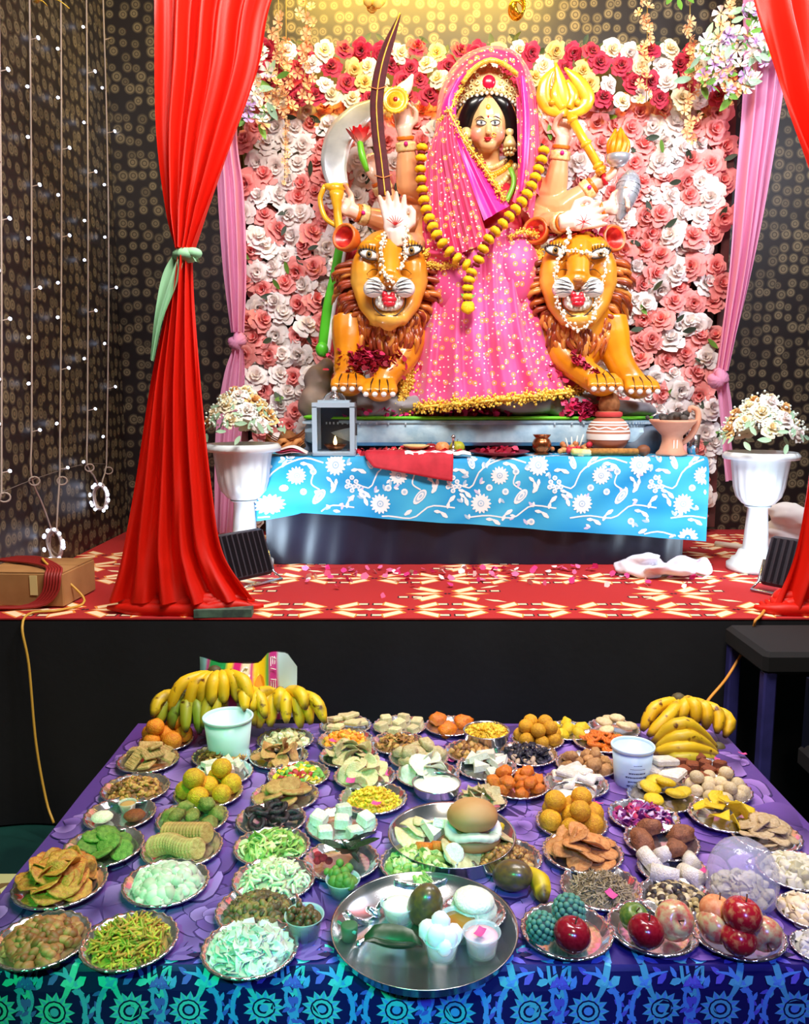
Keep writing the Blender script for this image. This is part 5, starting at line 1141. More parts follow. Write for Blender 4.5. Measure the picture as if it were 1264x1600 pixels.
flood(1246, 930, 2.2, .35, 'grey finned floodlight lying behind the right red curtain', 26, (.8, 4.5, 1.6))
crumple('white_bundle', T(1222, 850, ST), (.2, .12, .1), M('white_cotton'), 'bundle of white cloth behind the right urn', 'cloth', 9)
mb = MB(); mb.tube([T(1118, 850, ST+.012), T(1180, 858, ST+.012)], .018, 10); mb.build('rolled_sheet', M('cream_sheet', (230, 216, 200), rough=.7), label='cream rolled sheet on the floor behind the right urn', cat='roll')
# cardboard box with red cable
c = T(40, 940, ST); t = thing('cardboard_box', 'brown cardboard box wound with red cable at the stage left', 'box', c); m_card = M('cardboard', (176, 128, 76), (160, 112, 64), 8, rough=.85)
cb0 = np.array([-1.53, 3.42, ST]); Rb = rotm(0, 0, -.06)
MB().box(cb0+np.array([0, 0, .07]), (.34, .3, .135), Rb, bev=.004).build('carton', m_card, t, smooth=False)
for s in (-1, 1): MB().box(cb0+Rb@np.array([0, s*.075, .141]), (.335, .145, .004), Rb).build('flap', m_card, t, smooth=False)
MB().box(cb0+Rb@np.array([.05, -.152, .09]), (.03, .003, .08), Rb).build('paper_tag', M('tag_cream', (226, 206, 140), rough=.7), t, smooth=False)
mb = MB()
for k in range(6):
    x = .02+.012*k; pts = [cb0+Rb@np.array([x-.25, .05+.015*k, .15]), cb0+Rb@np.array([x-.06, -.02, .156+.004*k]), cb0+Rb@np.array([x+.06, -.1, .154]), cb0+Rb@np.array([x+.085, -.158, .135]), cb0+Rb@np.array([x+.07, -.164, .06]), cb0+Rb@np.array([x+.0, -.18, .012]), cb0+Rb@np.array([x-.2, -.2-.006*k, .012])]
    mb.tube(spl(pts, 30), .0055, 6)
mb.build('red_cable', M('cable_red', (150, 36, 34), rough=.5), label='bundle of red cable draped over the cardboard box', cat='cable')
mb = MB(); mb.tube(spl([cb0+np.array([.02, .02, .16]), cb0+np.array([.06, -.08, .17]), cb0+np.array([.22, -.1, .02]), np.array([-1.36, 3.2, ST+.006]), T(48, 958, ST+.006), np.array([T(38, 970, SZ)[0], SY-.03, SZ-.02]), P(45, 1040, SY-.045), P(56, 1160, SY-.06), P(72, 1250, SY-.08), P(84, 1286, SY-.12)], 60), .005, 6); mb.build('yellow_cable', M('cable_yellow', (206, 160, 60), rough=.5), label='thin yellow cable hanging down the black stage front', cat='cable')
mb = MB(); mb.tube(spl([T(1212, 925, ST+.03), T(1190, 960, ST+.01), T(1180, 970, ST+.008), np.array([*P(1177, 982, SY-.035)]), P(1162, 1015, SY-.07), P(1135, 1060, 2.95), P(1104, 1098, 2.8), P(1098, 1125, 2.55)], 40), .0055, 6); mb.build('orange_cable', M('cable_orange', (226, 150, 60), rough=.5), label='orange cable running from the stage to the right bananas', cat='cable')
MB().box(T(338, 962, ST)+np.array([.03, .0, .016]), (.22, .06, .03), rotm(0, 0, .05)).build('wood_block', M('plank_teal', (90, 120, 100), (60, 76, 70), 20, rough=.7), smooth=False, label='short painted plank under the left red curtain hem', cat='plank')
petals('petal_scatter', lambda k: np.array([RNG.uniform(-.5, 1.4), 4.02-abs(RNG.normal())*.22, ST+.006+RNG.random()*.008]), 'pink petals scattered on the carpet before the altar', 130, ((226, 50, 130), (240, 110, 160), (250, 226, 226)))

# ================================================================ STRING LIGHTS ON THE LEFT WALL
m_cord = M('cord_white', (176, 160, 150), rough=.5); m_bulb = M('led_bulb', (235, 240, 255), emit=(215, 226, 255), estr=5)
BULB = MB().sph((0, 0, 0), (.0075, .0075, .011), 8, 6).mesh('bulb', m_bulb)
def wl(px, py, off=.02):
    r = ray(px, py); k = (XL+off)/r[0]; return np.array([0, 0, CAMZ])+r*k
strands = [(-2, 2, 770, (0, 780), 'cut off at the left edge of the picture'), (46, 49, 745, (84, 838), 'second from the left, ending in the lower coil'), (95, 93, 745, (88, 836), 'third from the left, ending in the lower coil'), (135, 136, 725, (155, 762), 'fourth from the left, ending in the upper coil'), (161, 166, 730, (158, 762), 'nearest the red curtain, ending in the upper coil')]
for i, (x0, x1, yb, end, lb) in enumerate(strands):
    t = thing('light_string', 'hanging white light string, '+lb, 'light string', wl(x1, yb), 'light strings on the left wall')
    xm = (lambda y: x0+(x1-x0)*y/yb+(6 if i == 4 else 2)*math.sin(y/yb*PI))
    pts = [wl(xm(y), y) for y in np.linspace(-120, yb, 16)]
    e = wl(*end); MB().tube(spl(pts+[pts[-1]*.5+e*.5+np.array([0, 0, .01]), e], 60), .0045, 6).build('cord', m_cord, t)
    lp = wl(x1, yb); MB().tube([lp+np.array([.012+.02*math.sin(a), .012*math.sin(a), -.02+.02*math.cos(a)]) for a in np.linspace(0, 2*PI, 14)], .004, 6).build('knot_loop', m_cord, t)
    y = 45+17*(i % 3)
    k = 0
    while y < yb:
        sx = (-1, 1, -1, -1, 1)[(k+i) % 5]; p = wl(xm(y), y); q = wl(xm(y)+sx*9, y-3)+np.array([.012, 0, 0]); put('bulb', BULB, q, (1.2*sx, 0, 0), 1.0, t)
        MB().tube([p, q], .0025, 5).build('bulb_lead', m_cord, t); y += 78+RNG.normal()*9; k += 1
for cx, cy, rr, lb in ((86, 850, 17, 'lower coil of light string hanging near the cardboard box'), (157, 777, 15, 'upper coil of light string hanging beside the red curtain')):
    c = wl(cx, cy, .075); t = thing('light_coil', lb, 'light coil', c-np.array([0, 0, .08]), 'coiled light strings'); r = rr*mpp(c)
    mb = MB()
    for k in range(6):
        q = RNG.normal(size=2)*.12; mb.tube([c+np.array([r*.85*(1+q[0])*math.cos(a), .01*math.sin(2*a+k)+.005*k-.012-.4*r*math.cos(a), r*1.25*(1+q[1])*math.sin(a)]) for a in np.linspace(0, 2*PI, 26)], .005, 6)
    mb.build('coil', m_cord, t)
    for k in range(13): a = k*.5+RNG.normal()*.2; put('bulb', BULB, c+np.array([r*1.1*math.cos(a), -.02-.4*r*math.cos(a), r*1.45*math.sin(a)]), (a, 0, 0), 1.1, t)
MB().tube(spl([wl(0, 770), wl(50, 750), wl(95, 735), wl(135, 725), wl(168, 725)], 30), .002, 5).build('tie_thread', M('thread_dark', (110, 100, 96), rough=.7), label='thin dark thread tying the light strings together', cat='thread')

# ================================================================ STEPS AT THE RIGHT
t = thing('stage_steps', 'black cloth covered steps with blue metal legs at the right', 'steps', (1.75, 2.72, 0)); m_blk = M('black_felt', (12, 10, 13), (8, 7, 11), 6, rough=.9); m_leg = M('leg_blue', (62, 60, 132), (50, 48, 110), 10, rough=.45)
MB().box((1.8, 2.9, .79), (1.16, .36, .08), bev=.015).build('upper_tread', m_blk, t, smooth=False)
MB().box((1.87, 2.53, .47), (1.04, .4, .09), bev=.02).build('lower_tread', m_blk, t, smooth=False)
MB().box((1.87, 2.70, .6), (1.02, .02, .3)).build('riser_cloth', M('navy_cloth'), t, smooth=False)
for x, y, z in ((1.25, 2.75, .76), (1.25, 3.05, .76), (2.33, 2.75, .76), (1.39, 2.36, .43), (2.33, 2.36, .43), (1.6, 2.45, .43)): MB().box((x, y, z/2), (.045, .045, z), bev=.006).build('leg', m_leg, t, smooth=False)
# ================================================================ THE OFFERING TABLE
TZ = .70; TX0, TX1, TY0, TY1 = -.815, .95, 1.345, 2.43
t = thing('banquet_table', 'long folding table under the purple flowered cloth', 'table', ((TX0+TX1)/2, (TY0+TY1)/2, 0))
MB().box(((TX0+TX1)/2, (TY0+TY1)/2, TZ-.02), (TX1-TX0-.02, TY1-TY0-.02, .03)).build('tabletop', M('stage_wood'), t, smooth=False)
for x in (TX0+.08, TX1-.08):
    for y in (TY0+.1, TY1-.1): MB().tube([(x, y, 0), (x, y, TZ-.03)], .016, 10).build('leg', m_steel, t)
def ft(u, v):
    if v <= 0: return np.array([TX0+u, TY0-v, TZ+.0012*math.sin(u*13+2)*math.sin(v*17)])
    k = min(1, v/.03); return np.array([TX0+u, TY0-.012*k-.02*v-.012*math.sin(u*8)*min(1, v/.2)-.006*math.sin(u*27+1)*min(1, v/.2), TZ-v+.004*(1-k)])
def fn_(v): return np.array([0, 0, 1.0]) if v <= 0 else np.array([0, -1.0, .05])
LX, DEP = TX1-TX0, TY1-TY0
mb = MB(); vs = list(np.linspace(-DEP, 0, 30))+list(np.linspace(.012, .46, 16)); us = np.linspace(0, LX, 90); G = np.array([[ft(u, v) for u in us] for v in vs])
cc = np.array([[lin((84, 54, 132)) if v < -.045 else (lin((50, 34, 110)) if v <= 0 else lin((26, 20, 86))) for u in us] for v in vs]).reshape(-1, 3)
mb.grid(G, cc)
for sx, x in ((-1, TX0), (1, TX1)):    # narrow hems at the sides and the back
    mb.grid([[(x, y, TZ) for y in np.linspace(TY0, TY1, 12)], [(x+sx*.012, y, TZ-.02) for y in np.linspace(TY0, TY1, 12)], [(x+sx*.014, y, TZ-.055) for y in np.linspace(TY0, TY1, 12)]], (40, 22, 44))
mb.grid([[(x, TY1, TZ) for x in us], [(x+TX0*0, TY1+.012, TZ-.3) for x in us]], (70, 46, 120))
mb.V[-1][:, 0] += TX0
def tp(pts, col, lay=0):
    if all(0.002 < u < LX-.002 and -DEP+.003 < v < .44 for u, v in pts): mb.poly([ft(u, v)+fn_(v)*(.0007+.00006*lay) for u, v in pts], col)
def rpetal(cx, cy, a, r0, r1, sp, col, lay, wob=.1):
    n = 9; pts = [(cx+r0*math.cos(a), cy+r0*math.sin(a))]
    for i in range(n):
        q = -sp+2*sp*i/(n-1); rr = r1*(1-.28*(q/sp)**2)*(1+wob*math.sin(i*1.1+a*3)); pts.append((cx+rr*math.cos(a+q), cy+rr*math.sin(a+q)))
    if all(0.002 < u < LX-.002 and -DEP+.003 < v < -.03 for u, v in pts):
        cc = np.array([lin(DRK)]+[lin(col)]*n); cc[1:] *= (1+.18*np.sin(np.arange(n)*.8+a))[:, None]
        mb.add([ft(u, v)+fn_(v)*(.0007+.00006*lay) for u, v in pts], [(0, i, i+1) for i in range(1, n)], cc)
LAV, MID, DRK, LIT = (122, 88, 166), (100, 68, 146), (54, 32, 96), (148, 112, 186)
lay = 0
for j in range(7):
    for i in range(10):
        cx, cy = .02+i*.215+(j % 2)*.11+RNG.normal()*.02, -.13-j*.17+RNG.normal()*.016; R0 = RNG.uniform(.11, .15)
        if cy < -DEP+.05: continue
        for ring_, (n, k) in enumerate(((6, 1.0), (5, .72), (4, .45), (3, .25))):
            for q in range(n):
                a = 2*PI*q/n+ring_*.6+i+j*.7+RNG.normal()*.1; sp = PI/n*1.25; cl = (MID, LAV, MID, LIT)[ring_] if RNG.random() < .6 else LAV
                rpetal(cx, cy, a, 0, R0*k*1.02, sp, DRK, lay % 60, .06); rpetal(cx, cy, a-.03, R0*k*.05, R0*k*.985, sp*.97, LIT if RNG.random() < .4 else cl, (lay+1) % 60, .06)
                lay += 2
# border motif
TEAL, CYA, VIO, NAV = (96, 196, 206), (96, 160, 226), (104, 96, 206), (20, 14, 66)
def stroke(pts, w, col, lay=6):
    q = spl([(x, y, 0) for x, y in pts], 16)[:, :2]; n = len(q)
    for i in range(n-1):
        d = q[i+1]-q[i]; nn = np.array([-d[1], d[0]])/(np.linalg.norm(d)+1e-9); w0, w1 = w*math.sin(PI*(i+.15)/(n)), w*math.sin(PI*min(1, (i+1.15)/n)); tp([q[i]-nn*w0, q[i+1]-nn*w1, q[i+1]+nn*w1, q[i]+nn*w0], col, lay)
def leafp(x, y, a, l, w, col, lay=8):
    c, s = math.cos(a), math.sin(a); tp([(x+c*p-s*q, y+s*p+c*q) for p, q in ((0, 0), (l*.3, -w), (l*.7, -w*.8), (l, 0), (l*.7, w*.8), (l*.3, w))], col, lay)
TW = .235
for k in range(9):
    for rowv in (.0, .235):
        ox, oy = k*TW+(TW/2 if rowv else 0)+.03, rowv
        for m_ in (-1, 1):
            X = lambda d: ox+m_*d
            fx, fy = X(.066), oy+.078
            for q in range(13): leafp(fx, fy, 2*PI*q/13, .037, .0072, TEAL, 9); leafp(fx, fy, 2*PI*q/13, .037, .003, CYA, 10)
            for r, cl, ly in ((.021, NAV, 12), (.018, TEAL, 13), (.012, NAV, 14), (.008, CYA, 15)): tp([(fx+r*math.cos(a), fy+r*math.sin(a)) for a in np.linspace(0, 2*PI, 13)[:-1]], cl, ly)
            stroke([(fx, fy), (X(.045), oy+.045), (X(.03), oy+.0), (X(.02), oy-.05)], .006, TEAL); stroke([(X(.03), oy+.13), (X(.012), oy+.09), (X(.016), oy+.05), (X(.04), oy+.02), (X(.075), oy+.012)], .0045, CYA)
            stroke([(X(.005), oy+.16), (X(.02), oy+.12), (X(.035), oy+.13), (X(.03), oy+.15)], .004, VIO); stroke([(X(.09), oy+.15), (X(.115), oy+.1), (X(.105), oy+.055), (X(.117), oy+.02)], .004, CYA)
            for q in range(9):
                u = q/8; leafp(X(.01+.1*u), oy+.018-.05*math.sin(u*PI), (-.9 if q % 2 else .6)*(1 if m_ > 0 else -1)+(0 if m_ > 0 else PI), .03, .007, (TEAL, CYA, VIO)[q % 3], 11)
            for q in range(14): a = 2*PI*q/14; leafp(fx+.05*math.cos(a), fy+.05*math.sin(a), a+1.1, .024, .0055, (CYA, VIO, TEAL)[q % 3], 5); leafp(fx+.058*math.cos(a+.2), fy+.062*math.sin(a+.2), a-.8, .02, .004, (VIO, CYA)[q % 2], 4)
            for q in range(6): leafp(X(.085+.012*math.sin(q*2.2)), oy+.135+.012*q, 1.2+q*1.1, .02, .005, (VIO, CYA)[q % 2], 7); leafp(X(.112), oy+.03+.024*q, (.5+q) % 3, .018, .004, VIO, 7)
        for q, (w_, cl) in enumerate(((.022, TEAL), (.016, NAV), (.0115, CYA), (.006, NAV))):
            tp([(ox+TW/2-w_, oy+.004), (ox+TW/2+w_, oy+.004), (ox+TW/2+w_*.9, oy+.004+w_), (ox+TW/2, oy+.01+w_*2.1), (ox+TW/2-w_*.9, oy+.004+w_)], cl, 16+q)
        if not rowv:       # lacy edge on the table top
            for q in range(11):
                a = -PI*q/10; leafp(ox+TW/2, -.012, a, .06, .008, (LAV, MID)[q % 2], 62)
                leafp(ox+.05*math.cos(a), -.02+.03*math.sin(a), a, .026, .006, (NAV, LAV)[q % 2], 63)
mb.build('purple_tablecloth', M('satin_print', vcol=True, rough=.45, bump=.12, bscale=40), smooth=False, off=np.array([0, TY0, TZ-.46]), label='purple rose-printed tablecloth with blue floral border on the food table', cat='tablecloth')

# ---------------------------------------------------------------- plates and shapes
TT = TZ+.0035
m_foil = M('silver_foil', (238, 238, 242), (214, 214, 222), 8, rough=.14, metal=.95)
def plate_mesh():
    mb = MB(); seg = 96; prof = [(0.0, .055), (.4, .05), (.72, .045), (.76, .06), (.9, .19), (.95, .205), (.985, .20), (1.0, .175), (.99, .165), (.94, .19), (.74, .03), (0, .03)]; v = []
    for i, (r, z) in enumerate(prof):
        for j in range(seg):
            a = 2*PI*j/seg; k = 1+(.012*math.cos(24*a) if 3 <= i <= 10 else 0); v.append((r*k*math.cos(a), r*k*math.sin(a), z+(.012*math.cos(24*a) if 4 <= i <= 9 else 0)))
    n = len(prof); f = [(i*seg+j, i*seg+(j+1) % seg, (i+1)*seg+(j+1) % seg, (i+1)*seg+j) for i in range(n-1) for j in range(seg)]
    return mb.add(v, f).mesh('paper_plate', m_foil)
PLATE = plate_mesh()
def disc_mesh(mb, r, th, seg=14, bend=0.0, wave=0.0, ribs=0):
    top, bot = [], []
    for rr in (0, .5, .85, 1.0):
        for j in range(seg):
            a = 2*PI*j/seg; x, y = r*rr*math.cos(a), r*rr*math.sin(a); z = bend*(x*x-y*y)/r+wave*rr*math.sin(3*a); e = th*(.5 if rr < 1 else .15)
            rb = ribs*math.sin(x/r*14)
            top.append((x, y, z+e+rb)); bot.append((x, y, z-e))
    n = 4; f = []
    for L, fl in ((0, 1), (n*seg, -1)):
        for i in range(n-1):
            for j in range(seg):
                q = (L+i*seg+j, L+(i+1)*seg+j, L+(i+1)*seg+(j+1) % seg, L+i*seg+(j+1) % seg); f.append(q if fl > 0 else q[::-1])
    f += [((n-1)*seg+j, n*seg+(n-1)*seg+j, n*seg+(n-1)*seg+(j+1) % seg, (n-1)*seg+(j+1) % seg) for j in range(seg)]
    return mb.add(np.vstack([top, bot]), f)
def shape(kind, mb=None, seed=0):
    mb = mb or MB(); rg = np.random.default_rng(seed)
    p = rg.random(6)*6
    if kind == 'laddu': mb.sph((0, 0, 0), (1, 1, .95), 16, 12, fn=lambda v: 1+.035*np.sin(13*v[:, 0]+p[0])*np.sin(12*v[:, 1]+p[1])*np.sin(11*v[:, 2]+p[2])+.015*np.sin(29*v[:, 0])*np.sin(27*v[:, 2]))
    elif kind == 'ball': mb.sph((0, 0, 0), (1, .95, .85), 14, 10)
    elif kind == 'lump': mb.sph((0, 0, 0), (1, .75, .6), 12, 9, fn=lambda v: 1+.16*np.sin(4*v[:, 0]+p[0])*np.cos(5*v[:, 1]+p[1])+.07*np.sin(9*v[:, 2]+p[2]))
    elif kind == 'cube': mb.box((0, 0, 0), (1.6, 1.6, 1.3), bev=.16)
    elif kind == 'slab': mb.box((0, 0, 0), (2.0, 1.5, .5), bev=.12)
    elif kind == 'rect': mb.box((0, 0, 0), (2.0, 1.1, .3), bev=.1); [mb.box((x, 0, .15), (.1, .9, .06)) for x in np.linspace(-.7, .7, 6)]
    elif kind == 'chip': disc_mesh(mb, 1, .1, 14, rg.uniform(-.35, .35), .12)
    elif kind == 'disc': disc_mesh(mb, 1, .28, 16)
    elif kind == 'ribbed': disc_mesh(mb, 1, .26, 22, 0, 0, .05)
    elif kind == 'patty': mb.sph((0, 0, 0), (1, 1, .42), 16, 10, fn=lambda v: 1+.03*np.sin(9*v[:, 0]+p[0]))
    elif kind == 'stick': mb.tube(spl([(-1, 0, 0), (-.3, .12*math.sin(p[0]), .1), (.3, .12*math.sin(p[1]), .05), (1, 0, .08*math.sin(p[2]))], 7), [.1, .14, .14, .1], 6)
    elif kind == 'wedge':
        v = [(-1, -.8, -.3), (1, -.8, -.3), (0, 1, -.3), (-.9, -.7, .3), (.9, -.7, .3), (0, .9, .3)]; mb.add(v, [(2, 1, 0), (3, 4, 5), (0, 1, 4, 3), (1, 2, 5, 4), (2, 0, 3, 5)])
    elif kind == 'coil': mb.tube([((.35+.65*i/34)*math.cos(i*.5), (.35+.65*i/34)*math.sin(i*.5), .12*math.sin(i*1.1)) for i in range(35)], .17, 7)
    elif kind == 'ringp': mb.tube([(math.cos(a)*.9, math.sin(a)*.7, .1*math.sin(3*a)) for a in np.linspace(0, 2*PI, 20)], .26, 8)
    elif kind == 'roll': mb.tube([(-1, 0, 0), (1, 0, 0)], .62, 14)
    elif kind == 'nut': mb.sph((0, 0, 0), (1, .62, .5), 8, 6)
    elif kind == 'curl': mb.tube(spl([(-1, -.3, 0), (-.4, .4, .2), (.3, .3, .3), (.9, -.4, .1)], 8), [.12, .25, .25, .1], 6)
    elif kind == 'flake': disc_mesh(mb, 1, .12, 7, .3, .2)
    elif kind == 'shard':
        pts = [(-1, -.5), (.3, -.9), (1, -.1), (.5, .8), (-.6, .6)]; v = [(x, y, .2*x*y+z) for z in (-.07, .07) for x, y in pts]; n = 5
        mb.add(v, [tuple(range(4, -1, -1)), tuple(range(5, 10))]+[(i, (i+1) % 5, 5+(i+1) % 5, 5+i) for i in range(5)])
    elif kind == 'puri': disc_mesh(mb, 1, .16, 16, 0, .06, .03)
    return mb
CACHE = {}
def smesh(kind, mat, var=0):
    k = (kind, mat.name, var)
    if k not in CACHE: CACHE[k] = shape(kind, None, var*11+len(kind)).mesh(kind, mat, smooth=kind not in ('cube', 'slab', 'rect', 'wedge', 'shard'))
    return CACHE[k]
def fm(name, c1, c2, rough=.6, sc=3.5, bump=.7, rand=.16, **k): return M('food_'+name, c1, c2, sc, rough=rough, bump=bump, bscale=9, rand=rand, **k)
FM = dict(
 orange=fm('orange', (240, 150, 20), (226, 120, 10)), yellow=fm('yellow', (238, 178, 24), (214, 146, 14)), cream=fm('cream', (236, 216, 168), (222, 196, 140)), white=fm('white', (240, 234, 216), (226, 216, 190)),
 brown=fm('brown', (168, 104, 44), (112, 62, 24)), tan=fm('tan', (206, 156, 96), (180, 126, 66)), beige=fm('beige', (214, 190, 144), (190, 160, 110)), dark=fm('dark', (40, 26, 34), (24, 16, 24), rough=.3), choco=fm('choco', (150, 74, 30), (120, 54, 20)),
 green=fm('green', (120, 150, 60), (84, 120, 40)), olive=fm('olive', (150, 140, 66), (110, 112, 44)), red=fm('red', (200, 30, 50), (160, 20, 40)), magenta=fm('magenta', (150, 30, 110), (96, 20, 80), rough=.35), lemon=fm('lemon', (238, 206, 30), (226, 190, 20), rough=.4),
 chip=fm('chip', (216, 150, 60), (184, 106, 40), rough=.5), biscuit=fm('biscuit', (206, 170, 110), (180, 140, 80)), raisin=fm('raisin', (110, 74, 40), (70, 50, 30), rough=.45), almond=fm('almond', (160, 100, 60), (126, 74, 40)), jalebi=fm('jalebi', (240, 136, 30), (220, 100, 14), rough=.3), leafg=fm('leafg', (30, 66, 34), (20, 44, 24), rough=.35), rice=fm('rice', (232, 190, 30), (214, 160, 16)), pcorn=fm('pcorn', (244, 244, 226), (226, 226, 200)), seed=fm('seed', (150, 130, 90), (116, 98, 64)), puri=fm('puri', (222, 156, 88), (200, 126, 60)))
def plate(cx, cy, w_, label):
    p = T(cx, cy+w_*.02, TT); R = w_/2*mpp(p); o = put('paper_plate', PLATE, p, (0, 0, RNG.random()*6), R); tag(o, label, 'plate', 'silver foil plates of offerings'); return p, R
THICK = {'chip': .3, 'slab': .3, 'rect': .2, 'disc': .18, 'ribbed': .18, 'flake': .3, 'shard': .3, 'puri': .2, 'patty': .4, 'wedge': .32, 'lump': .52, 'cube': .65, 'laddu': .92, 'ball': .8, 'ringp': .3, 'roll': .6, 'coil': .2, 'stick': .18}
FLATS = ('chip', 'flake', 'rect', 'disc', 'ribbed', 'puri', 'slab', 'wedge', 'coil', 'ringp', 'patty')
def spots(n, R, size, thick, flat):
    """places for n pieces heaped on a plate of radius R: a mound for flat pieces, layers for solid ones"""
    out = []
    if flat:
        rr = max(R*.82-size*.55, size*.5); hgt = min(n*thick*2*size**3*3.0/(rr+size*.6)**2/1.5, size*1.25)
        for i in range(n):
            q = math.sqrt((i+.6)/n); a = i*2.39996+.7; out.append((rr*q*math.cos(a), rr*q*math.sin(a), hgt*(1-.85*q*q)*(.9+.2*RNG.random())+thick*size))
        return out
    left, k, z = n, 0, thick*size
    while left > 0:
        rk = max(R*.84-size*(.62+.62*k), size*.55); cap = max(1, int(1.0*((rk+size*.75)/size)**2*.92)); m = min(left, cap if k < 3 else left)
        inner = 1 if m >= 6 else 0; ring_n = m-inner
        if m > 8: inner = m//3; ring_n = m-inner
        for i in range(ring_n): a = 2*PI*i/max(ring_n, 1)+k*.5+.3; out.append((rk*math.cos(a) if m > 1 else 0, rk*math.sin(a) if m > 1 else 0, z))
        for i in range(inner): a = 2*PI*i/max(inner, 1)+.9; r2 = rk*.42 if inner > 1 else 0; out.append((r2*math.cos(a), r2*math.sin(a), z+size*.1))
        left -= m; k += 1; z += size*thick*1.45
    return out
def where_words(sp):
    """a place word for each piece of a heap, plain where it alone has it"""
    R0 = max(math.hypot(x, y) for x, y, z in sp)+1e-6; zs = sorted(z for _, _, z in sp); hi = zs[-1]; out = []
    for x, y, z in sp:
        a = math.degrees(math.atan2(y, x)) % 360; k = ('right', 'rear right', 'rear', 'rear left', 'left', 'front left', 'front', 'front right')[int((a+22.5)//45) % 8]
        if math.hypot(x, y) < .3*R0: k = 'central'
        lv = 'topmost' if z == hi and zs.count(hi) == 1 else ('raised' if z > zs[0]+.62*(hi-zs[0]) and hi-zs[0] > .012 else '')
        out.append(lv if lv == 'topmost' else (lv+' '+k).strip())
    for w_ in set(out):
        ix = [i for i, q in enumerate(out) if q == w_]
        if len(ix) > 1:
            ix.sort(key=lambda i: math.hypot(sp[i][0], sp[i][1])); nm = ('inner', 'outer') if len(ix) == 2 else ('inner', 'middle', 'outer')
            if len(ix) <= 3:
                for i, q in zip(ix, nm): out[i] = q+' '+w_
    return out
def heap_each(p, R, kind, mat, n, size, label, cat, name, group, tilt=.25):
    thick = THICK.get(kind, .5); sp = spots(n, R, size, thick, kind in FLATS); ww = where_words(sp)
    for i, (x, y, z) in enumerate(sp):
        ti = tilt; o = put(name, smesh(kind, mat, i % 3), (p[0]+x, p[1]+y, p[2]+R*.058+z), (RNG.normal()*ti, RNG.normal()*ti, RNG.random()*6), size*float(RNG.uniform(.92, 1.08)))
        tag(o, ww[i]+' '+label, cat, group, 'thing')
def heap_stuff(p, R, kinds, n, size, h, label, cat, name, fr=.74, mats=None, cols=None, rough=.55):
    """heap too fine to count: a low mound with every bit modelled on it, one object"""
    mb = MB(); rr = R*fr; cols = cols or [(200, 160, 100)]
    prof = [(rr*k, R*.06+h*(1-k*k)*.82) for k in (1.0, .9, .75, .55, .35, .15)]+[(0.0, R*.06+h*.84)]; mb.lathe([(rr, R*.05)]+prof, 24, p, col=tuple(int(v*.8) for v in cols[0]))
    base = [shape(k, None, 3) for k in kinds]
    for i in range(n):
        k = i % len(base); a, q = RNG.random()*2*PI, math.sqrt(RNG.random()); z = R*.06+h*(1-q*q)*.85+size*.25; s = size*RNG.uniform(.75, 1.2)
        R_ = rotm(RNG.normal()*.5, RNG.normal()*.5, RNG.random()*6)
        for v, ff in ((np.vstack(base[k].V), base[k].F),): mb.add((v*s)@R_.T+np.array(p)+np.array([rr*q*math.cos(a), rr*q*math.sin(a), z]), ff, cols[int(RNG.integers(len(cols)))])
    return mb.build(name, M('food_bits_%d' % int(rough*100), vcol=True, rough=rough), label=label, cat=cat, kind='stuff')
B_ = dict(brown=[(150, 96, 44), (184, 126, 60), (110, 66, 30), (200, 150, 80)], cream=[(232, 214, 170), (240, 228, 196), (214, 190, 140)], orange=[(238, 150, 30), (226, 120, 20), (244, 180, 60)], yellow=[(236, 188, 30), (222, 160, 16), (244, 206, 60)], green=[(150, 170, 80), (190, 196, 120), (120, 144, 60), (214, 206, 150)],
          multi=[(226, 190, 40), (110, 160, 60), (190, 50, 50), (236, 220, 170)], black=[(30, 24, 40), (52, 44, 66), (20, 16, 26), (190, 160, 130)], magenta=[(150, 30, 110), (110, 24, 100), (220, 190, 210), (190, 50, 90)], raisin=[(110, 80, 44), (80, 58, 34), (140, 106, 56)], white=[(204, 202, 188), (188, 184, 168), (216, 214, 202)], sev=[(206, 170, 60), (170, 150, 50), (150, 120, 40), (190, 130, 50)],
          bean=[(216, 200, 150), (70, 54, 40), (170, 150, 100), (40, 34, 30)], seed=[(156, 136, 96), (126, 108, 72), (180, 160, 120)], pale=[(214, 208, 172), (190, 184, 140), (226, 220, 190)])
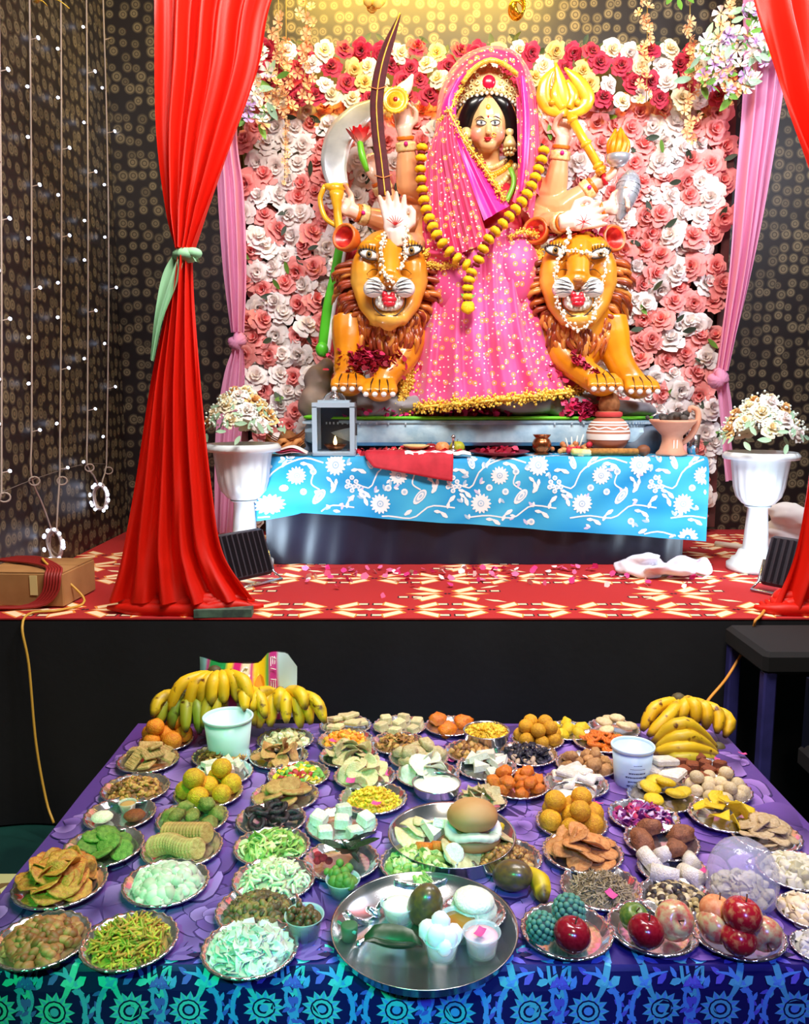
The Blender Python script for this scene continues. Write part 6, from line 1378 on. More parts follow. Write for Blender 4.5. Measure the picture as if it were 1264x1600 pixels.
# each row: centre x, y, width in the photo; e = every piece its own thing, s = heap of fine bits
ROWS = [
 (260, 1162, 84, 'e', 'laddu', 'orange', 8, .026, 'orange laddus', 'left of the white tub', 'round orange laddu', 'laddu'),
 (232, 1193, 96, 'e', 'rect', 'biscuit', 9, .03, 'cream biscuits', 'below the orange laddus', 'rectangular cream biscuit', 'biscuit'),
 (347, 1186, 93, 's', ['flake', 'nut'], 'brown', 110, .009, 'brown nut mix', 'below the white tub', '', 'snack'),
 (446, 1161, 90, 's', ['lump', 'flake'], 'cream', 60, .011, 'white crumbly sweets', 'right of the white tub', '', 'sweets'),
 (347, 1213, 98, 'e', 'wedge', 'white', 10, .022, 'white crackers', 'behind the yellow laddus', 'thin white cracker', 'cracker'),
 (436, 1187, 93, 'e', 'chip', 'tan', 10, .024, 'tan crisps', 'left of the papad heap', 'curved tan crisp', 'crisp'),
 (540, 1138, 82, 'e', 'slab', 'cream', 7, .024, 'cream milk slabs', 'beside the left bananas', 'cream milk slab', 'sweet'),
 (540, 1161, 88, 's', ['nut', 'lump'], 'orange', 90, .010, 'orange boondi', 'behind the papad heap', '', 'snack'),
 (624, 1139, 84, 'e', 'cube', 'cream', 7, .019, 'cream fudge cubes', 'at the back edge centre', 'cream fudge cube', 'sweet'),
 (622, 1166, 88, 's', ['nut', 'flake'], 'brown', 110, .010, 'roasted nuts', 'in front of the fudge cubes', '', 'nuts'),
 (703, 1139, 80, 'e', 'lump', 'jalebi', 3, .03, 'orange sweets', 'left of the yellow rice bowl', 'glossy orange sweet', 'sweet'),
 (840, 1160, 82, 'e', 'laddu', 'yellow', 13, .022, 'golden laddus', 'right of the yellow rice bowl', 'golden laddu', 'laddu'),
 (888, 1146, 76, 'e', 'lump', 'lemon', 6, .024, 'lemon yellow sweets', 'behind the golden laddus', 'lemon yellow sweet', 'sweet'),
 (958, 1144, 84, 'e', 'patty', 'cream', 6, .024, 'pale round sweets', 'left of the right bananas', 'pale round sweet', 'sweet'),
 (545, 1186, 93, 'e', 'chip', 'beige', 16, .026, 'broken papad', 'in front of the orange boondi', 'broken papad piece', 'papad'),
 (654, 1189, 94, 'e', 'lump', 'beige', 8, .028, 'beige dumplings', 'in front of the roasted nuts', 'beige dumpling', 'dumpling'),
 (738, 1179, 88, 's', ['nut', 'lump'], 'brown', 100, .011, 'pale brown peanuts', 'below the yellow rice bowl', '', 'peanuts'),
 (824, 1183, 94, 's', ['shard', 'nut'], 'black', 120, .012, 'black prunes', 'in front of the golden laddus', '', 'prunes'),
 (467, 1216, 98, 's', ['nut', 'lump', 'flake'], 'multi', 90, .011, 'colourful candied mix', 'right of the white crackers', '', 'sweets'),
 (570, 1218, 98, 'e', 'chip', 'cream', 13, .027, 'pale yellow chips', 'with a pink petal', 'pale yellow chip', 'chip'),
 (668, 1216, 100, 'e', 'chip', 'white', 11, .028, 'white papad chips', 'behind the milk pudding bowl', 'white papad chip', 'chip'),
 (760, 1204, 96, 'e', 'wedge', 'white', 9, .026, 'white triangle sweets', 'left of the sugar lumps plate', 'white triangle sweet', 'sweet'),
 (940, 1163, 90, 'e', 'coil', 'jalebi', 9, .022, 'orange jalebi', 'left of the lettered tub', 'orange coiled jalebi', 'jalebi'),
 (916, 1200, 96, 'e', 'lump', 'tan', 12, .022, 'tan fried dumplings', 'below the jalebi', 'tan fried dumpling', 'dumpling'),
 (900, 1230, 102, 'e', 'slab', 'white', 9, .026, 'white cheese slabs', 'behind the small milk bowl', 'white cheese slab', 'cheese'),
 (808, 1231, 102, 'e', 'lump', 'jalebi', 14, .022, 'orange grated sweets', 'left of the small milk bowl', 'grainy orange sweet', 'sweet'),
 (1030, 1222, 100, 'e', 'slab', 'white', 5, .034, 'large white slabs', 'below the lettered tub', 'large flat white slab', 'sweet'),
 (1096, 1208, 96, 'e', 'cube', 'choco', 9, .019, 'brown fudge cubes', 'below the right bananas', 'brown fudge cube', 'sweet'),
 (1120, 1239, 106, 'e', 'ball', 'cream', 18, .018, 'white milk balls', 'in front of the brown fudge', 'white milk ball', 'sweet'),
 (212, 1238, 106, 's', ['nut', 'lump'], 'brown', 170, .0085, 'brown gram', 'above the chutney cup plate', '', 'gram'),
 (326, 1244, 108, 'e', 'laddu', 'yellow', 9, .026, 'big yellow laddus', 'right of the brown gram', 'big yellow laddu', 'laddu'),
 (446, 1249, 106, 'e', 'disc', 'tan', 10, .027, 'brown oat biscuits', 'right of the yellow laddus', 'brown oat biscuit', 'biscuit'),
 (583, 1253, 108, 's', ['nut', 'stick'], 'yellow', 260, .0065, 'yellow flattened rice', 'left of the bread platter', '', 'rice'),
 (1033, 1251, 106, 'e', 'patty', 'lemon', 6, .026, 'bright yellow patties', 'above the purple petals plate', 'bright yellow patty', 'sweet'),
 (752, 1256, 82, 'e', 'flake', 'beige', 12, .022, 'beige fritters', 'just behind the bread bun', 'beige fritter', 'fritter'),
 (301, 1285, 112, 'e', 'lump', 'olive', 10, .024, 'olive green sweets', 'below the yellow laddus', 'olive green sweet', 'sweet'),
 (424, 1286, 110, 'e', 'ringp', 'dark', 7, .024, 'black sweet rings', 'below the oat biscuits', 'black sweet ring', 'sweet'),
 (534, 1295, 114, 'e', 'cube', 'white', 6, .022, 'white jelly cubes', 'below the yellow rice', 'white jelly cube', 'sweet'),
 (893, 1291, 112, 'e', 'laddu', 'yellow', 10, .025, 'smooth yellow laddus', 'below the small milk bowl', 'smooth yellow laddu', 'laddu'),
 (1005, 1281, 110, 's', ['shard', 'flake'], 'magenta', 130, .011, 'purple petals', 'right of the smooth laddus', '', 'petals'),
 (1132, 1280, 112, 'e', 'flake', 'lemon', 8, .026, 'yellow mango slices', 'behind the polythene bag', 'yellow mango slice', 'fruit slice'),
 (162, 1330, 124, 'e', 'ribbed', 'green', 13, .026, 'round green biscuits', 'left of the biscuit row', 'ribbed round green biscuit', 'biscuit'),
 (425, 1329, 120, 's', ['chip', 'curl', 'shard'], 'green', 150, .015, 'pale green chivda', 'below the black rings', '', 'snack'),
 (654, 1356, 124, 's', ['nut', 'lump', 'flake'], 'green', 190, .012, 'green snack mix', 'behind the big steel platter', '', 'snack'),
 (790, 1346, 114, 's', ['nut', 'lump'], 'brown', 190, .0085, 'dark brown raisins', 'behind the mango and banana', '', 'raisins'),
 (910, 1338, 126, 'e', 'puri', 'puri', 16, .03, 'orange fried crackers', 'below the smooth laddus', 'flaky orange fried cracker', 'cracker'),
 (1033, 1321, 116, 'e', 'lump', 'almond', 4, .032, 'brown fried fritters', 'below the purple petals', 'brown fried fritter', 'fritter'),
 (1196, 1311, 108, 'e', 'puri', 'beige', 13, .026, 'layered pale pastries', 'right of the mango slices', 'layered pale pastry', 'pastry'),
 (1050, 1363, 108, 'e', 'roll', 'white', 5, .026, 'white milk rolls', 'left of the polythene bag', 'short white milk roll', 'sweet'),
 (1242, 1366, 118, 's', ['cube', 'lump'], 'pale', 120, .012, 'pale green cubes', 'right of the polythene bag', '', 'snack'),
 (95, 1388, 142, 'e', 'chip', 'chip', 26, .034, 'large orange chips', 'at the far left', 'large orange brown chip', 'chip'),
 (260, 1386, 134, 's', ['ball', 'lump', 'stick'], 'white', 190, .0135, 'puffed makhana with raisins', 'right of the orange chips', '', 'makhana'),
 (428, 1381, 130, 's', ['curl'], 'pale', 170, .015, 'pale curled crisps', 'below the pale green chivda', '', 'crisps'),
 (939, 1393, 128, 's', ['stick'], 'seed', 420, .0085, 'cumin seed', 'below the fried crackers', '', 'seeds'),
 (1058, 1411, 122, 's', ['nut', 'ball'], 'bean', 230, .009, 'black and white beans', 'below the milk rolls', '', 'beans'),
 (405, 1429, 136, 's', ['lump', 'nut'], 'raisin', 260, .010, 'dark green raisins', 'below the curled crisps', '', 'raisins'),
 (66, 1477, 148, 's', ['nut'], 'almond', 150, .016, 'whole almonds', 'at the front left corner', '', 'almonds'),
 (203, 1478, 150, 's', ['stick'], 'sev', 330, .017, 'fried sev sticks', 'right of the almonds', '', 'snack'),
 (391, 1489, 152, 's', ['shard', 'flake'], 'white', 210, .016, 'white coconut flakes', 'at the front beside the steel platter', '', 'coconut'),
 (1262, 1428, 96, 's', ['lump', 'flake'], 'cream', 80, .013, 'cream crumbs', 'cut off at the right edge', '', 'sweets'),
]
B_['almond'] = [(160, 100, 60), (136, 80, 44), (184, 124, 80)]
for (cx, cy, w_, mode, kind, mk, n, size, what, where, piece, cat) in ROWS:
    p, R = plate(cx, cy, w_, 'silver foil plate of '+what+' '+where)
    if mode == 'e': heap_each(p, R, kind, FM[mk], n, size, piece+' on the plate '+where, cat, '_'.join(piece.split()[-2:]), what+' '+where, tilt=.5 if kind in ('chip', 'flake') else (.32 if kind in ('lump', 'puri', 'rect', 'ribbed') else .14))
    else: heap_stuff(p, R, kind, n, size, R*.34, 'heap of '+what+' on the foil plate '+where, cat, what.split()[-1], cols=B_[mk])
# biscuits set in rows
p, R = plate(285, 1331, 126, 'silver foil plate of stacked striped biscuits right of the green biscuits')
ORD = 'first second third fourth fifth sixth seventh eighth ninth tenth eleventh twelfth thirteenth fourteenth fifteenth'.split()
for k in range(15):
    tag(put('biscuit', smesh('ribbed', FM['biscuit'], k % 3), (p[0]-R*.62+k*R*.075, p[1]-.016+.012*math.sin(k*.4), p[2]+.026), (.25, 1.15, -.35), .023), ORD[k]+' striped biscuit from the left in the front row of the biscuit plate', 'biscuit', 'front row of striped biscuits')
for k in range(13):
    tag(put('biscuit', smesh('disc', FM['tan'], k % 3), (p[0]-R*.45+k*R*.08, p[1]+.034, p[2]+.03), (.25, 1.2, -.2), .023), ORD[k]+' brown biscuit from the left in the rear row of the biscuit plate', 'biscuit', 'rear row of round biscuits')

# ---------------------------------------------------------------- bowls and tubs
def lathe_thing(name, prof, c, mat, label, cat, seg=40, **k): return MB().lathe(prof, seg, c, **k).build(name, mat, label=label, cat=cat)
def bowl(px, py_rim, w_, h, label, fill_mat, flabel, fcat, fh=.8, heap=None):
    c0 = T(px, py_rim, TT+h); R = w_/2*mpp(c0); c = np.array([c0[0], c0[1], TT])
    lathe_thing('steel_bowl', [(0, 0), (R*.72, 0), (R*.8, .004), (R*.95, h*.5), (R*.98, h-.003), (R*1.02, h), (R*.98, h+.001), (R*.93, h-.004), (R*.9, h*.5), (R*.74, .006), (0, .006)], c, m_steel, label, 'bowl')
    if heap: heap(c, R, h)
    else: lathe_thing('bowl_filling', [(R*.9, h*.5), (R*.92, h*fh), (R*.5, h*fh+.001), (0, h*fh+.001)], c, fill_mat, flabel, fcat)
m_milk = M('milk', (244, 238, 224), rough=.3, sss=.1)
bowl(682, 1222, 76, .036, 'wide steel bowl of white milk pudding in front of papad chips', m_milk, 'white milk pudding filling the wide steel bowl', 'pudding')
bowl(897, 1236, 68, .04, 'small steel bowl of milk above the smooth laddus', m_milk, 'milk filling the small steel bowl', 'milk', .6)
def rice_heap(c, R, h): heap_stuff(np.array([c[0], c[1], c[2]+h*.72]), R, ['nut', 'stick'], 260, .008, .018, 'heap of yellow rice in the deep steel bowl', 'rice', 'rice', fr=.88, cols=B_['yellow'])
bowl(760, 1140, 72, .05, 'deep steel bowl of yellow rice at the back edge', None, '', '', heap=rice_heap)
m_tub = M('tub_plastic', (206, 232, 238), rough=.3, sss=.25)
def tub(px, py_rim, w_, h, label):
    c0 = T(px, py_rim, TT+h); R = w_/2*mpp(c0); c = np.array([c0[0], c0[1], TT]); t = thing('plastic_tub', label, 'tub', c)
    MB().lathe([(0, 0), (R*.76, 0), (R*.79, .004), (R*.95, h-.008), (R*.92, h-.008), (R*.74, .008), (0, .008)], 40, c).build('wall', m_tub, t); MB().lathe([(R*.94, h-.01), (R*1.0, h-.008), (R*1.02, h-.002), (R*.99, h), (R*.93, h-.002), (R*.92, h-.01)], 40, c).build('rim', m_tub, t)
    return c, R, t
tub(356, 1118, 78, .115, 'empty white plastic tub in front of the left bananas')
c, R, tb = tub(989, 1163, 67, .105, 'white plastic tub printed with small dark lettering near right bananas')
ink = M('ink_blue', (40, 46, 90), rough=.6)
mbi = MB()
for r, (z, wl_) in enumerate(((.068, .018), (.058, .034), (.045, .04), (.034, .056), (.022, .044), (.011, .05))):
    x = -wl_/2
    while x < wl_/2:
        ww = RNG.uniform(.0025, .0055) if r != 1 else .003; a = -PI/2+x/(R*.86); rr = R*(.79+.16*z/.1)+.0012; hgt = .0042 if r > 1 else .0016
        a2 = -PI/2+(x+ww)/(R*.86); mbi.poly([c+np.array([rr*math.cos(q), rr*math.sin(q), zz]) for q, zz in ((a, z), (a2, z), (a2, z+hgt*RNG.uniform(.7, 1.2)), ((a+a2)/2, z+hgt*.6), (a, z+hgt))]); x += ww+.0012
mbi.build('printed_lettering', ink, tb, smooth=False)
# clear cups
m_cup = M('clear_cup', (226, 240, 240), rough=.08, alpha=.35, spec=.8)
def cup(p, R, h, label, fill, flabel, fcat, lumpy=None):
    c = np.array(p); t = thing('plastic_cup', label, 'cup', c)
    MB().lathe([(0, 0), (R*.72, 0), (R*.94, h-.003), (R*1.02, h), (R*1.0, h+.002), (R*.9, h-.002), (R*.7, .003), (0, .003)], 30, c).build('cup_wall', m_cup, t)
    mb = MB().lathe([(0, .004), (R*.68, .004), (R*.86, h*.85), (R*.5, h*.88), (0, h*.89)], 24, c)
    if lumpy:
        for k in range(lumpy[0]): mb.sph(c+np.array([RNG.normal()*R*.38, RNG.normal()*R*.38, h*.9+abs(RNG.normal())*lumpy[2]]), lumpy[1]*RNG.uniform(.7, 1.2), 7, 5)
    mb.build('cup_filling', fill, label=flabel, cat=fcat)
p = T(476, 1462, TT); cup(p, 31*mpp(p), .042, 'clear plastic cup of raisins beside the green raisin plate', FM['raisin'], 'dark raisins filling the clear cup at front', 'raisins', (50, .007, .006))
p = T(536, 1398, TT); cup(p, 27*mpp(p), .034, 'clear cup of green sweets behind the big steel platter', FM['green'], 'green sponge sweets piled in the clear cup', 'sweet', (26, .0105, .013))
# chutney plate
p, R = plate(188, 1278, 110, 'silver foil plate with chutney cups below the brown gram')
cup(p+np.array([.01, .025, R*.06]), .021, .024, 'small round cup of orange chutney on the chutney plate', FM['tan'], 'orange chutney in the small round cup', 'chutney')
for dx, dy, mk, nm in ((.038, -.012, 'choco', 'brown chocolate patty on the chutney plate'), (-.035, -.02, 'white', 'white curd blob on the chutney plate')): tag(put('patty', smesh('patty', FM[mk]), p+np.array([dx, dy, R*.06+.012]), (0, 0, 0), .025), nm, 'sweet')
# plate of betel leaves with cherries in a clear wrap
p, R = plate(534, 1351, 120, 'silver foil plate of dark betel leaves and red cherries')
LB = leaf_mesh('betel_leaf', FM['leafg'], .5)
for k in range(7): tag(put('betel_leaf', LB, p+np.array([.012+RNG.normal()*.012, -.012+RNG.normal()*.012, .022+.005*k]), (RNG.normal()*.3+.2, RNG.normal()*.3, k*.9), .036), 'dark green folded betel leaf on the foil plate with cherries', 'leaf', 'betel leaves on one plate')
for k in range(5): tag(put('cherry', smesh('ball', FM['red']), p+np.array([-.05+.012*(k % 3), -.016+.012*(k//3), .022+.006*(k % 2)]), (0, 0, k), .009), ('front left', 'front middle', 'front right', 'rear left', 'rear middle')[k]+' red candied cherry beside the betel leaves', 'cherry', 'cherries beside the betel leaves')

# ---------------------------------------------------------------- bread platter
c0 = T(706, 1302, TT+.035); R = 100*mpp(c0); c = np.array([c0[0], c0[1], TT]); H = .035
lathe_thing('steel_platter', [(0, 0), (R*.9, 0), (R*.95, .004), (R*.98, H), (R*1.0, H+.002), (R*.96, H), (R*.92, .008), (0, .008)], c, m_steel, 'steel platter holding the bread bun and cut fruit', 'platter', 60)
def pc(dx, dy, dz=0): return c+np.array([dx, dy, .009+dz])
bun = thing('bread_bun', 'split round bread bun with white filling on the steel platter', 'bread', pc(.045, -.01))
MB().sph(pc(.045, -.012, .075), (.056, .05, .034), 22, 14, fn=lambda v: 1+.03*np.sin(5*v[:, 0])*np.cos(4*v[:, 1])).build('bun_top', fm('bun', (206, 150, 90), (190, 128, 70), bump=.1, sc=14), bun)
MB().sph(pc(.045, -.014, .026), (.062, .056, .024), 22, 12, fn=lambda v: 1+.04*np.sin(6*v[:, 0]+1)*np.cos(5*v[:, 1])).build('bun_base', fm('bun2', (186, 130, 80), (160, 106, 60), bump=.1), bun)
mb = MB()
for k in range(22): a = k*2*PI/22; mb.sph(pc(.045+.05*math.cos(a), -.014+.046*math.sin(a), .044+.006*math.sin(3*a)), (.016, .015, .009), 8, 6)
fuse(mb, .004, 3).build('bun_filling', FM['white'], bun)
def one(kind, mk, off, rot, s, nm, label, cat, group=None, sub=0): return tag(put(nm, smesh(kind, FM[mk], sub), pc(*off), rot, s), label, cat, group)
one('chip', 'beige', (.02, -.052, .016), (.3, .1, .4), .05, 'flatbread', 'flatbread under the bread bun on the steel platter', 'bread')
one('chip', 'beige', (.1, .0, .02), (.1, .4, 1.4), .045, 'papad', 'pale papad at the right end of the steel platter', 'papad')
for k, (x, y, r) in enumerate(((-.095, .0, .4), (-.08, .03, 1.2), (-.05, .045, 2.2))): one('chip', 'cream', (x, y, .02+.004*k), (.3, .2, r), .036, 'pear_slice', ('leftmost', 'middle', 'rear')[k]+' cream pear slice at the left of the steel platter', 'fruit slice', 'pear slices on the platter', k)
for k in range(3): one('wedge', 'white', (-.045+.03*k, .012+.01*(k % 2), .03+.008*k), (.3, .3*k, 1+k), .03, 'cheese_wedge', ('left', 'middle', 'right')[k]+' white cheese wedge behind the carrots on the steel platter', 'cheese', 'cheese wedges on the platter', k)
for k in range(3): one('roll', 'jalebi', (-.062+.034*k, -.048+.004*k, .02), (0, .2, .25), .018, 'carrot_piece', ('left', 'middle', 'right')[k]+' orange carrot piece at the front of the steel platter', 'carrot', 'carrot pieces on the platter', k)
one('disc', 'white', (.0, -.074, .022), (.9, 0, 0), .022, 'radish_slice', 'round white radish slice at the front of the steel platter', 'radish')
one('lump', 'lemon', (.105, .02, .03), (0, 0, 1), .016, 'lemon_bit', 'yellow lemon piece behind the bun', 'lemon')

# ---------------------------------------------------------------- big front platter
c0 = T(663, 1450, TT+.02); R = 146*mpp(c0); c = np.array([c0[0], c0[1]+.004, TT]); H = .024
lathe_thing('steel_platter', [(0, 0), (R*.9, 0), (R*.94, .003), (R*.985, H), (R*1.005, H+.001), (R*.985, H-.002), (R*.93, .006), (0, .006)], c, m_steel, 'large round steel platter with cups and mango at the front', 'platter', 80)
def at2(px, py, dz=.007): return T(px, py, TT+dz)
p = at2(624, 1436); cup(p, 30*mpp(p), .036, 'clear cup of white curd behind the platter mango', m_milk, 'white curd in the cup at the platter rear', 'curd')
p = at2(716, 1462); cup(p, 32*mpp(p), .034, 'clear cup of amber honey on the front platter', M('honey', (150, 110, 40), rough=.15, coat=.4), 'amber honey in the clear cup', 'honey')
p = at2(752, 1488); cup(p, 30*mpp(p), .04, 'clear cup of pink milk at the platter right', M('pink_milk', (236, 190, 200), rough=.3), 'pink milk with a petal in the clear cup', 'milk')
p = at2(690, 1494); cup(p, 30*mpp(p), .036, 'clear cup stuffed with white cloth at the platter front', M('white_cotton'), 'white cotton wad stuffed in the front cup', 'cotton', (9, .018, .012))
m_mango = M('mango_skin', (84, 66, 50), (110, 84, 40), 4, rough=.3, coat=.2)
MANGO = MB().sph((0, 0, 0), (.78, .74, 1), 18, 14, fn=lambda v: 1+.1*v[:, 0]*v[:, 2]).mesh('mango', m_mango)
tag(put('mango', MANGO, at2(664, 1444)+np.array([0, 0, .04]), (.1, .15, 0), .042), 'dark mango standing on the large front platter', 'mango')
p = at2(740, 1432, .012); R2 = 50*mpp(p); o = put('paper_plate', PLATE, p, (0, 0, 1), R2); tag(o, 'silver foil bowl of white cakes on the front platter', 'plate')
for k in range(2): tag(put('rice_cake', smesh('patty', FM['white'], k), p+np.array([.0, 0, .018+.016*k]), (.05, .03, k), .044-.004*k), 'flat white rice cake '+('on top in' if k else 'underneath in')+' the foil bowl', 'rice cake')
lf = MB(); pb = at2(612, 1484); G = np.zeros((7, 5, 3))
for i in range(7):
    tq = i/6; wd = .026*math.sin(PI*(tq*.9+.06))**.7
    for j, u in enumerate((-1, -.5, 0, .5, 1)): G[i, j] = pb+np.array([-.05+.105*tq, u*wd-.02*tq+.012, .002+.03*u*u*abs(math.sin(PI*tq))**.4+.012*(2*tq-1)**2])
lf.grid(G); o = lf.build('leaf_cup', FM['leafg'], label='folded green leaf cup on the front platter', cat='leaf'); sm = o.modifiers.new('t', 'SOLIDIFY'); sm.thickness = .0015
MB().lathe([(0, 0), (.014, 0), (.016, .026), (.013, .028), (0, .026)], 18, at2(546, 1466)).build('green_jar', fm('jarg', (60, 100, 60), (40, 76, 50), bump=0), label='small green pot at the platter left edge', cat='pot')
MB().tube([at2(528, 1440, .03), at2(545, 1452, .03), at2(556, 1458, .028)], .003, 6).build('green_stick', M('stick_teal', (60, 160, 130), rough=.4), label='short green stick laid on the small pot', cat='stick')
crumple('foil_scrap', at2(590, 1432), (.02, .015, .016), m_foil, 'crumpled silver foil scrap at the platter rear left', 'foil', 21, 5, .004); crumple('foil_scrap', at2(556, 1444), (.02, .012, .014), m_foil, 'crumpled silver foil scrap beside the small green pot', 'foil', 22, 5, .004)
crumple('foil_scrap', at2(562, 1478), (.014, .01, .008), m_foil, 'tiny foil scrap beside the green leaf cup', 'foil', 23, 4, .003)

# ---------------------------------------------------------------- fruit
tag(put('mango', MANGO, T(800, 1392, TT)+np.array([0, 0, .034]), (1.3, .1, .9), .042), 'dark green mango lying beside a single banana', 'mango')
def banana(mb, pts, r, green=0.0, seed=0, n=11):
    q = spl(pts, n); s = np.linspace(0, 1, n); rad = r*np.interp(s, [0, .06, .14, .5, .86, .95, 1], [.32, .36, .78, 1.0, .82, .42, .3])
    ye, gr, br = np.array(lin((238, 190, 24))), np.array(lin((96, 140, 40))), np.array(lin((70, 44, 18))); rg = np.random.default_rng(seed); col = []
    for x in s:
        k = min(1, green+max(0, .5-abs(x-.0)*5)); cc = ye*(1-k)+gr*k
        if x > .95 or x < .03: cc = br
        col.append(cc)
    m2 = MB(); m2.tube(q, rad, 6, col=np.array(col)); v = m2.V[0]; c = m2.C[0]
    for k in range(5):
        j = rg.integers(len(v)); d = np.linalg.norm(v-v[j], axis=1); c[d < r*.75] = c[d < r*.75]*.45+br*.55
    mb.add(v, m2.F, c)
m_ban = M('banana_skin', vcol=True, rough=.45, col2=(120, 84, 44), scale=38, contrast=(.6, .7))
def bunch(label, crown, lst, group):
    t = thing('banana_bunch', label, 'bananas', T(crown[0], crown[1], TT) if len(crown) == 2 else P(*crown), group); 
    for k, (pts, gr) in enumerate(lst):
        mb = MB(); banana(mb, [P(*q) for q in pts], .0205, gr, k+int(crown[0])); mb.build('banana', m_ban, t)
    mb = MB(); cpt = P(*lst[0][0][0]); mb.sph(cpt, (.022, .02, .02), 10, 8); mb.build('crown_stub', fm('stub', (96, 84, 40), (60, 50, 26)), t)
def fan(cx, cy, d0, tips, g, d1, bow=10):
    out = []
    for i, (x, y) in enumerate(tips):
        mx, my = (cx+x)/2+(x-cx)*.25, (cy+y)/2-bow; dd = d1+.012*(i % 3)
        out.append(([(cx+(x-cx)*.12, cy+(y-cy)*.06, d0), (mx, my, (d0+dd)/2-.012), (x, y, dd)], g if not hasattr(g, '__len__') else g[i % len(g)]))
    return out
bunch('tall banana bunch left of the white tub', (300, 1140), fan(345, 1046, 2.36, [(264, 1112), (292, 1112), (312, 1108), (330, 1104), (350, 1100), (372, 1098), (392, 1102)], 0, 2.28), 'bananas on the left')
bunch('low greenish banana bunch at the left table corner', (262, 1140), fan(296, 1082, 2.36, [(238, 1120), (246, 1136), (268, 1140), (290, 1144), (312, 1146), (330, 1144)], (.25, .75, .9, .7, .85, .6), 2.24), 'bananas on the left')
bunch('banana bunch behind the white tub', (360, 1135), fan(365, 1070, 2.38, [(316, 1138), (334, 1134), (398, 1134), (384, 1112), (415, 1122)], (.6, .4, .5, 0, .1), 2.25), 'bananas on the left')
bunch('banana bunch at the right of the left pile', (455, 1140), fan(440, 1078, 2.38, [(392, 1112), (404, 1138), (422, 1136), (448, 1130), (470, 1138), (486, 1132), (508, 1130), (478, 1108), (436, 1112)], (0, .3, .1, 0, .2, 0, .05, 0, 0), 2.27), 'bananas on the left')
bunch('upper banana bunch of the right pile', (1065, 1150), [([(1060, 1093, 2.34), (1024, 1106, 2.3), (1003, 1142, 2.27)], 0), ([(1062, 1094, 2.33), (1046, 1118, 2.27), (1012, 1150, 2.24)], .08), ([(1066, 1092, 2.34), (1085, 1102, 2.29), (1086, 1132, 2.27)], 0), ([(1070, 1094, 2.35), (1102, 1106, 2.3), (1102, 1140, 2.27)], 0), ([(1074, 1096, 2.36), (1120, 1112, 2.31), (1120, 1146, 2.27)], 0), ([(1078, 1100, 2.36), (1138, 1122, 2.32), (1132, 1152, 2.28)], 0), ([(1068, 1093, 2.36), (1070, 1104, 2.3), (1060, 1130, 2.28)], .05)], 'bananas on the right')
bunch('lower greenish banana bunch of the right pile', (1065, 1190), [([(1122, 1170, 2.26), (1066, 1130, 2.2), (1018, 1162, 2.22)], .2), ([(1122, 1176, 2.24), (1070, 1150, 2.17), (1020, 1172, 2.2)], .25), ([(1124, 1180, 2.22), (1070, 1168, 2.15), (1018, 1176, 2.18)], .15), ([(1122, 1186, 2.2), (1072, 1186, 2.13), (1030, 1184, 2.16)], .5)], 'bananas on the right')
mb = MB(); banana(mb, [T(816, 1360, TT+.03), T(842, 1376, TT+.028), T(850, 1408, TT+.016)], .021, .2, 5); mb.build('banana', m_ban, label='single banana lying against the dark green mango', cat='banana')
# apples and custard apples
def fr(px, py, r, me, nm, label, cat, rot=(0, 0, 0), dz=0, stem=True, group=None): return fruit(nm, me, T(px, py, TT+.012+dz)+np.array([0, 0, 0]), r, label, cat, rot, group, stem)
p1, _ = plate(885, 1462, 144, 'silver foil plate with custard apples and dark red apple'); p2, _ = plate(1020, 1457, 142, 'silver foil plate with green mango and two apples'); p3, _ = plate(1150, 1463, 146, 'silver foil plate heaped with five apples')
def custard(px, py, r, label, dz=0):
    c = T(px, py, TT+.012+dz)+np.array([0, 0, r*.9]); t = thing('custard_apple', label, 'custard apple', c-np.array([0, 0, r*.9]), 'custard apples')
    mb = MB().sph(c, r*.9, 18, 12); mb.build('flesh', fm('cust', (20, 56, 52), (14, 40, 40)), t); kb = MB(); n = 75
    for i in range(n):
        z = 1-2*(i+.5)/n; a = i*2.39996; q = np.array([math.sqrt(1-z*z)*math.cos(a), math.sqrt(1-z*z)*math.sin(a), z]); kb.sph(c+q*r*.88, (r*.2, r*.2, r*.15), 8, 5, R=np.array(Vector(q).to_track_quat('Z', 'Y').to_matrix()))
    kb.build('scales', fm('custs', (92, 150, 120), (60, 120, 100), rand=0), t)
custard(846, 1470, .029, 'custard apple with dark knobbly skin at the plate left'); custard(888, 1446, .032, 'large custard apple behind the dark red apple')
fr(893, 1486, .034, APD, 'apple', 'dark red apple in front of the custard apples', 'apple', (.2, .1, 1))
fr(990, 1454, .028, fruit_mesh('fruit', M('green_skin', (70, 110, 40), (120, 140, 50), 4, rough=.3)), 'green_apple', 'small green apple behind a dark red one', 'apple', (.4, .1, 0)); fr(1008, 1480, .033, APD, 'apple', 'dark red apple in front of the small green apple', 'apple', (.2, -.1, 2)); fr(1052, 1464, .036, AP2, 'apple', 'large blushed apple tilted with stem forward on the middle plate', 'apple', (1.0, -.2, .2))
ga = 'apples heaped on the right plate'
fr(1118, 1470, .034, AP2, 'apple', 'pale green blushed apple at the left of the apple heap', 'apple', (.3, .3, 0), group=ga); fr(1152, 1490, .032, AP, 'apple', 'red apple at the front of the apple heap', 'apple', (.3, 0, 1), group=ga); fr(1192, 1482, .032, AP2, 'apple', 'blushed apple at the right of the heap, base forward', 'apple', (1.9, .2, 0), group=ga)
fr(1118, 1446, .031, PC, 'apple', 'pale yellow apple at the rear of the apple heap', 'apple', (.3, 0, 2), dz=.02, group=ga); fr(1158, 1456, .035, AP, 'apple', 'glossy red apple on top of the apple heap', 'apple', (.3, .1, 1.7), dz=.034, group=ga)
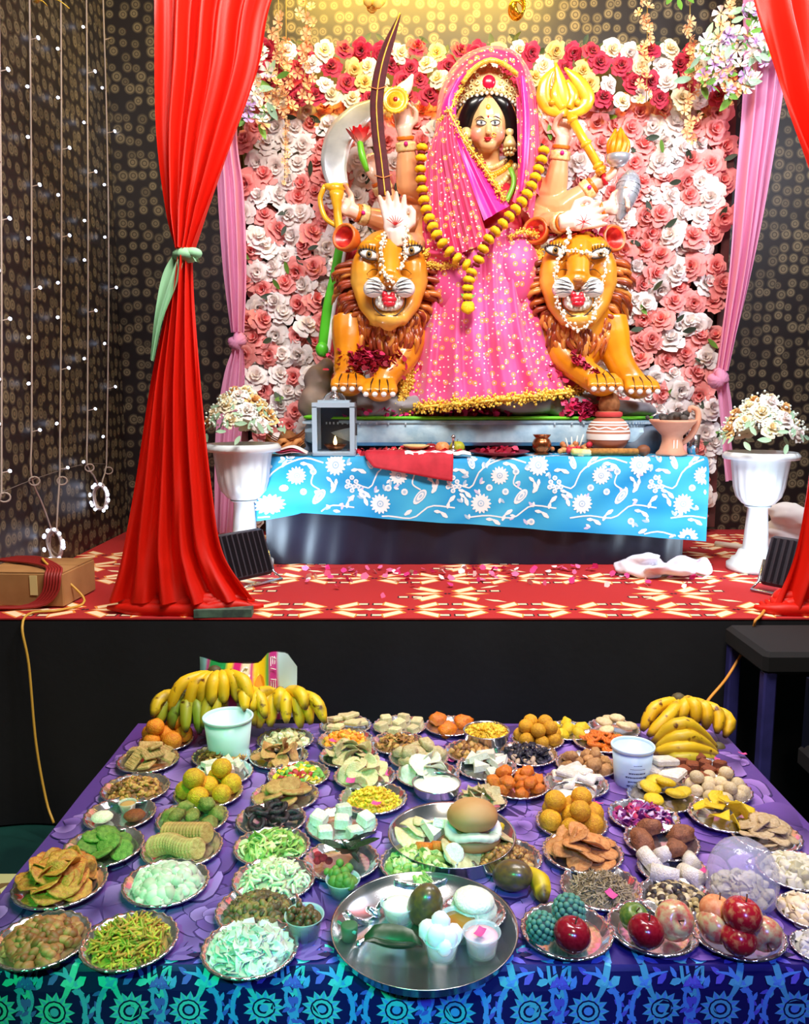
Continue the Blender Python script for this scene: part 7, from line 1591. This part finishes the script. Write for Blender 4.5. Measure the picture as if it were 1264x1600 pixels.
# polythene bag with a bowl inside
c0 = T(1157, 1412, TT); lathe_thing('foil_bowl', [(0, 0), (.045, 0), (.06, .028), (.058, .03), (.043, .003), (0, .003)], c0, m_foil, 'foil bowl inside the clear polythene bag', 'bowl')
heap_stuff(c0+np.array([0, 0, .024]), .058, ['lump', 'flake', 'stick'], 90, .012, .028, 'white and green snack in the polythene bag', 'snack', 'snack', fr=.9, cols=B_['pale'])
mb = MB(); prof = [(.01, .001), (.05, .001), (.063, .02), (.068, .05), (.064, .085), (.05, .112), (.03, .126), (.012, .13), (.0, .131)]; v = []
for i, (r, z) in enumerate(prof):
    for j in range(48): a = 2*PI*j/48; k = 1+.035*math.sin(7*a+z*60)+.025*math.sin(13*a-z*90); v.append((r*k*math.cos(a), r*k*math.sin(a), z))
mb.add(np.array(v)+c0, [(i*48+j, i*48+(j+1) % 48, (i+1)*48+(j+1) % 48, (i+1)*48+j) for i in range(len(prof)-1) for j in range(48)]).build('polythene_bag', M('clear_poly', (232, 236, 246), rough=.12, alpha=.32, spec=1.0, bump=.8, bscale=35), label='clear crinkled polythene bag around a bowl at the right', cat='bag')
# plate at the right edge
p, R = plate(1278, 1484, 84, 'silver foil plate cut off at the lower right corner'); heap_stuff(p, R, ['flake', 'lump'], 60, .012, R*.3, 'pale bits on the plate at the lower right corner', 'snack', 'snack', cols=B_['white'])
# printed carrier bag behind the bananas
G = np.zeros((16, 34, 3)); C_ = np.zeros((16, 34, 3)); topy = lambda u: np.interp(u, [0, .08, .2, .45, .62, .7, .78, .9, 1], [1026, 1030, 1034, 1036, 1034, 1020, 1017, 1019, 1042])
mb = MB(); pal = [(0, .08, (150, 220, 224)), (.08, .12, (214, 60, 150)), (.12, .30, (40, 160, 80)), (.30, .36, (240, 214, 40)), (.36, .44, (214, 40, 120)), (.44, .53, (240, 226, 190)), (.53, .57, (206, 40, 130)), (.57, .68, (246, 206, 30)), (.68, .72, (70, 170, 70)), (.72, .80, (206, 60, 140)), (.80, 1.01, (196, 222, 224))]
for sd in (-1, 1):
    for i in range(16):
        for j in range(34):
            u, q = j/33, i/15; y0 = topy(u); y1 = 1118; th = .05*math.sin(PI*u)**.6*math.sin(PI*min(1, q*.75+.02))**.7
            pq = P(312+152*u-8*q*math.sin(2*PI*u), y0+(y1-y0)*q, 2.40+.012*math.sin(9*u)*q); G[i, j] = pq+np.array([0, sd*th+.004*math.sin(20*u+7*q), 0])
            C_[i, j] = lin(next(cl for a, b, cl in pal if a <= u < b))
    mb.grid(G if sd < 0 else G[:, ::-1], C_.reshape(-1, 3) if sd < 0 else C_[:, ::-1].reshape(-1, 3))
    if sd < 0: GF = G.copy()
G = GF
bg = thing('carrier_bag', 'printed pink green and yellow carrier bag behind the left bananas', 'bag', P(388, 1120, 2.40)); mb.build('bag_body', M('bag_print', vcol=True, rough=.25, coat=.3), bg)
mb = MB()
def bagp(u, q):
    j, i = min(32.999, u*33), min(14.999, q*15); a, b = int(i), int(j); fi, fj = i-a, j-b; return (G[a, b]*(1-fi)*(1-fj)+G[a+1, b]*fi*(1-fj)+G[a, b+1]*(1-fi)*fj+G[a+1, b+1]*fi*fj)+np.array([0, -.005, 0])
for k in range(6): mb.tube([bagp(.735+.0*k, .05+.15*k), bagp(.79, .08+.15*k)], .0012, 5); 
for k in range(3): mb.tube([bagp(.735+.02*k, .05), bagp(.735+.02*k, .5), bagp(.74+.02*k, .9)], .0012, 5)
mb.tube([bagp(.445+.085*(.5+.5*math.cos(a)), .16+.11*math.sin(a)) for a in np.linspace(0, 5.2, 14)], .0035, 6)
for k, y in enumerate((.36, .5, .64, .78)): mb.tube(spl([bagp(.45, y-.04), bagp(.52, y-.05), bagp(.52, y+.03), bagp(.455, y+.02 if k % 2 else y-.02)], 8), .0035, 6)
mb.build('white_lettering', M('white_gloss'), bg)
mb = MB(); mb.poly([bagp(.625+.05*math.cos(a), .45+.26*math.sin(a)) for a in np.linspace(0, 2*PI, 18)[:-1]]); mb.build('fruit_print', M('print_orange', (236, 150, 30), rough=.4), bg, smooth=False)
# pink petals fallen on the table and food
PTL = MB().grid([[(x, y, .25*(x*x+y*y)) for x in (-.7, 0, .7)] for y in (-1, -.3, .4, 1)]).mesh('petal', M('petal_pink', (206, 40, 120), (226, 90, 150), 40, rough=.6))
PW = ['on the cloth left of yellow patties', 'on the cloth right of small milk bowl', 'on the cloth right of brown fudge', 'on the cloth near the roasted nuts', 'on the cloth left of papad chips', 'on the pale yellow chips', 'on the yellow flattened rice', 'on the pale brown peanuts', 'on the cumin seed', 'on the cloth beside beige dumplings', 'on the plate of milk rolls', 'on the cup of pink milk', 'on the cloth at the right table edge', 'on the orange boondi']
for k, (px, py, dz) in enumerate(((1000, 1258, .004), (935, 1258, .004), (1120, 1190, .004), (700, 1168, .004), (606, 1210, .004), (548, 1222, .05), (588, 1258, .03), (760, 1182, .03), (955, 1400, .025), (705, 1190, .004), (1096, 1365, .03), (750, 1460, .05), (1160, 1180, .004), (520, 1160, .04))):
    tag(put('petal', PTL, T(px, py, TT+dz)+np.array([0, 0, .003]), (RNG.normal()*.2, RNG.normal()*.2, RNG.random()*6), .011), 'loose pink petal '+PW[k], 'petal', 'loose petals on the food table')
